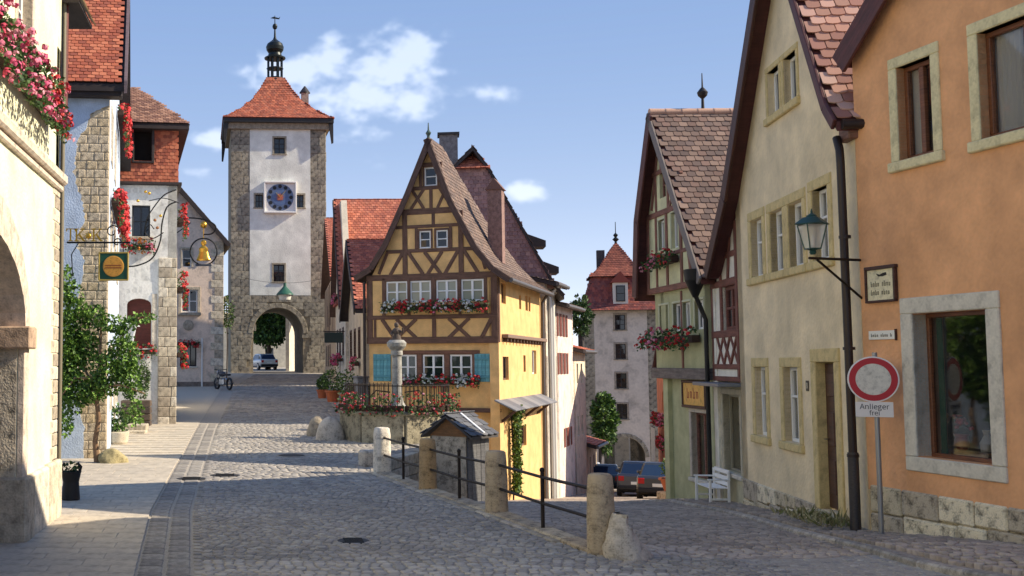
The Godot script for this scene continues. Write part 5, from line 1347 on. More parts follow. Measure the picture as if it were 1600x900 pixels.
		tiles(w, Vector3(-0.1, e0 - 0.1, 0.45), Vector3(1, 0, 0), Vector3(0, 0.75, -3.05).normalized(), q[1] + 0.2, 3.14, 0.2, 0.18, rt)
		pipe(w, "gutter", [Vector3(-0.1, e0 - 0.16, 0.5), Vector3(q[1] + 0.1, e0 - 0.16, 0.5)], 0.08, zinc, 8)
		if q[5] == 0:
			for k in 2: pipe(w, "downpipe", [Vector3(0.5 + k * 0.5, e0 - 0.2, 0.45), Vector3(0.5 + k * 0.5, e0 - 0.6, 0.1), Vector3(0.5 + k * 0.5, -2.6, 0.1)], 0.07, mat(c8(196, 194, 190), 0.5, "", 1, 0, 0.3), 8)
	var cr := thing("hanging_creeper", "thick green creeper hanging over the wall beside the lower gate tower", "creeper", W(24.4, -6.2, 78.0))
	pipe(cr, "stem", [Vector3(0, -0.5, 0), Vector3(0.1, 3, 0), Vector3(-0.1, 6.0, 0)], 0.12, dark, 6)
	bush(cr, "foliage", Vector3(0.4, 4.4, 0), Vector3(1.0, 2.6, 0.9), 2600, BRIGHT + GREENS, 0.28)
	var cr2 := thing("far_tree", "dark tree rising behind the lane houses' roofs", "tree", W(21.5, -5.0, 72.0))
	pipe(cr2, "trunk", [Vector3(0, -1, 0), Vector3(0, 10, 0)], 0.2, dark, 6)
	bush(cr2, "crown", Vector3(0, 10.3, 0), Vector3(0.8, 1.6, 0.8), 900, GREENS, 0.25)

	# --- houses on the right of the rising street, up to the tower
	var rr_h := building("red_roofed_house", "house with a large plain orange-red tiled roof on the rising street", 4.4, 60.0, -0.015, -1.0, 0.4)
	fx = front(rr_h); yb = rr_h.position.y
	var creamw := mat(c8(222, 210, 188), 0.9, "patch", 0.3, 0.3)
	panel(rr_h, "wall", pv([0, -0.5, 8, -0.5, 8, 5.4, 5, 10.5, 1.2, 10.5, 0, 5.4]), [rect(1.2, 2.6, 0.9, 1.3), rect(3.4, 2.6, 0.9, 1.3), rect(5.8, 2.6, 0.9, 1.3), rect(2.0, 5.8, 0.8, 1.1), rect(4.2, 5.8, 0.8, 1.1), rect(3.0, 0.2, 1.0, 1.9)], 0.3, creamw, fx)
	for q in [[1.2, 2.6, 0.9, 1.3], [3.4, 2.6, 0.9, 1.3], [5.8, 2.6, 0.9, 1.3], [2.0, 5.8, 0.8, 1.1], [4.2, 5.8, 0.8, 1.1]]: window(rr_h, fx, q[0], q[1], q[2], q[3], {frame = tim, pane = pane, recess = 0.1, nx = 2, ny = 2, surround = timd, sw = 0.1, sp = 0.02})
	slab(rr_h, "door", 3.0, 0.2, 1.0, 1.9, -0.25, -0.18, timd, fx)
	slab(rr_h, "red_cornice", -0.1, 5.3, 8.2, 0.2, 0.0, 0.15, mat(c8(150, 62, 52), 0.8), fx)
	slope(rr_h, pv([8.5, 4.9, 3.6, 10.7]), 0.3, -4.2, 0.14, timd, yb, redtiles, 0.2, 0.17); slope(rr_h, pv([-0.5, 4.9, 3.6, 10.7]), 0.3, -4.2, 0.14, timd, yb, redtiles, 0.2, 0.17)
	verge(rr_h, pv([8.5, 4.9, 3.6, 10.7]), 0.3, 0.25, timd, yb)
	for q in [[1.6, 2.3], [3.9, 2.3], [6.2, 2.3], [3.4, 5.5]]: flower_box("box of pink flowers under the red-roofed house's %s" % ("gable windows" if q[1] > 5 else "first-floor windows"), rr_h.to_global(Vector3(q[0], q[1] - yb, 0.05)), rr_h.basis, 1.3, 0.3, [PINKS], 0.7, 0.2, "pink flower boxes on the red-roofed house", 0.07)
	var r2 := building("grey_gabled_house", "small house with a red roof slope and dark eaves next to the yellow house", 4.3, 50.5, -0.01, -1.0, 0.2)
	fx = front(r2); yb = r2.position.y
	panel(r2, "wall", pv([0, -0.6, 7.5, -0.6, 7.5, 4.6, 3.75, 7.2, 0, 4.6]), [rect(1.0, 2.4, 0.9, 1.2), rect(3.2, 2.4, 0.9, 1.2), rect(5.4, 2.4, 0.9, 1.2), rect(3.3, 5.0, 0.8, 1.0)], 0.3, mat(c8(196, 182, 158), 0.9, "patch", 0.3, 0.3), fx)
	for q in [[1.0, 2.4, 0.9, 1.2], [3.2, 2.4, 0.9, 1.2], [5.4, 2.4, 0.9, 1.2], [3.3, 5.0, 0.8, 1.0]]: window(r2, fx, q[0], q[1], q[2], q[3], {frame = tim, pane = pane, recess = 0.1, nx = 2, ny = 2, surround = timd, sw = 0.1, sp = 0.02})
	slope(r2, pv([8.1, 4.3, 3.75, 7.5]), 0.35, -4, 0.14, dark, yb, redtiles, 0.2, 0.17); slope(r2, pv([-0.6, 4.3, 3.75, 7.5]), 0.35, -4, 0.14, dark, yb, redtiles, 0.2, 0.17)
	verge(r2, pv([8.1, 4.3, 3.75, 7.5]), 0.35, 0.28, dark, yb); verge(r2, pv([-0.6, 4.3, 3.75, 7.5]), 0.35, 0.28, dark, yb)
	flower_box("lone box of pink flowers on the small red-roofed house beside the yellow house", r2.to_global(Vector3(5.8, 2.1 - yb, 0.05)), r2.basis, 1.2, 0.3, [PINKS], 0.7, 0.2, "", 0.07)
	var r3 := building("timbered_street_house", "narrow brown house front next to the clock tower's foot", 4.95, 78.0, -0.03, -1.0, 0.9)
	fx = front(r3); yb = r3.position.y
	panel(r3, "wall", pv([0, -0.5, 17, -0.5, 17, 7.3, 0, 7.3]), [rect(3, 2, 0.9, 1.3), rect(6, 2, 0.9, 1.3), rect(9, 2, 0.9, 1.3), rect(6, 4.6, 0.9, 1.3), rect(9, 4.6, 0.9, 1.3)], 0.3, mat(c8(196, 176, 150), 0.9, "patch", 0.3), fx)
	for q in [[3, 2], [6, 2], [9, 2], [6, 4.6], [9, 4.6]]: window(r3, fx, q[0], q[1], 0.9, 1.3, {frame = tim, pane = pane, recess = 0.1, nx = 2, ny = 2, surround = timd, sw = 0.1, sp = 0.02})
	for k in 8: beam(r3, fx, 0.3 + k * 2.2, 3.8, 0.3 + k * 2.2, 7.2, 0.18, timd)
	slope(r3, pv([17.5, 7.0, 8.5, 11.5]), 0.3, -7, 0.14, timd, yb, redtiles, 0.22, 0.2); slope(r3, pv([-0.5, 7.0, 8.5, 11.5]), 0.3, -7, 0.14, timd, yb, redtiles, 0.22, 0.2)
	var bd := building("hanging_shop_board", "small dark hanging board on the red-roofed house's wall", 4.3, 52.6, -0.015, -1.0, 3.2, "sign")
	slab(bd, "board", 0, 3.2, 0.06, 0.5, 0.1, 1.0, mat(c8(40, 54, 50), 0.7), front(bd))
	slab(bd, "arm", 0.01, 3.72, 0.04, 0.05, 0.0, 1.05, dark, front(bd))
# ---------- houses on the left
func build_left() -> void:
	var white := mat(c8(226, 224, 218), 0.5)
	var pane := glass_mat(c8(26, 30, 36))
	var dark := mat(c8(50, 40, 38), 0.7, "wood", 0.7)
	var maroon := mat(c8(96, 42, 32), 0.6, "wood", 0.8)
	var iron := mat(c8(30, 30, 32), 0.5, "", 1, 0, 0.6)
	var gold := mat(c8(214, 168, 70), 0.35, "", 1, 0, 0.85)
	var stone := [mat(c8(196, 184, 162), 0.92, "stone", 0.6, 0.8), mat(c8(178, 166, 146), 0.92, "stone", 0.6, 0.8), mat(c8(206, 196, 178), 0.92, "stone", 0.6, 0.8), mat(c8(164, 152, 134), 0.92, "stone", 0.6, 0.8)]
	var redtiles := [c8(174, 96, 68), c8(156, 82, 60), c8(190, 114, 84), c8(142, 76, 58), c8(180, 104, 76)]
	var duntiles := [c8(150, 110, 90), c8(128, 92, 78), c8(168, 128, 106)]
	# --- cream house with the arch; local x = depth - 4
	var y := building("cream_arched_house", "pale cream plastered house with a stone archway and string course", -2.9, 4.0, 0.0, 1.0, 0.0)
	var fx := front(y)
	var cream := mat(c8(250, 238, 196), 0.92, "plaster", 0.25, 0.3)
	var gate := arch(5.45, -0.3, 4.1, 2.9, 1.1, 20)
	panel(y, "wall", pv([0, -0.3, 11.9, -0.3, 11.9, 9.2, 0, 9.2]), [gate, rect(8.95, 5.75, 0.85, 1.6), rect(5.6, 5.75, 0.85, 1.6)], 0.5, cream, fx)
	var rubble := mat(c8(178, 166, 146), 0.92, "rock", 0.6, 1.0)
	var sur := mat(c8(206, 190, 172), 0.9, "stone", 0.7, 0.5)
	for k in 15:   # ring of arch stones
		var a0 := PI * k / 15; var a1 := PI * (k + 1) / 15
		var vs := MB.new()
		vs.prism(pv([cos(a0) * 2.04, sin(a0) * 1.09, cos(a0) * 2.3, sin(a0) * 1.55, cos(a1) * 2.3, sin(a1) * 1.55, cos(a1) * 2.04, sin(a1) * 1.09]), -0.5, 0.035 + (k % 2) * 0.004)
		partx(y, "arch_stone", vs, sur, off(fx, 7.5, 2.6, 0))
	for q in [[5.2, 0], [9.54, 0]]:
		slab(y, "jamb_stone", q[0], 0.78, 0.26, 1.62, -0.06, 0.03, sur, fx); slab(y, "passage_jamb", q[0] + (0.02 if q[0] < 6 else 0.0), 0.78, 0.24, 1.62, -0.5, -0.062, rubble, fx)
		slab(y, "impost", q[0] - 0.06 if q[0] < 6 else q[0] - 0.14, 2.38, 0.42, 0.28, -0.55, 0.12, mat(c8(176, 150, 126), 0.9, "stone", 0.8, 0.5), fx, 0.02)
		var ps := slab(y, "plinth_stone", q[0] - 0.04, -0.3, 0.5, 1.1, -0.52, 0.09, stone[1], fx, 0.03)
	slab(y, "plinth_stone", 10.02, -0.3, 1.0, 1.1, -0.2, 0.08, stone[2], fx, 0.03); slab(y, "plinth_stone", 11.03, -0.3, 0.93, 1.12, -0.2, 0.085, stone[0], fx, 0.03)
	slab(y, "plinth_stone", 0, -0.3, 5.15, 1.1, -0.2, 0.08, stone[2], fx, 0.03)
	slab(y, "passage_wall", 5.2, -0.3, 4.6, 4.3, -4.5, -4.3, rubble, fx); slab(y, "passage_wall", 9.56, -0.3, 0.2, 4.3, -4.3, -0.5, rubble, fx); slab(y, "passage_wall", 5.2, -0.3, 0.25, 4.3, -4.3, -0.5, rubble, fx)
	slab(y, "passage_ceiling", 5.2, 3.76, 4.6, 0.2, -4.5, -0.5, rubble, fx)
	slab(y, "string_course", 0, 4.82, 11.95, 0.16, -0.1, 0.12, sur, fx, 0.03); slab(y, "string_course", 0, 4.72, 11.93, 0.09, -0.1, 0.06, sur, fx, 0.02)
	for k in 22:   # quoins on the far corner
		slab(y, "quoin", 11.55 if k % 2 else 11.42, 0.83 + k * 0.19, 0.37 if k % 2 else 0.5, 0.18, -0.1, 0.012, stone[k % 4], fx, 0.01)
	for q in [8.95, 5.6]: window(y, fx, q, 5.75, 0.85, 1.6, {frame = white, pane = pane, recess = 0.15, nx = 2, ny = 2, transom = 0.6, bar = 0.06, surround = sur, sw = 0.12, sp = 0.02, sill = sur})
	panel(y, "end_wall", pv([0, -0.3, 6, -0.3, 6, 9.2, 0, 9.2]), [], 0.3, cream, side_r(y, 11.9))
	slab(y, "eave", -0.3, 9.1, 12.4, 0.25, -6, 0.5, dark, fx)
	# small tiled canopy and red pipe at the far corner
	var cn := MB.new(); cn.box(Vector3(12.6, 7.62, 0.0), Vector3(1.3, 0.06, 0.5)); part(y, "canopy_board", cn, dark)
	tiles(y, Vector3(11.95, 7.62, 0.28), Vector3(1, 0, 0), Vector3(0, 0.8, -0.5).normalized(), 1.3, 1.2, 0.17, 0.12, [c8(196, 164, 118), c8(176, 142, 104), c8(206, 178, 134)], 100)
	pipe(y, "red_pipe", [Vector3(12.1, 7.7, 0.02), Vector3(12.1, 5.75, 0.02)], 0.055, maroon)
	pipe(y, "corner_pipe", [Vector3(12.02, 9.0, 0.02), Vector3(12.02, 0.0, 0.02)], 0.035, mat(c8(120, 112, 92), 0.6))
	var fb := flower_box("big box of pink geraniums spilling from the cream house's upper window", y.to_global(Vector3(9.2, 5.52, 0.0)), y.basis, 3.6, 0.5, [PINKS, PINKS, PINKS + REDS], 2.4, 0.25, "", 0.045)
	var fb2 := flower_box("second box of pink geraniums on the cream house, past the window", y.to_global(Vector3(6.4, 5.62, 0.0)), y.basis, 1.8, 0.5, [PINKS], 2.4, 0.25, "", 0.045)
	# black pot by the corner
	var pot := thing("iron_pot", "black iron plant pot with small ears beside the cream house's corner", "pot", W(-2.98, 0.0, 17.7))
	var pb := MB.new(); pb.lathe([Vector2(0.13, 0), Vector2(0.15, 0.03), Vector2(0.13, 0.3), Vector2(0.16, 0.44), Vector2(0.17, 0.47), Vector2(0.13, 0.47), Vector2(0.11, 0.42)], 14); part(pot, "body", pb, mat(c8(30, 28, 28), 0.6))
	for s in [-1, 1]: pipe(pot, "ear", [Vector3(s * 0.13, 0.44, 0), Vector3(s * 0.16, 0.54, 0.01), Vector3(s * 0.1, 0.6, 0)], 0.025, mat(c8(30, 28, 28), 0.6), 6)
	bush(pot, "plant", Vector3(0, 0.52, 0), Vector3(0.12, 0.12, 0.12), 60, GREENS, 0.06)

	# --- blue house: side wall towards the camera, gable on the street
	var b := building("blue_house", "pale blue house with patches of bare stone wall and a red tiled roof", -7.5, 25.0, 1.0, 0.1, -0.1)
	fx = front(b)
	var yb := b.position.y
	var BW := 4.05
	var blue := mat(c8(186, 202, 224), 0.92, "plaster", 0.3, 0.35)
	panel(b, "stone_wall", pv([0, -0.8, BW, -0.8, BW, 8.8, 0, 8.8]), [], 0.4, mat(c8(190, 176, 152), 0.95, "stone", 0.45, 0.9), off(fx, 0, 0, -0.03))
	# plaster coat with a ragged edge where the stone shows
	var rag := PackedVector2Array()
	rag.append_array(pv([0, -0.7, 3.45, -0.7]))
	var edge := [[-0.7, 3.5], [0.6, 3.55], [1.3, 3.4], [2.3, 3.38], [3.2, 3.3], [4.0, 3.42], [4.6, 3.5], [4.9, 3.34], [5.2, 3.3], [5.5, 3.52], [5.9, 3.46], [6.3, 3.34], [6.7, 3.22], [7.1, 3.3], [7.5, 3.3], [7.8, 3.55], [8.1, 3.6], [8.3, BW], [8.78, BW]]
	for k in edge.size() - 1:
		for i in 6:
			var f := i / 6.0
			rag.append(Vector2(lerpf(edge[k][1], edge[k + 1][1], f) + (rr(-0.035, 0.035) if k < edge.size() - 2 else 0.0), lerpf(edge[k][0], edge[k + 1][0], f)))
	rag.append_array(pv([BW, 8.78, 0, 8.78]))
	panel(b, "blue_plaster", rag, [], 0.03, blue, off(fx, 0, 0, 0.003))
	blocks(b, "stone", fx, 3.1, -0.2, 0.95, 8.6, 42, 0.24, [mat(c8(196, 180, 154), 0.95, "rock", 0.7, 1.2), mat(c8(184, 170, 148), 0.95, "rock", 0.7, 1.2), mat(c8(190, 172, 142), 0.95, "rock", 0.7, 1.2)], -0.016, null, 0.06)
	var sf := side_r(b, BW)
	var bsw := [[1.4, 4.6, 0.9, 1.3], [4.2, 4.6, 0.9, 1.3], [7.0, 4.6, 0.9, 1.3], [1.4, 7.2, 0.9, 1.3], [4.2, 7.2, 0.9, 1.3], [2.0, 1.0, 1.0, 1.6], [5.0, 0.0, 1.1, 2.2], [7.4, 1.0, 1.0, 1.6]]
	var bh := []
	for q in bsw: bh.append(rect(q[0], q[1], q[2], q[3]))
	panel(b, "street_wall", pv([0.44, -0.8, 10, -0.8, 10, 8.8, 5.0, 14.5, 0.44, 9.3]), bh, 0.4, blue, sf)
	for q in bsw: window(b, sf, q[0], q[1], q[2], q[3], {frame = white, pane = pane, recess = 0.15, nx = 2, ny = 2, bar = 0.06, surround = stone[2], sw = 0.1, sp = 0.03})
	# roof slope towards the camera, ridge at right angles to the street
	var rb := MB.new()
	rb.prism(pv([0.35, 8.72 - yb, -5.0, 15.0 - yb, -5.0, 14.8 - yb, 0.35, 8.55 - yb]), 0.0, BW + 0.35, Transform3D(Basis(Vector3(0, 0, 1), Vector3.UP, Vector3(1, 0, 0)), Vector3.ZERO))
	part(b, "roof", rb, dark)
	var rb3 := MB.new()
	rb3.prism(pv([-10.3, 8.72 - yb, -5.0, 15.0 - yb, -5.0, 14.8 - yb, -10.3, 8.55 - yb]), 0.0, BW + 0.35, Transform3D(Basis(Vector3(0, 0, 1), Vector3.UP, Vector3(1, 0, 0)), Vector3.ZERO))
	part(b, "roof", rb3, dark)
	tiles(b, Vector3(2.0, 8.74 - yb, 0.35), Vector3(1, 0, 0), Vector3(0, 6.28, -5.35).normalized(), BW + 0.3 - 2.0, 8.2, 0.18, 0.13, redtiles, 300)
	var vb := MB.new(); vb.prism(pv([0.4, 8.5 - yb, 0.4, 8.8 - yb, -5.0, 15.1 - yb, -5.0, 14.6 - yb]), 0, 0.07, Transform3D(Basis(Vector3(0, 0, 1), Vector3.UP, Vector3(1, 0, 0)), Vector3(BW + 0.35, 0, 0))); part(b, "verge_board", vb, mat(c8(108, 92, 96), 0.7, "wood", 0.8))
	slab(b, "eave_board", 0, 8.45, BW + 0.3, 0.16, -0.1, 0.3, dark, fx)
	var bx := [[2.0, 6.6, "top"], [4.6, 4.3, ""], [7.4, 4.3, ""]]
	for q in [[3.4, 6.1, 4.8], [7.2, 9.3, 3.6]]:
		var fbq := flower_box("hanging trail of bright red geraniums on the blue house's street front, %s row" % ("lower" if q[1] < 8 else "upper"), b.to_global(sf * Vector3(q[0], q[1], 0.02)), b.basis * sf.basis, q[2], 0.4, [REDS], 1.3, 0.6, "", 0.08)
	# --- vine in front of the blue house
	var v := thing("climbing_vine", "leafy green vine with a bare twisted trunk against the blue house", "vine", W(-3.52, -0.02, 24.35))
	var tk := MB.new()
	tk.tube(PackedVector3Array([Vector3(0.02, -0.1, 0), Vector3(-0.05, 0.5, 0.03), Vector3(0.02, 1.0, 0), Vector3(-0.04, 1.5, 0.02), Vector3(0.02, 2.3, -0.1), Vector3(0, 3.2, -0.4)]), [0.09, 0.06, 0.055, 0.05, 0.04, 0.02], 8)
	part(v, "trunk", tk, mat(c8(130, 104, 80), 0.95, "wood", 1.5, 0.8))
	var lbm := MB.new()
	for q in [[Vector3(0, 1.5, 0), Vector3(-0.4, 2.2, -0.3), Vector3(-0.6, 3.4, -0.9)], [Vector3(0, 1.7, 0), Vector3(0.5, 1.75, 0.1), Vector3(1.05, 1.55, 0.0)], [Vector3(0, 2.1, 0), Vector3(0.4, 2.7, -0.2), Vector3(0.85, 3.3, -0.6)], [Vector3(0, 1.9, 0), Vector3(-0.5, 1.9, 0.1), Vector3(-0.8, 1.5, 0.1)]]:
		lbm.tube(PackedVector3Array(q), [0.04, 0.028, 0.014], 6)
	part(v, "branches", lbm, mat(c8(150, 124, 96), 0.95, "wood", 1.5, 0.8))
	var vl := MB.new(); vl.tinted = true
	for cl in [[-0.55, 3.0, -0.9, 0.28, 1.05, 520], [-0.62, 2.2, -0.5, 0.3, 0.7, 420], [-0.5, 1.6, 0.0, 0.32, 0.5, 380], [-0.1, 1.65, 0.05, 0.3, 0.3, 260], [0.25, 2.0, 0.0, 0.4, 0.5, 420], [0.55, 2.4, -0.2, 0.36, 0.55, 420], [0.72, 1.9, -0.1, 0.26, 0.4, 200], [0.4, 3.1, -0.6, 0.4, 0.2, 170], [0.95, 3.25, -0.6, 0.3, 0.1, 60], [-0.78, 2.6, -0.6, 0.24, 1.5, 620], [-0.3, 2.6, -0.8, 0.3, 0.5, 260], [-0.15, 3.3, -0.9, 0.35, 0.25, 200], [-0.7, 0.95, 0.1, 0.15, 0.35, 110], [-0.75, 4.0, -1.0, 0.12, 0.5, 120], [0.85, 1.15, 0.0, 0.14, 0.35, 90]]:
		for k in int(cl[5] * 1.7):
			var d := rdir()
			var q2 := pow(rr(0.05, 1.0), 0.5)
			vl.col = BRIGHT[rng.randi() % 4] * (1.5 if k % 2 else 1.15) if k % 5 else GREENS[rng.randi() % 5]
			vl.leaf(Vector3(cl[0], cl[1], cl[2] * 0.35) + Vector3(d.x * cl[3], d.y * cl[4], d.z * 0.24) * q2, (d + rdir() + Vector3(0, -0.5, 0.3)).normalized(), (rdir() + Vector3(0, 0.4, 0.6)).normalized(), rr(0.06, 0.115), rr(0.055, 0.1))
	part(v, "foliage", vl, vmat(0.6, 0.5))
	var bs := thing("boulder", "mossy rounded boulder at the vine's foot", "stone", W(-3.2, 0.0, 24.3))
	var bb := MB.new()
	var rows := []
	for i in 8:
		var t := PI / 2 * i / 7
		var line := PackedVector3Array()
		for k in 14:
			var a := TAU * k / 14
			var rad := cos(t) * (0.32 + 0.05 * sin(a * 3 + i) + 0.03 * cos(a * 5))
			line.append(Vector3(cos(a) * rad, sin(t) * 0.38 - 0.05, -sin(a) * rad * 0.8))
		rows.append(line)
	bb.grid(rows, true, 1.0); part(bs, "rock", bb, mat(c8(158, 146, 108), 0.95, "rock", 0.7, 1.2))
	# bracket with gilded letters and the square sign
	var sg := thing("bracket_sign", "square green sign with a golden disc hanging from a wrought iron bar with gilt letters", "sign", W(-3.95, 4.72, 22.6))
	var sb := MB.new(); sb.bar(Vector3(0, 0, 0), Vector3(1.32, 0.0, 0), 0.035, 0.035); part(sg, "bar", sb, iron)
	var cu := MB.new()
	for q in [[0.95, 0.35, 0.16], [1.05, -0.1, 0.1]]:
		var pts := PackedVector3Array()
		for k in 15:
			var a2 := k * 0.38
			pts.append(Vector3(q[0] + cos(a2) * q[2] * (1 - k * 0.045), q[1] * 0.5 + 0.05 + sin(a2) * q[2] * (1 - k * 0.045), 0))
		cu.tube(pts, 0.014, 6)
	cu.tube(PackedVector3Array([Vector3(0.25, 0, 0), Vector3(0.1, -0.25, 0), Vector3(0.13, -0.7, 0)]), 0.012, 6)
	part(sg, "scrolls", cu, iron)
	for q in [["T", 0.08], ["K", 0.26], ["K", 0.62]]: text_on(sg, "letter", q[0], 0.27, gold, Transform3D(Basis.IDENTITY, Vector3(q[1], 0.15, 0)), true)
	var ro := MB.new()
	for k in 8:
		var a5 := TAU * k / 8
		ro.tri(Vector3(cos(a5 - 0.35) * 0.05, sin(a5 - 0.35) * 0.05, 0), Vector3(cos(a5) * 0.1, sin(a5) * 0.1, 0), Vector3(cos(a5 + 0.35) * 0.05, sin(a5 + 0.35) * 0.05, 0))
	ro.ball(Vector3.ZERO, Vector3(0.06, 0.06, 0.03), 10, 6); part(sg, "rosette", ro, gold, Vector3(0.45, 0.14, 0))
	var bd := MB.new(); bd.bbox(Vector3.ZERO, Vector3(0.58, 0.56, 0.04), 0.006); var board := part(sg, "board", bd, mat(c8(24, 82, 60), 0.5), Vector3(0.98, -0.5, 0))
	var fr := MB.new()
	for q in [[0, 0.285, 0.62, 0.03], [0, -0.285, 0.62, 0.03], [0.3, 0, 0.03, 0.56], [-0.3, 0, 0.03, 0.56]]: fr.bbox(Vector3(q[0], q[1], 0), Vector3(q[2], q[3], 0.055), 0.006)
	part(board, "border", fr, mat(c8(186, 160, 80), 0.5, "", 1, 0, 0.3))
	var di := MB.new(); di.lathe([Vector2(0.22, 0), Vector2(0.22, 0.012), Vector2(0.2, 0.016)], 26); partx(board, "disc", di, mat(c8(224, 160, 66), 0.55, "patch", 3.0), Transform3D(Basis(Vector3.RIGHT, PI / 2), Vector3(0, 0, 0.02)))
	for yy in [0.02, -0.03]: 
		var ln := MB.new(); ln.box(Vector3(0, yy, 0.037), Vector3(0.34, 0.018, 0.004)); part(board, "stripe", ln, mat(c8(150, 74, 36), 0.6))
	for s in [-0.2, 0.2]: pipe(sg, "hanger", [Vector3(0.98 + s, 0, 0), Vector3(0.98 + s, -0.21, 0)], 0.01, iron, 6)
	# wall lantern by the white house
	var la := thing("wall_lantern", "white glass wall lantern beside the white house's doorway", "lantern", W(-4.0, 2.9, 34.4))
	lantern(la, 0.22, mat(c8(200, 206, 210), 0.4), glass_mat(c8(226, 230, 232), 0.5, 0.1))
	pipe(la, "arm", [Vector3(0, 0.0, 0), Vector3(-0.1, -0.12, -0.2), Vector3(-0.3, -0.1, -0.4)], 0.02, iron, 6)
	# steps and pots
	var stp := thing("stone_steps", "two low stone steps at the white house's door", "steps", W(-3.75, 0.05, 32.5))
	for k in 2:
		var q6 := MB.new(); q6.bbox(Vector3(0, 0.09 + k * 0.16, -k * 0.3), Vector3(1.0, 0.18, 0.8), 0.02); part(stp, "step", q6, stone[k])
	var sp := thing("stone_trough", "small stone trough with a green plant beside the blue house", "planter", W(-3.65, 0.03, 29.0))
	var sq := MB.new(); sq.lathe([Vector2(0.2, 0), Vector2(0.26, 0.1), Vector2(0.3, 0.36), Vector2(0.24, 0.38), Vector2(0.2, 0.3)], 14); part(sp, "bowl", sq, stone[0])
	bush(sp, "plant", Vector3(0, 0.7, 0), Vector3(0.3, 0.45, 0.3), 260, BRIGHT + GREENS, 0.12)

	# --- white house with a stone pier and tile-hung upper storey
	var a7 := deg_to_rad(7.0)
	var w := building("white_house", "white plastered house with a rough stone pier and tile-hung top storey", -4.55, 35.8, cos(a7), sin(a7), 0.1)
	fx = front(w); yb = w.position.y
	var WW := 1.93
	panel(w, "wall", pv([0, -0.4, WW, -0.4, WW, 8.15, 0, 8.15]), [rect(0.44, 6.4, 0.6, 1.05), arch(0.3, 2.7, 0.8, 1.45, 0.2, 8)], 0.4, mat(c8(230, 226, 220), 0.92, "patch", 0.3, 0.4), fx)
	window(w, fx, 0.44, 6.4, 0.6, 1.05, {frame = mat(c8(40, 44, 52), 0.6), pane = pane, recess = 0.15, nx = 2, ny = 2, bar = 0.05, sill = stone[1]})
	slab(w, "dark_door", 0.28, 2.68, 0.84, 1.7, -0.4, -0.3, maroon, fx)
	slab(w, "arch_pier", 1.12, 2.6, 0.16, 1.9, -0.3, 0.03, stone[2], fx)
	blocks(w, "stone", fx, 1.32, -0.2, 0.62, 5.9, 18, 0.36, stone, 0.06, null, 0.12)
	panel(w, "side_wall", pv([0, -0.4, 12, -0.4, 12, 8.15, 0, 8.15]), [rect(2, 5, 0.9, 1.4), rect(5, 5, 0.9, 1.4), rect(8, 5, 0.9, 1.4)], 0.3, mat(c8(230, 226, 220), 0.92, "patch", 0.3, 0.4), side_r(w, WW))
	for q in [2, 5, 8]: window(w, side_r(w, WW), q, 5, 0.9, 1.4, {frame = white, pane = pane, recess = 0.15, nx = 2, ny = 2})
	slab(w, "eave_board", -0.5, 8.12, WW + 0.65, 0.1, -12, 0.18, dark, fx)
	panel(w, "top_storey", pv([0, 8.2, WW + 0.05, 8.2, WW - 0.02, 10.2, 0, 10.2]), [rect(0.48, 8.95, 0.6, 1.3)], 0.3, mat(c8(176, 92, 66), 0.9), fx)
	tiles(w, Vector3(0.0, 8.22 - yb, 0.0), Vector3(1, 0, 0), Vector3(0, 1, -0.02).normalized(), WW + 0.05, 1.95, 0.15, 0.11, redtiles, 200, func(x, yy): return not (x > 0.4 and x < 1.16 and yy > 0.62))
	slab(w, "loft_opening", 0.48, 8.95, 0.6, 1.3, -0.4, -0.35, mat(c8(24, 20, 18), 0.9), fx)
	for q in [[0.42, 8.9, 0.07, 1.36], [1.07, 8.9, 0.09, 1.36], [0.42, 8.86, 0.74, 0.06]]: slab(w, "loft_frame", q[0], q[1], q[2], q[3], -0.1, 0.1, dark, fx)
	var rf := MB.new(); rf.quad(Vector3(-2.6, 10.15 - yb, 0.3), Vector3(WW + 0.4, 10.15 - yb, 0.3), Vector3(WW - 1.3, 12.2 - yb, -3.2), Vector3(-2.6, 12.2 - yb, -3.2)); part(w, "roof", rf, dark)
	hip_face(w, Vector3(-2.6, 10.15 - yb, 0.3), Vector3(WW + 0.4, 10.15 - yb, 0.3), Vector3(WW - 1.3, 12.2 - yb, -3.2), Vector3(-2.6, 12.2 - yb, -3.2), duntiles, 0.17, 0.15)
	var rs := MB.new(); rs.quad(Vector3(WW + 0.4, 10.15 - yb, 0.3), Vector3(WW + 0.4, 10.15 - yb, -12), Vector3(WW - 1.3, 12.2 - yb, -9), Vector3(WW - 1.3, 12.2 - yb, -3.2)); part(w, "roof", rs, mat(c8(130, 94, 80), 0.9, "grain", 1.0))
	slab(w, "roof_eave", -0.5, 9.98, WW + 0.88, 0.18, -12, 0.28, dark, fx)
	panel(w, "top_side", pv([0, 8.2, 12, 8.2, 12, 10.1, 0, 10.1]), [], 0.3, mat(c8(176, 92, 66), 0.9, "grain", 1.0), side_r(w, WW))
	flower_box("mixed red and orange flowers on the white house's window sill", w.to_global(Vector3(0.75, 5.95 - yb, 0.03)), w.basis, 0.9, 0.3, [REDS, [Color(0.6, 0.2, 0.03)], PINKS], 1.3, 0.15, "", 0.05)
	flower_box("box of red flowers in front of the white house's arched doorway", w.to_global(Vector3(0.8, 2.5 - yb, 0.05)), w.basis, 0.9, 0.3, [REDS], 1.3, 0.15, "", 0.05)
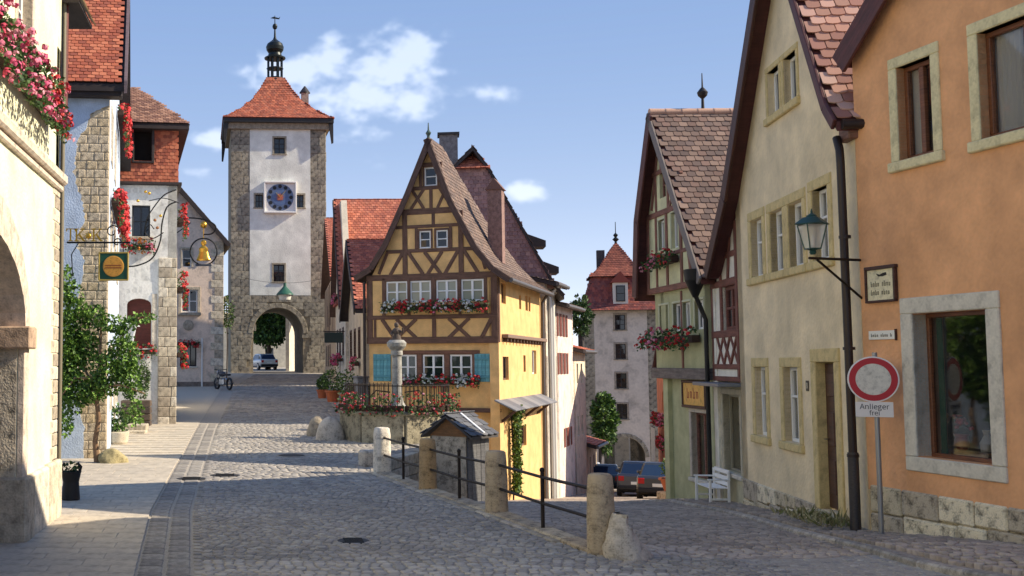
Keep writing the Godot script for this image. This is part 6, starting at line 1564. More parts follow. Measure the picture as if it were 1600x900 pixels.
	for q in [[1.98, 6.9, 1.2], [1.98, 4.6, 1.4], [1.98, 2.4, 0.9]]:
		flower_box("round trail of red geraniums hanging at the white house's corner, %s" % {6.9: "topmost", 4.6: "middle", 2.4: "lowest"}[q[1]], w.to_global(Vector3(q[0], q[1] - yb, -0.8)), w.basis * Basis(Vector3.UP, PI / 2), 1.2, q[2] * 0.5, [REDS], 1.2, q[2] * 0.4, "", 0.07)
	var tr := thing("planter_wall", "low dark timber planter with a conical evergreen at the white house", "planter", W(-3.85, 0.15, 35.2))
	for k in 4:
		var q8 := MB.new(); q8.bbox(Vector3(0, 0.11 + k * 0.22, 0), Vector3(0.95, 0.2, 0.5), 0.02); part(tr, "plank", q8, mat(c8(92, 78, 66) if k % 2 else c8(78, 66, 58), 0.85, "wood", 1.0, 0.4))
	bush(tr, "evergreen", Vector3(0.22, 1.55, 0), Vector3(0.24, 0.75, 0.24), 700, GREENS + [Color(0.1, 0.12, 0.03)], 0.08)
	bush(tr, "shrub", Vector3(-0.2, 1.15, 0.1), Vector3(0.25, 0.3, 0.2), 250, GREENS, 0.09)

	# --- wrought iron guild arm on the white house
	var ga := thing("guild_arm", "large curling wrought iron arm with gilt blossoms on the white house's corner", "sign bracket", w.to_global(Vector3(0.6, 6.8 - yb, 0.1)))
	var gb := MB.new()
	gb.tube(curve([Vector3(1.3, 1.15, 0), Vector3(0.9, 0.95, 0.1), Vector3(0.55, 0.5, 0.2), Vector3(0.35, 0.1, 0.3), Vector3(0.3, -0.3, 0.3)]), 0.022, 6); gb.tube(curve([Vector3(1.3, 0.75, 0), Vector3(1.0, 0.55, 0.1), Vector3(0.85, 0.0, 0.2), Vector3(0.8, -0.6, 0.3), Vector3(0.55, -1.15, 0.3), Vector3(0.1, -1.4, 0.4), Vector3(-0.35, -1.45, 0.4)]), 0.026, 6)
	gb.tube(curve([Vector3(0.9, -0.3, 0.2), Vector3(0.55, -0.5, 0.25), Vector3(0.3, -0.3, 0.3), Vector3(0.45, -0.05, 0.3), Vector3(0.6, -0.2, 0.3)]), 0.018, 6); gb.tube(curve([Vector3(0.4, 0.75, 0.15), Vector3(0.9, 0.85, 0.1), Vector3(1.4, 0.7, 0)]), 0.014, 6)
	part(ga, "scrolls", gb, iron)
	for q in [Vector3(0.62, 0.1, 0.25), Vector3(0.8, 0.25, 0.2), Vector3(0.7, -0.15, 0.25), Vector3(0.3, 1.05, 0.2), Vector3(0.42, 1.0, 0.2), Vector3(0.05, 0.75, 0.2)]:
		var gl := MB.new(); gl.ball(Vector3.ZERO, Vector3(0.055, 0.05, 0.05), 8, 6); part(ga, "gilt_blossom", gl, gold if q.y > 0.2 else mat(c8(150, 100, 60), 0.5, "", 1, 0, 0.5), q)
	# ring sign further on
	var gr := thing("ring_sign", "gilded figure inside a round wrought iron ring hanging over the street", "sign", W(-2.42, 7.35, 50.0))
	var ring := PackedVector3Array()
	for k in 33: ring.append(Vector3(cos(TAU * k / 32) * 0.62, sin(TAU * k / 32) * 0.62, 0))
	var rg := MB.new(); rg.tube(ring, 0.035, 6, false); part(gr, "ring", rg, iron)
	var fg := MB.new()
	fg.lathe([Vector2(0.3, -0.42), Vector2(0.33, -0.36), Vector2(0.26, -0.2), Vector2(0.2, 0.0), Vector2(0.22, 0.15), Vector2(0.12, 0.24), Vector2(0.07, 0.28), Vector2(0.13, 0.36), Vector2(0.13, 0.46), Vector2(0.07, 0.54)], 14, Vector3.ZERO, 0.4); part(gr, "figure", fg, gold)
	var gg := MB.new(); gg.ball(Vector3(0, 1.25, 0), Vector3(0.17, 0.17, 0.17)); gg.tube(PackedVector3Array([Vector3(0, 1.1, 0), Vector3(0, 0.62, 0)]), 0.025, 6); part(gr, "orb", gg, gold)
	var ar := MB.new(); ar.tube(curve([Vector3(-1.9, 1.2, 0), Vector3(-1.0, 1.55, 0), Vector3(0, 1.5, 0), Vector3(0.55, 1.2, 0), Vector3(0.4, 0.85, 0), Vector3(0, 0.8, 0)]), 0.035, 6); ar.tube(curve([Vector3(-1.9, 0.4, 0), Vector3(-1.2, 0.9, 0), Vector3(-0.6, 1.35, 0)]), 0.025, 6); part(gr, "arm", ar, iron)
	var bz := MB.new(); bz.bbox(Vector3(0, -0.62, 0), Vector3(0.75, 0.09, 0.14), 0.02); part(gr, "foot_plate", bz, mat(c8(60, 70, 84), 0.5))

	# --- pink house
	var a8 := deg_to_rad(6.0)
	var p := building("pink_house", "pinkish beige house with a falling roof edge standing before the tower", -6.2, 59.5, cos(a8), sin(a8), 0.6)
	fx = front(p); yb = p.position.y
	var pink := mat(c8(224, 202, 182), 0.92, "patch", 0.22, 0.3)
	var PW := 4.43
	panel(p, "wall", pv([0, 1.2, PW, 1.2, PW, 9.0, PW - 2.8, 12.0, 0, 12.0]), [rect(2.1, 5.0, 0.9, 1.25), rect(2.05, 2.05, 0.9, 1.3), rect(2.15, 7.5, 0.5, 1.0)], 0.3, pink, fx)
	slab(p, "base", 0, -0.2, PW, 1.4, -0.3, 0.04, mat(c8(120, 108, 98), 0.9, "stone", 0.5, 0.5), fx)
	for k in 18: slab(p, "quoin", PW - (0.5 if k % 2 else 0.7), 1.22 + k * 0.43, 0.5 if k % 2 else 0.7, 0.41, -0.1, 0.03, stone[k % 4], fx, 0.015)
	window(p, fx, 2.1, 5.0, 0.9, 1.25, {frame = white, pane = pane, recess = 0.12, nx = 2, ny = 2, bar = 0.07, surround = stone[1], sw = 0.16, sp = 0.04, sill = stone[3], sill_h = 0.16, sill_out = 0.2}); window(p, fx, 2.05, 2.05, 0.9, 1.3, {frame = dark, pane = pane, recess = 0.12, nx = 3, ny = 1, bar = 0.07, sill = stone[2]}); window(p, fx, 2.15, 7.5, 0.5, 1.0, {frame = white, pane = pane, recess = 0.12, nx = 1, ny = 2, surround = stone[1], sw = 0.1, sp = 0.04})
	var crest := MB.new(); crest.lathe([Vector2(0.3, 0), Vector2(0.3, 0.06), Vector2(0.18, 0.1)], 12); partx(p, "crest", crest, stone[3], fx * Transform3D(Basis(Vector3.RIGHT, PI / 2), Vector3(2.5, 4.3, 0)))
	slope(p, pv([PW + 0.35, 8.75, PW - 2.8, 12.3]), 0.35, -14, 0.14, dark, yb, duntiles, 0.2, 0.18); slope(p, pv([-1.0, 12.5, PW - 2.8, 12.3]), 0.35, -14, 0.14, dark, yb, duntiles, 0.2, 0.18)
	verge(p, pv([PW + 0.35, 8.75, PW - 2.8, 12.3]), 0.35, 0.25, dark, yb)
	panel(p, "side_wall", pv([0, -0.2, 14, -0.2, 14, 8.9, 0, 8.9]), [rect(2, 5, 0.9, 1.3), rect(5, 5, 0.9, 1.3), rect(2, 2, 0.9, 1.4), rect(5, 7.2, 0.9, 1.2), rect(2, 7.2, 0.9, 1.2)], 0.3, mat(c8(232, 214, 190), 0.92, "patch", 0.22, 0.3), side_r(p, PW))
	for q in [[2, 5, 1.3], [5, 5, 1.3], [2, 2, 1.4], [5, 7.2, 1.2], [2, 7.2, 1.2]]: window(p, side_r(p, PW), q[0], q[1], 0.9, q[2], {frame = dark, pane = pane, recess = 0.1, nx = 2, ny = 2, surround = stone[1], sw = 0.1, sp = 0.05})
	pipe(p, "post", [Vector3(3.25, 3.6 - yb, 0.12), Vector3(3.25, 0.5 - yb, 0.12)], 0.05, white, 8)
	flower_box("box of dark red flowers on the pink house's lower window", p.to_global(Vector3(2.5, 3.2 - yb, 0.05)), p.basis, 1.2, 0.3, [REDS], 0.9, 0.15, "", 0.07)
	# creeper at the pink house's corner
	var pc := thing("rose_creeper", "pale flowering creeper on the pink house's street corner", "creeper", p.to_global(Vector3(PW + 0.25, 0.2, -1.0)))
	pipe(pc, "stem", [Vector3(0, -0.1, 0), Vector3(0.05, 2.5, 0), Vector3(0, 4.6, 0)], 0.04, dark, 6)
	bush(pc, "foliage", Vector3(0, 4.2, 0), Vector3(0.45, 1.2, 0.45), 420, GREENS + [Color(0.3, 0.28, 0.2)], 0.16)
func curve(pts: Array) -> PackedVector3Array:
	var c := Curve3D.new()
	for k in pts.size():
		var t: Vector3 = (pts[mini(k + 1, pts.size() - 1)] - pts[maxi(k - 1, 0)]) / 6.0
		c.add_point(pts[k], -t, t)
	c.bake_interval = 0.06
	return c.get_baked_points()
func lantern(o: Node3D, s: float, frame: Material, gl: Material) -> void:   # four-sided tapered street lantern, its foot at the origin
	var b := MB.new(); var g := MB.new()
	var r0 := s * 0.55; var r1 := s; var h := s * 2.1
	for k in 4:
		var a := PI / 4 + PI / 2 * k; var e := a + PI / 2
		var p0 := Vector3(cos(a) * r0, 0, sin(a) * r0) * 1.2; var p1 := Vector3(cos(a) * r1, h / 1.2, sin(a) * r1) * 1.2
		var q0 := Vector3(cos(e) * r0, 0, sin(e) * r0) * 1.2; var q1 := Vector3(cos(e) * r1, h / 1.2, sin(e) * r1) * 1.2
		b.bar(p0, p1, s * 0.09, s * 0.09); b.bar(p0, q0, s * 0.1, s * 0.1); b.bar(p1, q1, s * 0.1, s * 0.1)
		g.quad(p0 * 0.98, q0 * 0.98, Vector3(q1.x * 0.98, q1.y, q1.z * 0.98), Vector3(p1.x * 0.98, p1.y, p1.z * 0.98))
	part(o, "frame", b, frame); part(o, "glass", g, gl)
	var c := MB.new(); c.lathe([Vector2(s * 1.5, h), Vector2(s * 1.52, h + s * 0.06), Vector2(s * 0.75, h + s * 0.62), Vector2(s * 0.5, h + s * 0.66), Vector2(s * 0.45, h + s * 0.8)], 4)
	var cap := part(o, "cap", c, frame)
	var f := MB.new(); f.lathe([Vector2(s * 0.42, h + s * 0.78), Vector2(s * 0.1, h + s * 1.0), Vector2(s * 0.1, h + s * 1.15), Vector2(s * 0.03, h + s * 1.4)], 8); part(o, "finial", f, frame)
	var ft := MB.new(); ft.lathe([Vector2(s * 0.2, -s * 0.5), Vector2(s * 0.3, -s * 0.3), Vector2(s * 0.25, -s * 0.15), Vector2(s * 0.6, 0.0)], 8); part(o, "foot", ft, frame)
	var bu := MB.new(); bu.lathe([Vector2(s * 0.1, s * 0.1), Vector2(s * 0.16, s * 0.5), Vector2(s * 0.12, s * 1.1), Vector2(s * 0.04, s * 1.3)], 8); part(o, "bulb", bu, mat(c8(240, 236, 220), 0.3))
# ---------- street furniture, vehicles, plants in the street
func car(label: String, at: Vector3, turn: float, paint: Color, tall := 1.0) -> void:   # local z- is forward, the tail faces z+
	var o := thing("parked_car", label, "car", at, turn, "cars parked on the sloping street")
	var body := mat(paint, 0.25, "", 1, 0, 0.3)
	body.clearcoat_enabled = true
	var black := mat(c8(24, 24, 26), 0.7)
	var hull := []
	for s in [[-2.0, 0.62, 0.35, 0.62], [-1.9, 0.78, 0.28, 0.72], [-1.2, 0.84, 0.24, 0.84], [-0.6, 0.85, 0.22, 0.92], [0.8, 0.86, 0.22, 0.95], [1.6, 0.84, 0.26, 0.97], [1.95, 0.8, 0.32, 0.95], [2.02, 0.74, 0.42, 0.85]]:
		var w: float = s[1]; var lo: float = s[2]; var hi: float = s[3] * tall
		hull.append(PackedVector3Array([Vector3(-w * 0.85, lo, s[0]), Vector3(w * 0.85, lo, s[0]), Vector3(w, lo + 0.18, s[0]), Vector3(w * 1.0, hi - 0.14, s[0]), Vector3(w * 0.94, hi, s[0]), Vector3(-w * 0.94, hi, s[0]), Vector3(-w * 1.0, hi - 0.14, s[0]), Vector3(-w, lo + 0.18, s[0])]))
	var b := MB.new(); b.grid(hull, true, 1.0); b.fan(hull[0], Vector3(0, 0, -1)); b.fan(hull[-1], Vector3(0, 0, 1))
	part(o, "body", b, body)
	var y0 := 0.93 * tall; var y1 := 1.44 * tall
	var cab := []
	for s in [[-0.95, 0.76, 0.0], [-0.35, 0.62, 0.96], [0.2, 0.62, 1.0], [1.2, 0.62, 0.97], [1.75, 0.7, 0.0]]:
		var hh: float = y0 - 0.05 + (y1 - y0 + 0.05) * s[2]
		cab.append(PackedVector3Array([Vector3(-0.78, y0 - 0.06, s[0]), Vector3(0.78, y0 - 0.06, s[0]), Vector3(s[1], hh - 0.03, s[0]), Vector3(s[1] * 0.85, hh, s[0]), Vector3(-s[1] * 0.85, hh, s[0]), Vector3(-s[1], hh - 0.03, s[0])]))
	var g := MB.new(); g.grid(cab, true, 1.0); part(o, "roof", g, body)
	var gl := glass_mat(c8(40, 58, 84))
	var rw := MB.new(); rw.quad(Vector3(-0.66, y0 + 0.03, 1.73), Vector3(0.66, y0 + 0.03, 1.73), Vector3(0.56, y1 - 0.09, 1.31), Vector3(-0.56, y1 - 0.09, 1.31)); part(o, "rear_window", rw, gl)
	for s in [-1.0, 1.0]:
		var sw := MB.new(); sw.quad(Vector3(s * 0.79, y0, -0.6), Vector3(s * 0.79, y0, 1.3), Vector3(s * 0.66, y1 - 0.1, 1.0), Vector3(s * 0.66, y1 - 0.1, -0.25)); part(o, "side_window", sw, gl)
		var tl := MB.new(); tl.bbox(Vector3(s * 0.64, 0.76 * tall, 2.0), Vector3(0.24, 0.22, 0.06), 0.02); part(o, "tail_light", tl, mat(c8(170, 22, 24), 0.2))
		var mi := MB.new(); mi.bbox(Vector3(s * 0.93, y0 + 0.08, -0.55), Vector3(0.16, 0.12, 0.1), 0.03); part(o, "mirror", mi, body)
		for z in [-1.25, 1.25]:
			var wh := MB.new(); wh.lathe([Vector2(0.2, -0.1), Vector2(0.3, -0.1), Vector2(0.33, -0.06), Vector2(0.33, 0.06), Vector2(0.3, 0.1), Vector2(0.2, 0.1)], 20)
			var wp := partx(o, "wheel", wh, black, Transform3D(Basis(Vector3(0, 0, 1), PI / 2), Vector3(s * 0.76, 0.33, z)))
			var hb := MB.new(); hb.lathe([Vector2(0.2, -0.105), Vector2(0.05, -0.09), Vector2(0.05, 0.09), Vector2(0.2, 0.105)], 14); part(wp, "rim", hb, mat(c8(140, 140, 144), 0.3, "", 1, 0, 0.8))
	var pl := MB.new(); pl.bbox(Vector3(0, 0.62, 2.03), Vector3(0.5, 0.12, 0.02), 0.004); part(o, "number_plate", pl, mat(c8(220, 220, 214), 0.5))
	var bp := MB.new(); bp.bbox(Vector3(0, 0.42, 2.0), Vector3(1.58, 0.2, 0.16), 0.05); part(o, "bumper", bp, black)
	var un := MB.new(); un.bbox(Vector3(0, 0.3, 0), Vector3(1.4, 0.2, 3.2), 0.05); part(o, "underbody", un, black)
func pot_plant(called: String, label: String, at: Vector3, r: float, h: float, plant: Vector3, n: int, pal: Array, group := "", clay := true) -> Node3D:
	var o := thing(called, label, "plant pot", at, 0.0, group)
	var b := MB.new(); b.lathe([Vector2(r * 0.65, 0), Vector2(r * 0.7, 0.02), Vector2(r * 0.95, h * 0.85), Vector2(r * 1.08, h * 0.86), Vector2(r * 1.08, h), Vector2(r * 0.9, h), Vector2(r * 0.85, h * 0.9)], 16)
	part(o, "pot", b, mat(c8(176, 100, 66), 0.9, "grain", 1.5) if clay else mat(c8(150, 146, 140), 0.9, "stone", 1.0))
	bush(o, "foliage", Vector3(0, h + plant.y * 0.75, 0), plant, n, pal, 0.1)
	return o

func build_street() -> void:
	var iron := mat(c8(46, 38, 34), 0.6, "grain", 2.0, 0.3, 0.5)
	var stone := [mat(c8(164, 148, 124), 0.92, "rock", 0.8, 1.3), mat(c8(176, 163, 140), 0.92, "rock", 0.8, 1.3), mat(c8(152, 141, 124), 0.92, "rock", 0.8, 1.3), mat(c8(180, 171, 158), 0.92, "rock", 0.8, 1.3)]
	# --- bollards and railing
	var spots := [[4.01, 12.81, 0.155, 0.92], [3.53, 16.14, 0.16, 0.92], [2.98, 19.04, 0.15, 0.9], [2.53, 22.0, 0.16, 0.92]]
	var names := ["weathered stone bollard with a guard stone leaning at its foot", "thick stone bollard with iron rails let into both sides, beside the guard-stone bollard", "slim stone bollard in front of the slate-roofed shed", "pale square stone post ending the railing by the fountain"]
	for k in 4:
		var q: Array = spots[k]
		var o := thing("stone_bollard", names[k], "bollard", W(q[0], y_left(q[1]) - 0.02, q[1]), 0.1 * k, "stone bollards along the street edge")
		var rows := []
		for i in 9:
			var line := PackedVector3Array()
			var t := i / 8.0
			var rad: float = q[2] * (1.06 - 0.1 * t) * (0.92 if i == 8 else 1.0)
			for j in 16:
				var a := TAU * j / 16
				var e: float = pow(pow(absf(cos(a)), 4.0) + pow(absf(sin(a)), 4.0), -0.25) if k == 3 else 1.0
				var rq: float = rad * lerpf(1.0, e, 0.85) * (1.0 + rr(-0.028, 0.028))
				line.append(Vector3(cos(a) * rq, -0.1 + (q[3] + 0.1) * t + (0.0 if i < 8 else 0.0), -sin(a) * rq))
			rows.append(line)
		var top := PackedVector3Array()
		for p in rows[-1]: top.append(Vector3(p.x * 0.8, p.y + 0.02, p.z * 0.8))
		rows.append(top)
		var b := MB.new(); b.grid(rows, true, 1.0); b.fan(top, Vector3.UP)
		part(o, "shaft", b, [stone[0], stone[0], mat(c8(162, 136, 100), 0.92, "rock", 0.8, 1.3), mat(c8(206, 198, 184), 0.92, "rock", 0.8, 1.3)][k])
	var gs := thing("guard_stone", "rough wedge-shaped guard stone leaning against the first bollard", "stone", W(4.22, -0.02, 12.55))
	var rows2 := []
	for i in 8:
		var t := i / 7.0
		var line := PackedVector3Array()
		for j in 14:
			var a := TAU * j / 14
			var w := 0.25 * (1 - 0.5 * t * t)
			var lean := 0.34 * t   # the outer face leans back to the bollard, the inner one stands upright
			line.append(Vector3((cos(a) * w if cos(a) < 0 else cos(a) * (w + 0.1) - lean * cos(a)) - 0.02 + rr(-0.022, 0.022), -0.1 + 0.62 * pow(t, 0.8), -sin(a) * (0.23 - 0.1 * t) + rr(-0.022, 0.022)))
		rows2.append(line)
	var gb := MB.new(); gb.grid(rows2, true, 1.0); gb.fan(rows2[-1], Vector3.UP); part(gs, "rock", gb, stone[3])
	for k in 3:
		var p: Array = spots[k]; var q: Array = spots[k + 1]
		var a := W(p[0], 0, p[1]); var e := W(q[0], 0, q[1])
		var dirv := (e - a).normalized()
		var o := thing("iron_railing", ["rusty two-bar iron railing next to the guard stone", "rusty two-bar iron railing in the middle of the bollard row", "rusty two-bar iron railing beside the fountain end of the bollards"][k], "railing", a, 0.0, "railings between the bollards")
		for y in [0.38, 0.72]: pipe(o, "rail", [dirv * 0.12 + Vector3(0, y, 0), (e - a) * 0.5 + Vector3(0, y - 0.015, 0), (e - a) - dirv * 0.12 + Vector3(0, y, 0)], 0.021, iron, 8)
		var m := (e - a) * 0.5
		pipe(o, "post", [m + Vector3(0, -0.05, 0), m + Vector3(0, 0.78, 0)], 0.026, iron, 8)
		var kn := MB.new(); kn.ball(m + Vector3(0, 0.8, 0), Vector3(0.035, 0.035, 0.035), 8, 6); part(o, "knob", kn, iron)
	var kb := Node3D.new(); kb.name = "edge_kerb"; add_child(kb); kb.set_meta("kind", "structure")
	for k in 3:
		var p: Array = spots[k]; var q: Array = spots[k + 1]
		var a := W(p[0], 0.02, p[1]); var e := W(q[0], 0.02, q[1])
		var n := 4
		for i in n:
			var c := a.lerp(e, (i + 0.5) / n)
			var x := (e - a).normalized()
			var sb := MB.new(); sb.bbox(Vector3.ZERO, Vector3((e - a).length() / n - 0.015, 0.12, 0.3), 0.02)
			partx(kb, "kerb_stone", sb, stone[(i + k) % 3], Transform3D(Basis(x, Vector3.UP, x.cross(Vector3.UP)), c + Vector3(0, -0.03, 0)))
	# loose blocks by the end post
	var blk := thing("stone_block", "pale squared stone block just behind the railing's end post", "stone", W(2.45, 0.0, 23.6), 0.2)
	var bb := MB.new(); bb.bbox(Vector3(0, 0.16, 0), Vector3(0.42, 0.36, 0.4), 0.04); part(blk, "block", bb, stone[3])
	for q in [[2.05, 30.3, 0.55, "low domed guard stone left beside the fountain basin", 0.42], [1.75, 31.5, 0.5, "smaller dark guard stone behind the domed one", 0.3]]:
		var g2 := thing("guard_stone", q[3], "stone", W(q[0], y_left(q[1]) - 0.02, q[1]))
		var rws := []
		for i in 7:
			var t := PI / 2 * i / 6
			var ln := PackedVector3Array()
			for j in 14:
				var a2 := TAU * j / 14
				ln.append(Vector3(cos(a2) * cos(t) * q[4] * rr(0.96, 1.04), sin(t) * q[2] * 1.3 - 0.05, -sin(a2) * cos(t) * q[4] * 0.7))
			rws.append(ln)
		var mb := MB.new(); mb.grid(rws, true, 1.0); part(g2, "rock", mb, stone[3] if q[4] > 0.4 else stone[2])

	# --- fountain
	var fo := thing("fountain", "stone fountain with an octagonal basin, flower rim and a figure on a column", "fountain", W(3.95, 0.1, 30.6))
	var fy := fo.position.y
	var basin := [mat(c8(150, 142, 120), 0.92, "rock", 0.6, 1.2), mat(c8(138, 131, 112), 0.92, "rock", 0.6, 1.2), mat(c8(158, 150, 128), 0.92, "rock", 0.6, 1.2)]
	var R := 1.42
	for k in 8:
		var a3 := TAU * (k + 0.5) / 8
		var w3 := 2 * R * tan(PI / 8)
		var bs := Basis(Vector3(-sin(a3), 0, -cos(a3)), Vector3.UP, Vector3(cos(a3), 0, -sin(a3)))
		var pb := MB.new(); pb.bbox(Vector3.ZERO, Vector3(w3 - 0.01, 0.78, 0.16), 0.02)
		partx(fo, "basin_slab", pb, basin[k % 3], Transform3D(bs, bs.z * R + Vector3(0, 0.34, 0)))
		var rb := MB.new(); rb.bbox(Vector3.ZERO, Vector3(w3 + 0.08, 0.1, 0.26), 0.03)
		partx(fo, "rim_stone", rb, basin[(k + 1) % 3], Transform3D(bs, bs.z * R + Vector3(0, 0.76, 0)))
	var wt := MB.new(); wt.lathe([Vector2(1.38, 0.55), Vector2(1.38, 0.6)], 8); part(fo, "water", wt, glass_mat(c8(40, 60, 60)))
	var cl := MB.new()
	cl.lathe([Vector2(0.3, 0.3), Vector2(0.3, 0.9), Vector2(0.22, 0.95), Vector2(0.18, 1.05), Vector2(0.15, 1.2), Vector2(0.135, 2.3), Vector2(0.17, 2.34), Vector2(0.17, 2.42), Vector2(0.16, 2.46), Vector2(0.26, 2.58), Vector2(0.28, 2.68), Vector2(0.2, 2.76)], 16)
	part(fo, "column", cl, mat(c8(150, 148, 142), 0.88, "rock", 0.8, 0.8))
	var sc := MB.new(); sc.lathe([Vector2(0.14, 2.74), Vector2(0.13, 2.8), Vector2(0.1, 2.92), Vector2(0.12, 3.0), Vector2(0.09, 3.08), Vector2(0.04, 3.11), Vector2(0.065, 3.16), Vector2(0.06, 3.22), Vector2(0.02, 3.26)], 12)
	sc.tube(PackedVector3Array([Vector3(0.08, 3.04, 0), Vector3(0.17, 2.96, 0.06), Vector3(0.16, 3.1, 0.1)]), [0.035, 0.03, 0.025], 8); sc.tube(PackedVector3Array([Vector3(-0.08, 3.04, 0), Vector3(-0.16, 2.93, 0.05), Vector3(-0.1, 2.9, 0.12)]), [0.035, 0.03, 0.025], 8)
	part(fo, "figure", sc, mat(c8(86, 74, 66), 0.8, "stone", 1.0))
	for s in [-1.0, 1.0]: pipe(fo, "spout", [Vector3(s * 0.2, 1.3, 0.05), Vector3(s * 0.6, 1.35, 0.1), Vector3(s * 0.75, 1.2, 0.1)], 0.02, iron, 6)
	for k in 8:   # grille above the rim: each bar a part
		var a4 := TAU * (k + 0.5) / 8
		var bs2 := Basis(Vector3(-sin(a4), 0, -cos(a4)), Vector3.UP, Vector3(cos(a4), 0, -sin(a4)))
		var w4 := 2 * (R - 0.06) * tan(PI / 8)
		for i in 9: pipe(fo, "grille_bar", [bs2 * Vector3((i - 4) * w4 / 9, 0.8, R - 0.06), bs2 * Vector3((i - 4) * w4 / 9, 1.55, R - 0.06)], 0.011, iron, 5)
		pipe(fo, "grille_rail", [bs2 * Vector3(-w4 / 2, 1.5, R - 0.06), bs2 * Vector3(w4 / 2, 1.5, R - 0.06)], 0.015, iron, 5)
	for k in 4:
		var a5 := TAU * (k + 4.5) / 8
		var bs3 := Basis(Vector3(-sin(a5), 0, -cos(a5)), Vector3.UP, Vector3(cos(a5), 0, -sin(a5)))
		flower_box("box of red and pink flowers on the fountain's rim", fo.position + bs3 * Vector3(0, 0.82, R - 0.05), bs3, 1.15, 0.45, [REDS, PINKS, REDS], 1.3, 0.12, "flower boxes round the fountain rim", 0.032)
	# --- shed with a slate roof
	var sh := building("slate_shed", "little shed with a grey slate saddle roof and boarded sides behind the railing", 4.36, 27.2, 0.77, -0.64, -1.6, "shed")
	var fx := front(sh); var yb := sh.position.y
	panel(sh, "stone_front", pv([0, -1.9, 0.95, -1.9, 0.95, 0.42, 0, 0.42]), [], 0.25, mat(c8(172, 160, 142), 0.92, "rock", 0.6, 1.2), fx)
	panel(sh, "gable_board", pv([-0.05, 0.42, 1.0, 0.42, 0.475, 0.86]), [], 0.06, mat(c8(130, 92, 56), 0.8, "wood", 1.0, 0.4), off(fx, 0, 0, 0.02))
	for k in 5:
		for s in [0, 1]:
			var bd := MB.new(); bd.bbox(Vector3.ZERO, Vector3(0.21, 2.5, 0.025), 0.006)
			var m := mat([c8(92, 92, 94), c8(84, 84, 87), c8(98, 98, 99)][(k + s) % 3], 0.8, "wood", 1.0, 0.4)
			partx(sh, "board", bd, m, (side_r(sh, 0.98) if s else side_l(sh, 1.12, -0.04)) * Transform3D(Basis.IDENTITY, Vector3(0.12 + k * 0.22, -0.85, 0.005 * (k % 2))))
	var slates := [c8(104, 106, 112), c8(92, 94, 100), c8(118, 118, 122), c8(86, 86, 92)]
	for s in [-1.0, 1.0]:
		var dk := MB.new(); dk.prism(pv([0, 0, s * 0.7, -0.5, s * 0.7, -0.56, 0, -0.06]), -1.25, 0.15); part(sh, "roof", dk, mat(c8(70, 66, 66), 0.8), Vector3(0.475, 0.93 - yb, 0))
		var v := Vector3(-s * 0.7, 0.5, 0).normalized()
		tiles(sh, Vector3(0.475 + s * 0.72, 0.42 - yb, 0.17 if s > 0 else -1.25), Vector3(0, 0, -1) if s > 0 else Vector3(0, 0, 1), v, 1.42, 0.88, 0.24, 0.17, slates, 120, null, "slate")
	var lead := MB.new(); lead.bbox(Vector3(0, 0, 0), Vector3(0.8, 0.03, 0.09), 0.01); partx(sh, "lead_flashing", lead, mat(c8(206, 210, 216), 0.5), Transform3D(Basis(Vector3(0, 0, 1), -0.62), Vector3(0.86, 0.74 - yb, -0.5)))
	# --- bench
	var be := thing("white_bench", "small white wooden garden bench against the green house's base", "bench", W(9.12, y_right(9.1, 21.6) + 0.025, 21.5), -PI / 2 - 0.1)
	be.scale = Vector3.ONE * 0.78
	var wp := mat(c8(236, 234, 228), 0.6)
	for k in 5:
		var sb2 := MB.new(); sb2.bbox(Vector3(0, 0.43, 0.05 + k * 0.095), Vector3(1.15, 0.025, 0.08), 0.006); part(be, "seat_slat", sb2, wp)
	for s in [-1.0, 1.0]:
		for z in [0.02, 0.46]:
			var lg := MB.new(); lg.bbox(Vector3(s * 0.56, 0.31 if z > 0.1 else 0.42, z), Vector3(0.06, 0.62 if z > 0.1 else 0.84, 0.06), 0.008); part(be, "leg", lg, wp)
		var am := MB.new(); am.bbox(Vector3(s * 0.56, 0.635, 0.25), Vector3(0.08, 0.035, 0.54), 0.01); part(be, "armrest", am, wp)
		var st := MB.new(); st.bbox(Vector3(s * 0.56, 0.16, 0.24), Vector3(0.04, 0.05, 0.4), 0.006); part(be, "stretcher", st, wp)
	for y in [0.52, 0.66, 0.82]:
		var rl := MB.new(); rl.bbox(Vector3(0, y, 0.0), Vector3(1.1, 0.1, 0.03), 0.008); part(be, "back_slat", rl, wp)
	pot_plant("terracotta_pot", "wide terracotta pot of bright green leaves on a stone beside the nearest parked car", W(13.7, y_right(13.7, 36.0) + 0.3, 36.0), 0.45, 0.42, Vector3(0.5, 0.4, 0.45), 420, BRIGHT + GREENS)
	var pbk := thing("stone_block", "low pale stone block under the wide terracotta pot", "stone", W(13.7, y_right(13.7, 36.0) - 0.02, 36.0), 0.3)
	var pbb := MB.new(); pbb.bbox(Vector3(0, 0.14, 0), Vector3(0.9, 0.34, 0.7), 0.04); part(pbk, "block", pbb, stone[1])
	# --- cars
	for q in [[15.75, 42.5, 0.0, c8(44, 48, 54), "dark parked car with a blue rear window behind the terracotta pot", 1.0], [16.9, 48.5, 0.05, c8(70, 72, 76), "grey parked car between the dark car and the small black one", 1.05], [17.6, 55.5, 0.1, c8(26, 28, 32), "small black car parked below the grey one", 0.95], [18.6, 61.5, 0.1, c8(208, 208, 206), "white car parked farthest down near the lower gate", 1.0]]:
		car(q[4], W(q[0], y_right(q[0], q[1]) - 0.02, q[1]), -0.42 + q[2], q[3], q[5])
		get_child(-1).rotation.x = -0.06
	# --- lamp on the beige house
	var lm := thing("wall_lamp", "green framed street lantern on a long iron bracket at the beige house's corner", "lamp", W(7.2, 3.68, 14.0))
	var gpaint := mat(c8(34, 72, 66), 0.45)
	lantern(lm, 0.15, gpaint, glass_mat(c8(226, 232, 226), 0.35, 0.08))
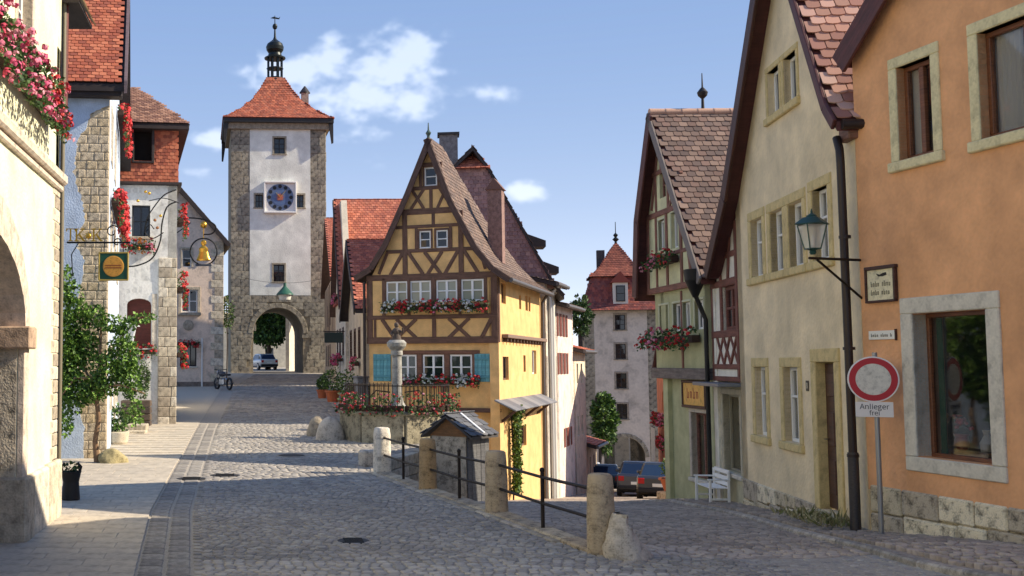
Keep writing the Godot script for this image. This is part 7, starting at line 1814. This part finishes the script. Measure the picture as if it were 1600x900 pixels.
	pipe(lm, "bracket", [Vector3(-0.05, -0.12, 0), Vector3(0.9, -0.1, -0.5)], 0.018, iron, 8); pipe(lm, "strut", [Vector3(0.08, -0.14, -0.05), Vector3(0.9, -0.62, -0.5)], 0.016, iron, 8)
	# --- no-vehicles sign
	var ns := thing("traffic_sign", "round no-vehicles sign with red ring and a white plate below, on a grey post", "traffic sign", W(7.86, 0.0, 13.85), -0.42)
	pipe(ns, "post", [Vector3(0, -0.3, 0), Vector3(0, 2.34, 0)], 0.03, mat(c8(150, 150, 150), 0.4, "", 1, 0, 0.7), 12)
	var rim := MB.new(); rim.lathe([Vector2(0.285, 0), Vector2(0.29, 0.006), Vector2(0.285, 0.012)], 40)
	var face := Basis(Vector3.RIGHT, PI / 2)
	var plate := partx(ns, "plate", rim, mat(c8(232, 226, 222), 0.5), Transform3D(face, Vector3(-0.03, 2.0, 0.035)))
	var ringm := MB.new()
	var ro := PackedVector3Array()
	var rws3 := []
	for rad in [0.198, 0.272]:
		var ln2 := PackedVector3Array()
		for k in 48: ln2.append(Vector3(cos(TAU * k / 48) * rad, sin(TAU * k / 48) * rad, 0))
		rws3.append(ln2)
	ringm.grid(rws3, true, -1.0)
	part(ns, "red_ring", ringm, mat(c8(176, 22, 34), 0.45), Vector3(-0.03, 2.0, 0.05))
	var disc := MB.new(); disc.fan(rws3[0], Vector3(0, 0, 1)); part(ns, "white_disc", disc, mat(c8(212, 208, 196), 0.55, "patch", 2.0), Vector3(-0.03, 2.0, 0.0495))
	var sp := MB.new(); sp.bbox(Vector3.ZERO, Vector3(0.42, 0.19, 0.012), 0.003); part(ns, "text_plate", sp, mat(c8(230, 224, 218), 0.55), Vector3(-0.03, 1.62, 0.045))
	var ink := mat(c8(52, 54, 56), 0.7)
	text_on(ns, "lettering", "Anlieger", 0.066, ink, Transform3D(Basis.IDENTITY, Vector3(-0.03, 1.655, 0.053)))
	text_on(ns, "lettering", "frei", 0.06, ink, Transform3D(Basis.IDENTITY, Vector3(-0.03, 1.575, 0.053)))
	# --- weeds at the wall foot
	var wd := thing("wall_weeds", "dry yellow-green weeds at the foot of the downpipe", "weeds", W(7.75, 0.02, 15.2))
	var wb := MB.new(); wb.tinted = true
	for k in 260:
		wb.col = [Color(0.3, 0.27, 0.14), Color(0.24, 0.22, 0.1), Color(0.14, 0.15, 0.05)][k % 3]
		var px := rr(-0.25, 0.3); var pz := rr(-0.9, 0.6)
		wb.leaf(Vector3(px, 0.0, pz), (rdir() * 0.8 + Vector3(0, 1.0, 0)).normalized(), rdir(), rr(0.08, 0.28) * (1.0 - absf(pz) * 0.5), 0.03)
	part(wd, "leaves", wb, vmat(0.8, 0.3))
	# --- pots by the red-roofed house
	for q in [[3.3, 47.0, 0.32, 0.5, "large"], [3.75, 45.0, 0.28, 0.45, "middling"], [4.0, 43.0, 0.3, 0.5, "squat"], [3.0, 49.5, 0.25, 0.4, "small"], [4.3, 41.5, 0.25, 0.4, "slim"]]:
		pot_plant("terracotta_pot", "%s terracotta pot with a leafy plant before the small red-roofed house" % q[4], W(q[0], y_left(q[1]) - 0.01, q[1]), q[2], q[3], Vector3(0.55, 0.6, 0.5) if q[4] in ["large", "middling"] else Vector3(0.32, 0.35, 0.3), 420, GREENS + BRIGHT if q[4] != "slim" else GREENS + PINKS)
	var gp := thing("grey_post_box", "upright grey box post between the flower pots and the fountain", "post", W(3.75, y_left(39.0) - 0.02, 39.0), 0.3)
	var gpb := MB.new(); gpb.bbox(Vector3(0, 0.7, 0), Vector3(0.42, 1.4, 0.4), 0.02); part(gp, "box", gpb, mat(c8(126, 130, 138), 0.7, "patch", 1.0))
	var gpt := MB.new(); gpt.bbox(Vector3(0, 1.43, 0), Vector3(0.5, 0.06, 0.48), 0.01); part(gp, "lid", gpt, mat(c8(110, 114, 122), 0.7))
	pot_plant("stone_tub", "white stone tub with trailing flowers at the fountain's corner", W(2.95, y_left(33.5) - 0.01, 33.5), 0.35, 0.55, Vector3(0.4, 0.35, 0.4), 400, GREENS + PINKS, "", false)
	# --- motorbike
	var mo := thing("motorbike", "dark parked motorbike leaning by the pink house's corner", "motorbike", W(-1.7, y_left(56.5), 56.5), 0.5)
	var blackm := mat(c8(28, 28, 30), 0.5); var chrome := mat(c8(190, 190, 192), 0.2, "", 1, 0, 0.9)
	for z in [-0.7, 0.7]:
		var wl := PackedVector3Array()
		for k in 25: wl.append(Vector3(0, 0.32 + sin(TAU * k / 24) * 0.27, z + cos(TAU * k / 24) * 0.27))
		var wm := MB.new(); wm.tube(wl, 0.06, 8, false); part(mo, "wheel", wm, blackm)
	var en := MB.new(); en.bbox(Vector3(0, 0.42, 0), Vector3(0.3, 0.36, 0.5), 0.06); part(mo, "engine", en, chrome)
	var ta := MB.new(); ta.ball(Vector3(0, 0.82, -0.12), Vector3(0.16, 0.15, 0.32)); part(mo, "tank", ta, mat(c8(60, 60, 66), 0.25))
	var se := MB.new(); se.bbox(Vector3(0, 0.78, 0.4), Vector3(0.24, 0.1, 0.6), 0.04); part(mo, "seat", se, blackm)
	var fk := MB.new(); fk.tube(PackedVector3Array([Vector3(0.08, 0.32, -0.72), Vector3(0.08, 0.98, -0.42)]), 0.03, 8); fk.tube(PackedVector3Array([Vector3(-0.08, 0.32, -0.72), Vector3(-0.08, 0.98, -0.42)]), 0.03, 8); part(mo, "fork", fk, chrome)
	var hbm := MB.new(); hbm.tube(PackedVector3Array([Vector3(-0.36, 1.05, -0.3), Vector3(-0.1, 1.02, -0.42), Vector3(0.1, 1.02, -0.42), Vector3(0.36, 1.05, -0.3)]), 0.02, 8); part(mo, "handlebar", hbm, blackm)
	var hl := MB.new(); hl.ball(Vector3(0, 0.9, -0.56), Vector3(0.1, 0.1, 0.08)); part(mo, "headlight", hl, chrome)
	var ex := MB.new(); ex.tube(PackedVector3Array([Vector3(0.16, 0.3, 0), Vector3(0.18, 0.3, 0.5), Vector3(0.18, 0.36, 0.85)]), [0.03, 0.04, 0.05], 8); part(mo, "exhaust", ex, chrome)
	# car beyond the arch
	car("white car seen small through the tower arch", W(0.6, y_left(98.0), 98.0), 0.3, c8(214, 214, 212))
	get_child(-1).set_meta("group", "")
	get_child(-1).remove_meta("group")

func _ready() -> void:
	rng.seed = 20240611
	# camera
	var cam := Camera3D.new(); cam.name = "camera"; add_child(cam)
	cam.position = Vector3(0, 2.2, 0)
	cam.rotation = Vector3(atan(118.0 / 1700.0), 0, 0)
	cam.projection = Camera3D.PROJECTION_FRUSTUM
	cam.near = 0.1; cam.far = 2500.0
	cam.size = 0.1 * 900.0 / 1700.0
	cam.frustum_offset = Vector2(400.0 / 1700.0 * 0.1, 0.0)
	cam.current = true
	# sky and exposure
	var env := Environment.new()
	env.background_mode = Environment.BG_SKY
	env.sky = make_sky()
	env.background_energy_multiplier = 1.0
	env.tonemap_mode = Environment.TONE_MAPPER_LINEAR
	env.tonemap_exposure = 1.78
	env.sdfgi_enabled = true; env.ssao_enabled = true; env.ssil_enabled = true
	var we := WorldEnvironment.new(); we.name = "world"; we.environment = env; add_child(we)
	# morning sun from the right
	var sun := DirectionalLight3D.new(); sun.name = "sun"; add_child(sun)
	var az := deg_to_rad(6.0); var el := deg_to_rad(33.0)
	sun.look_at_from_position(Vector3(cos(az) * cos(el), sin(el), sin(az) * cos(el)) * 50.0, Vector3.ZERO)
	sun.light_energy = 1.36; sun.light_color = Color(1.0, 0.94, 0.84); sun.light_angular_distance = 0.5; sun.shadow_enabled = true
	build_land()
	build_right()
	build_towers()
	build_centre()
	build_left()
	build_street()
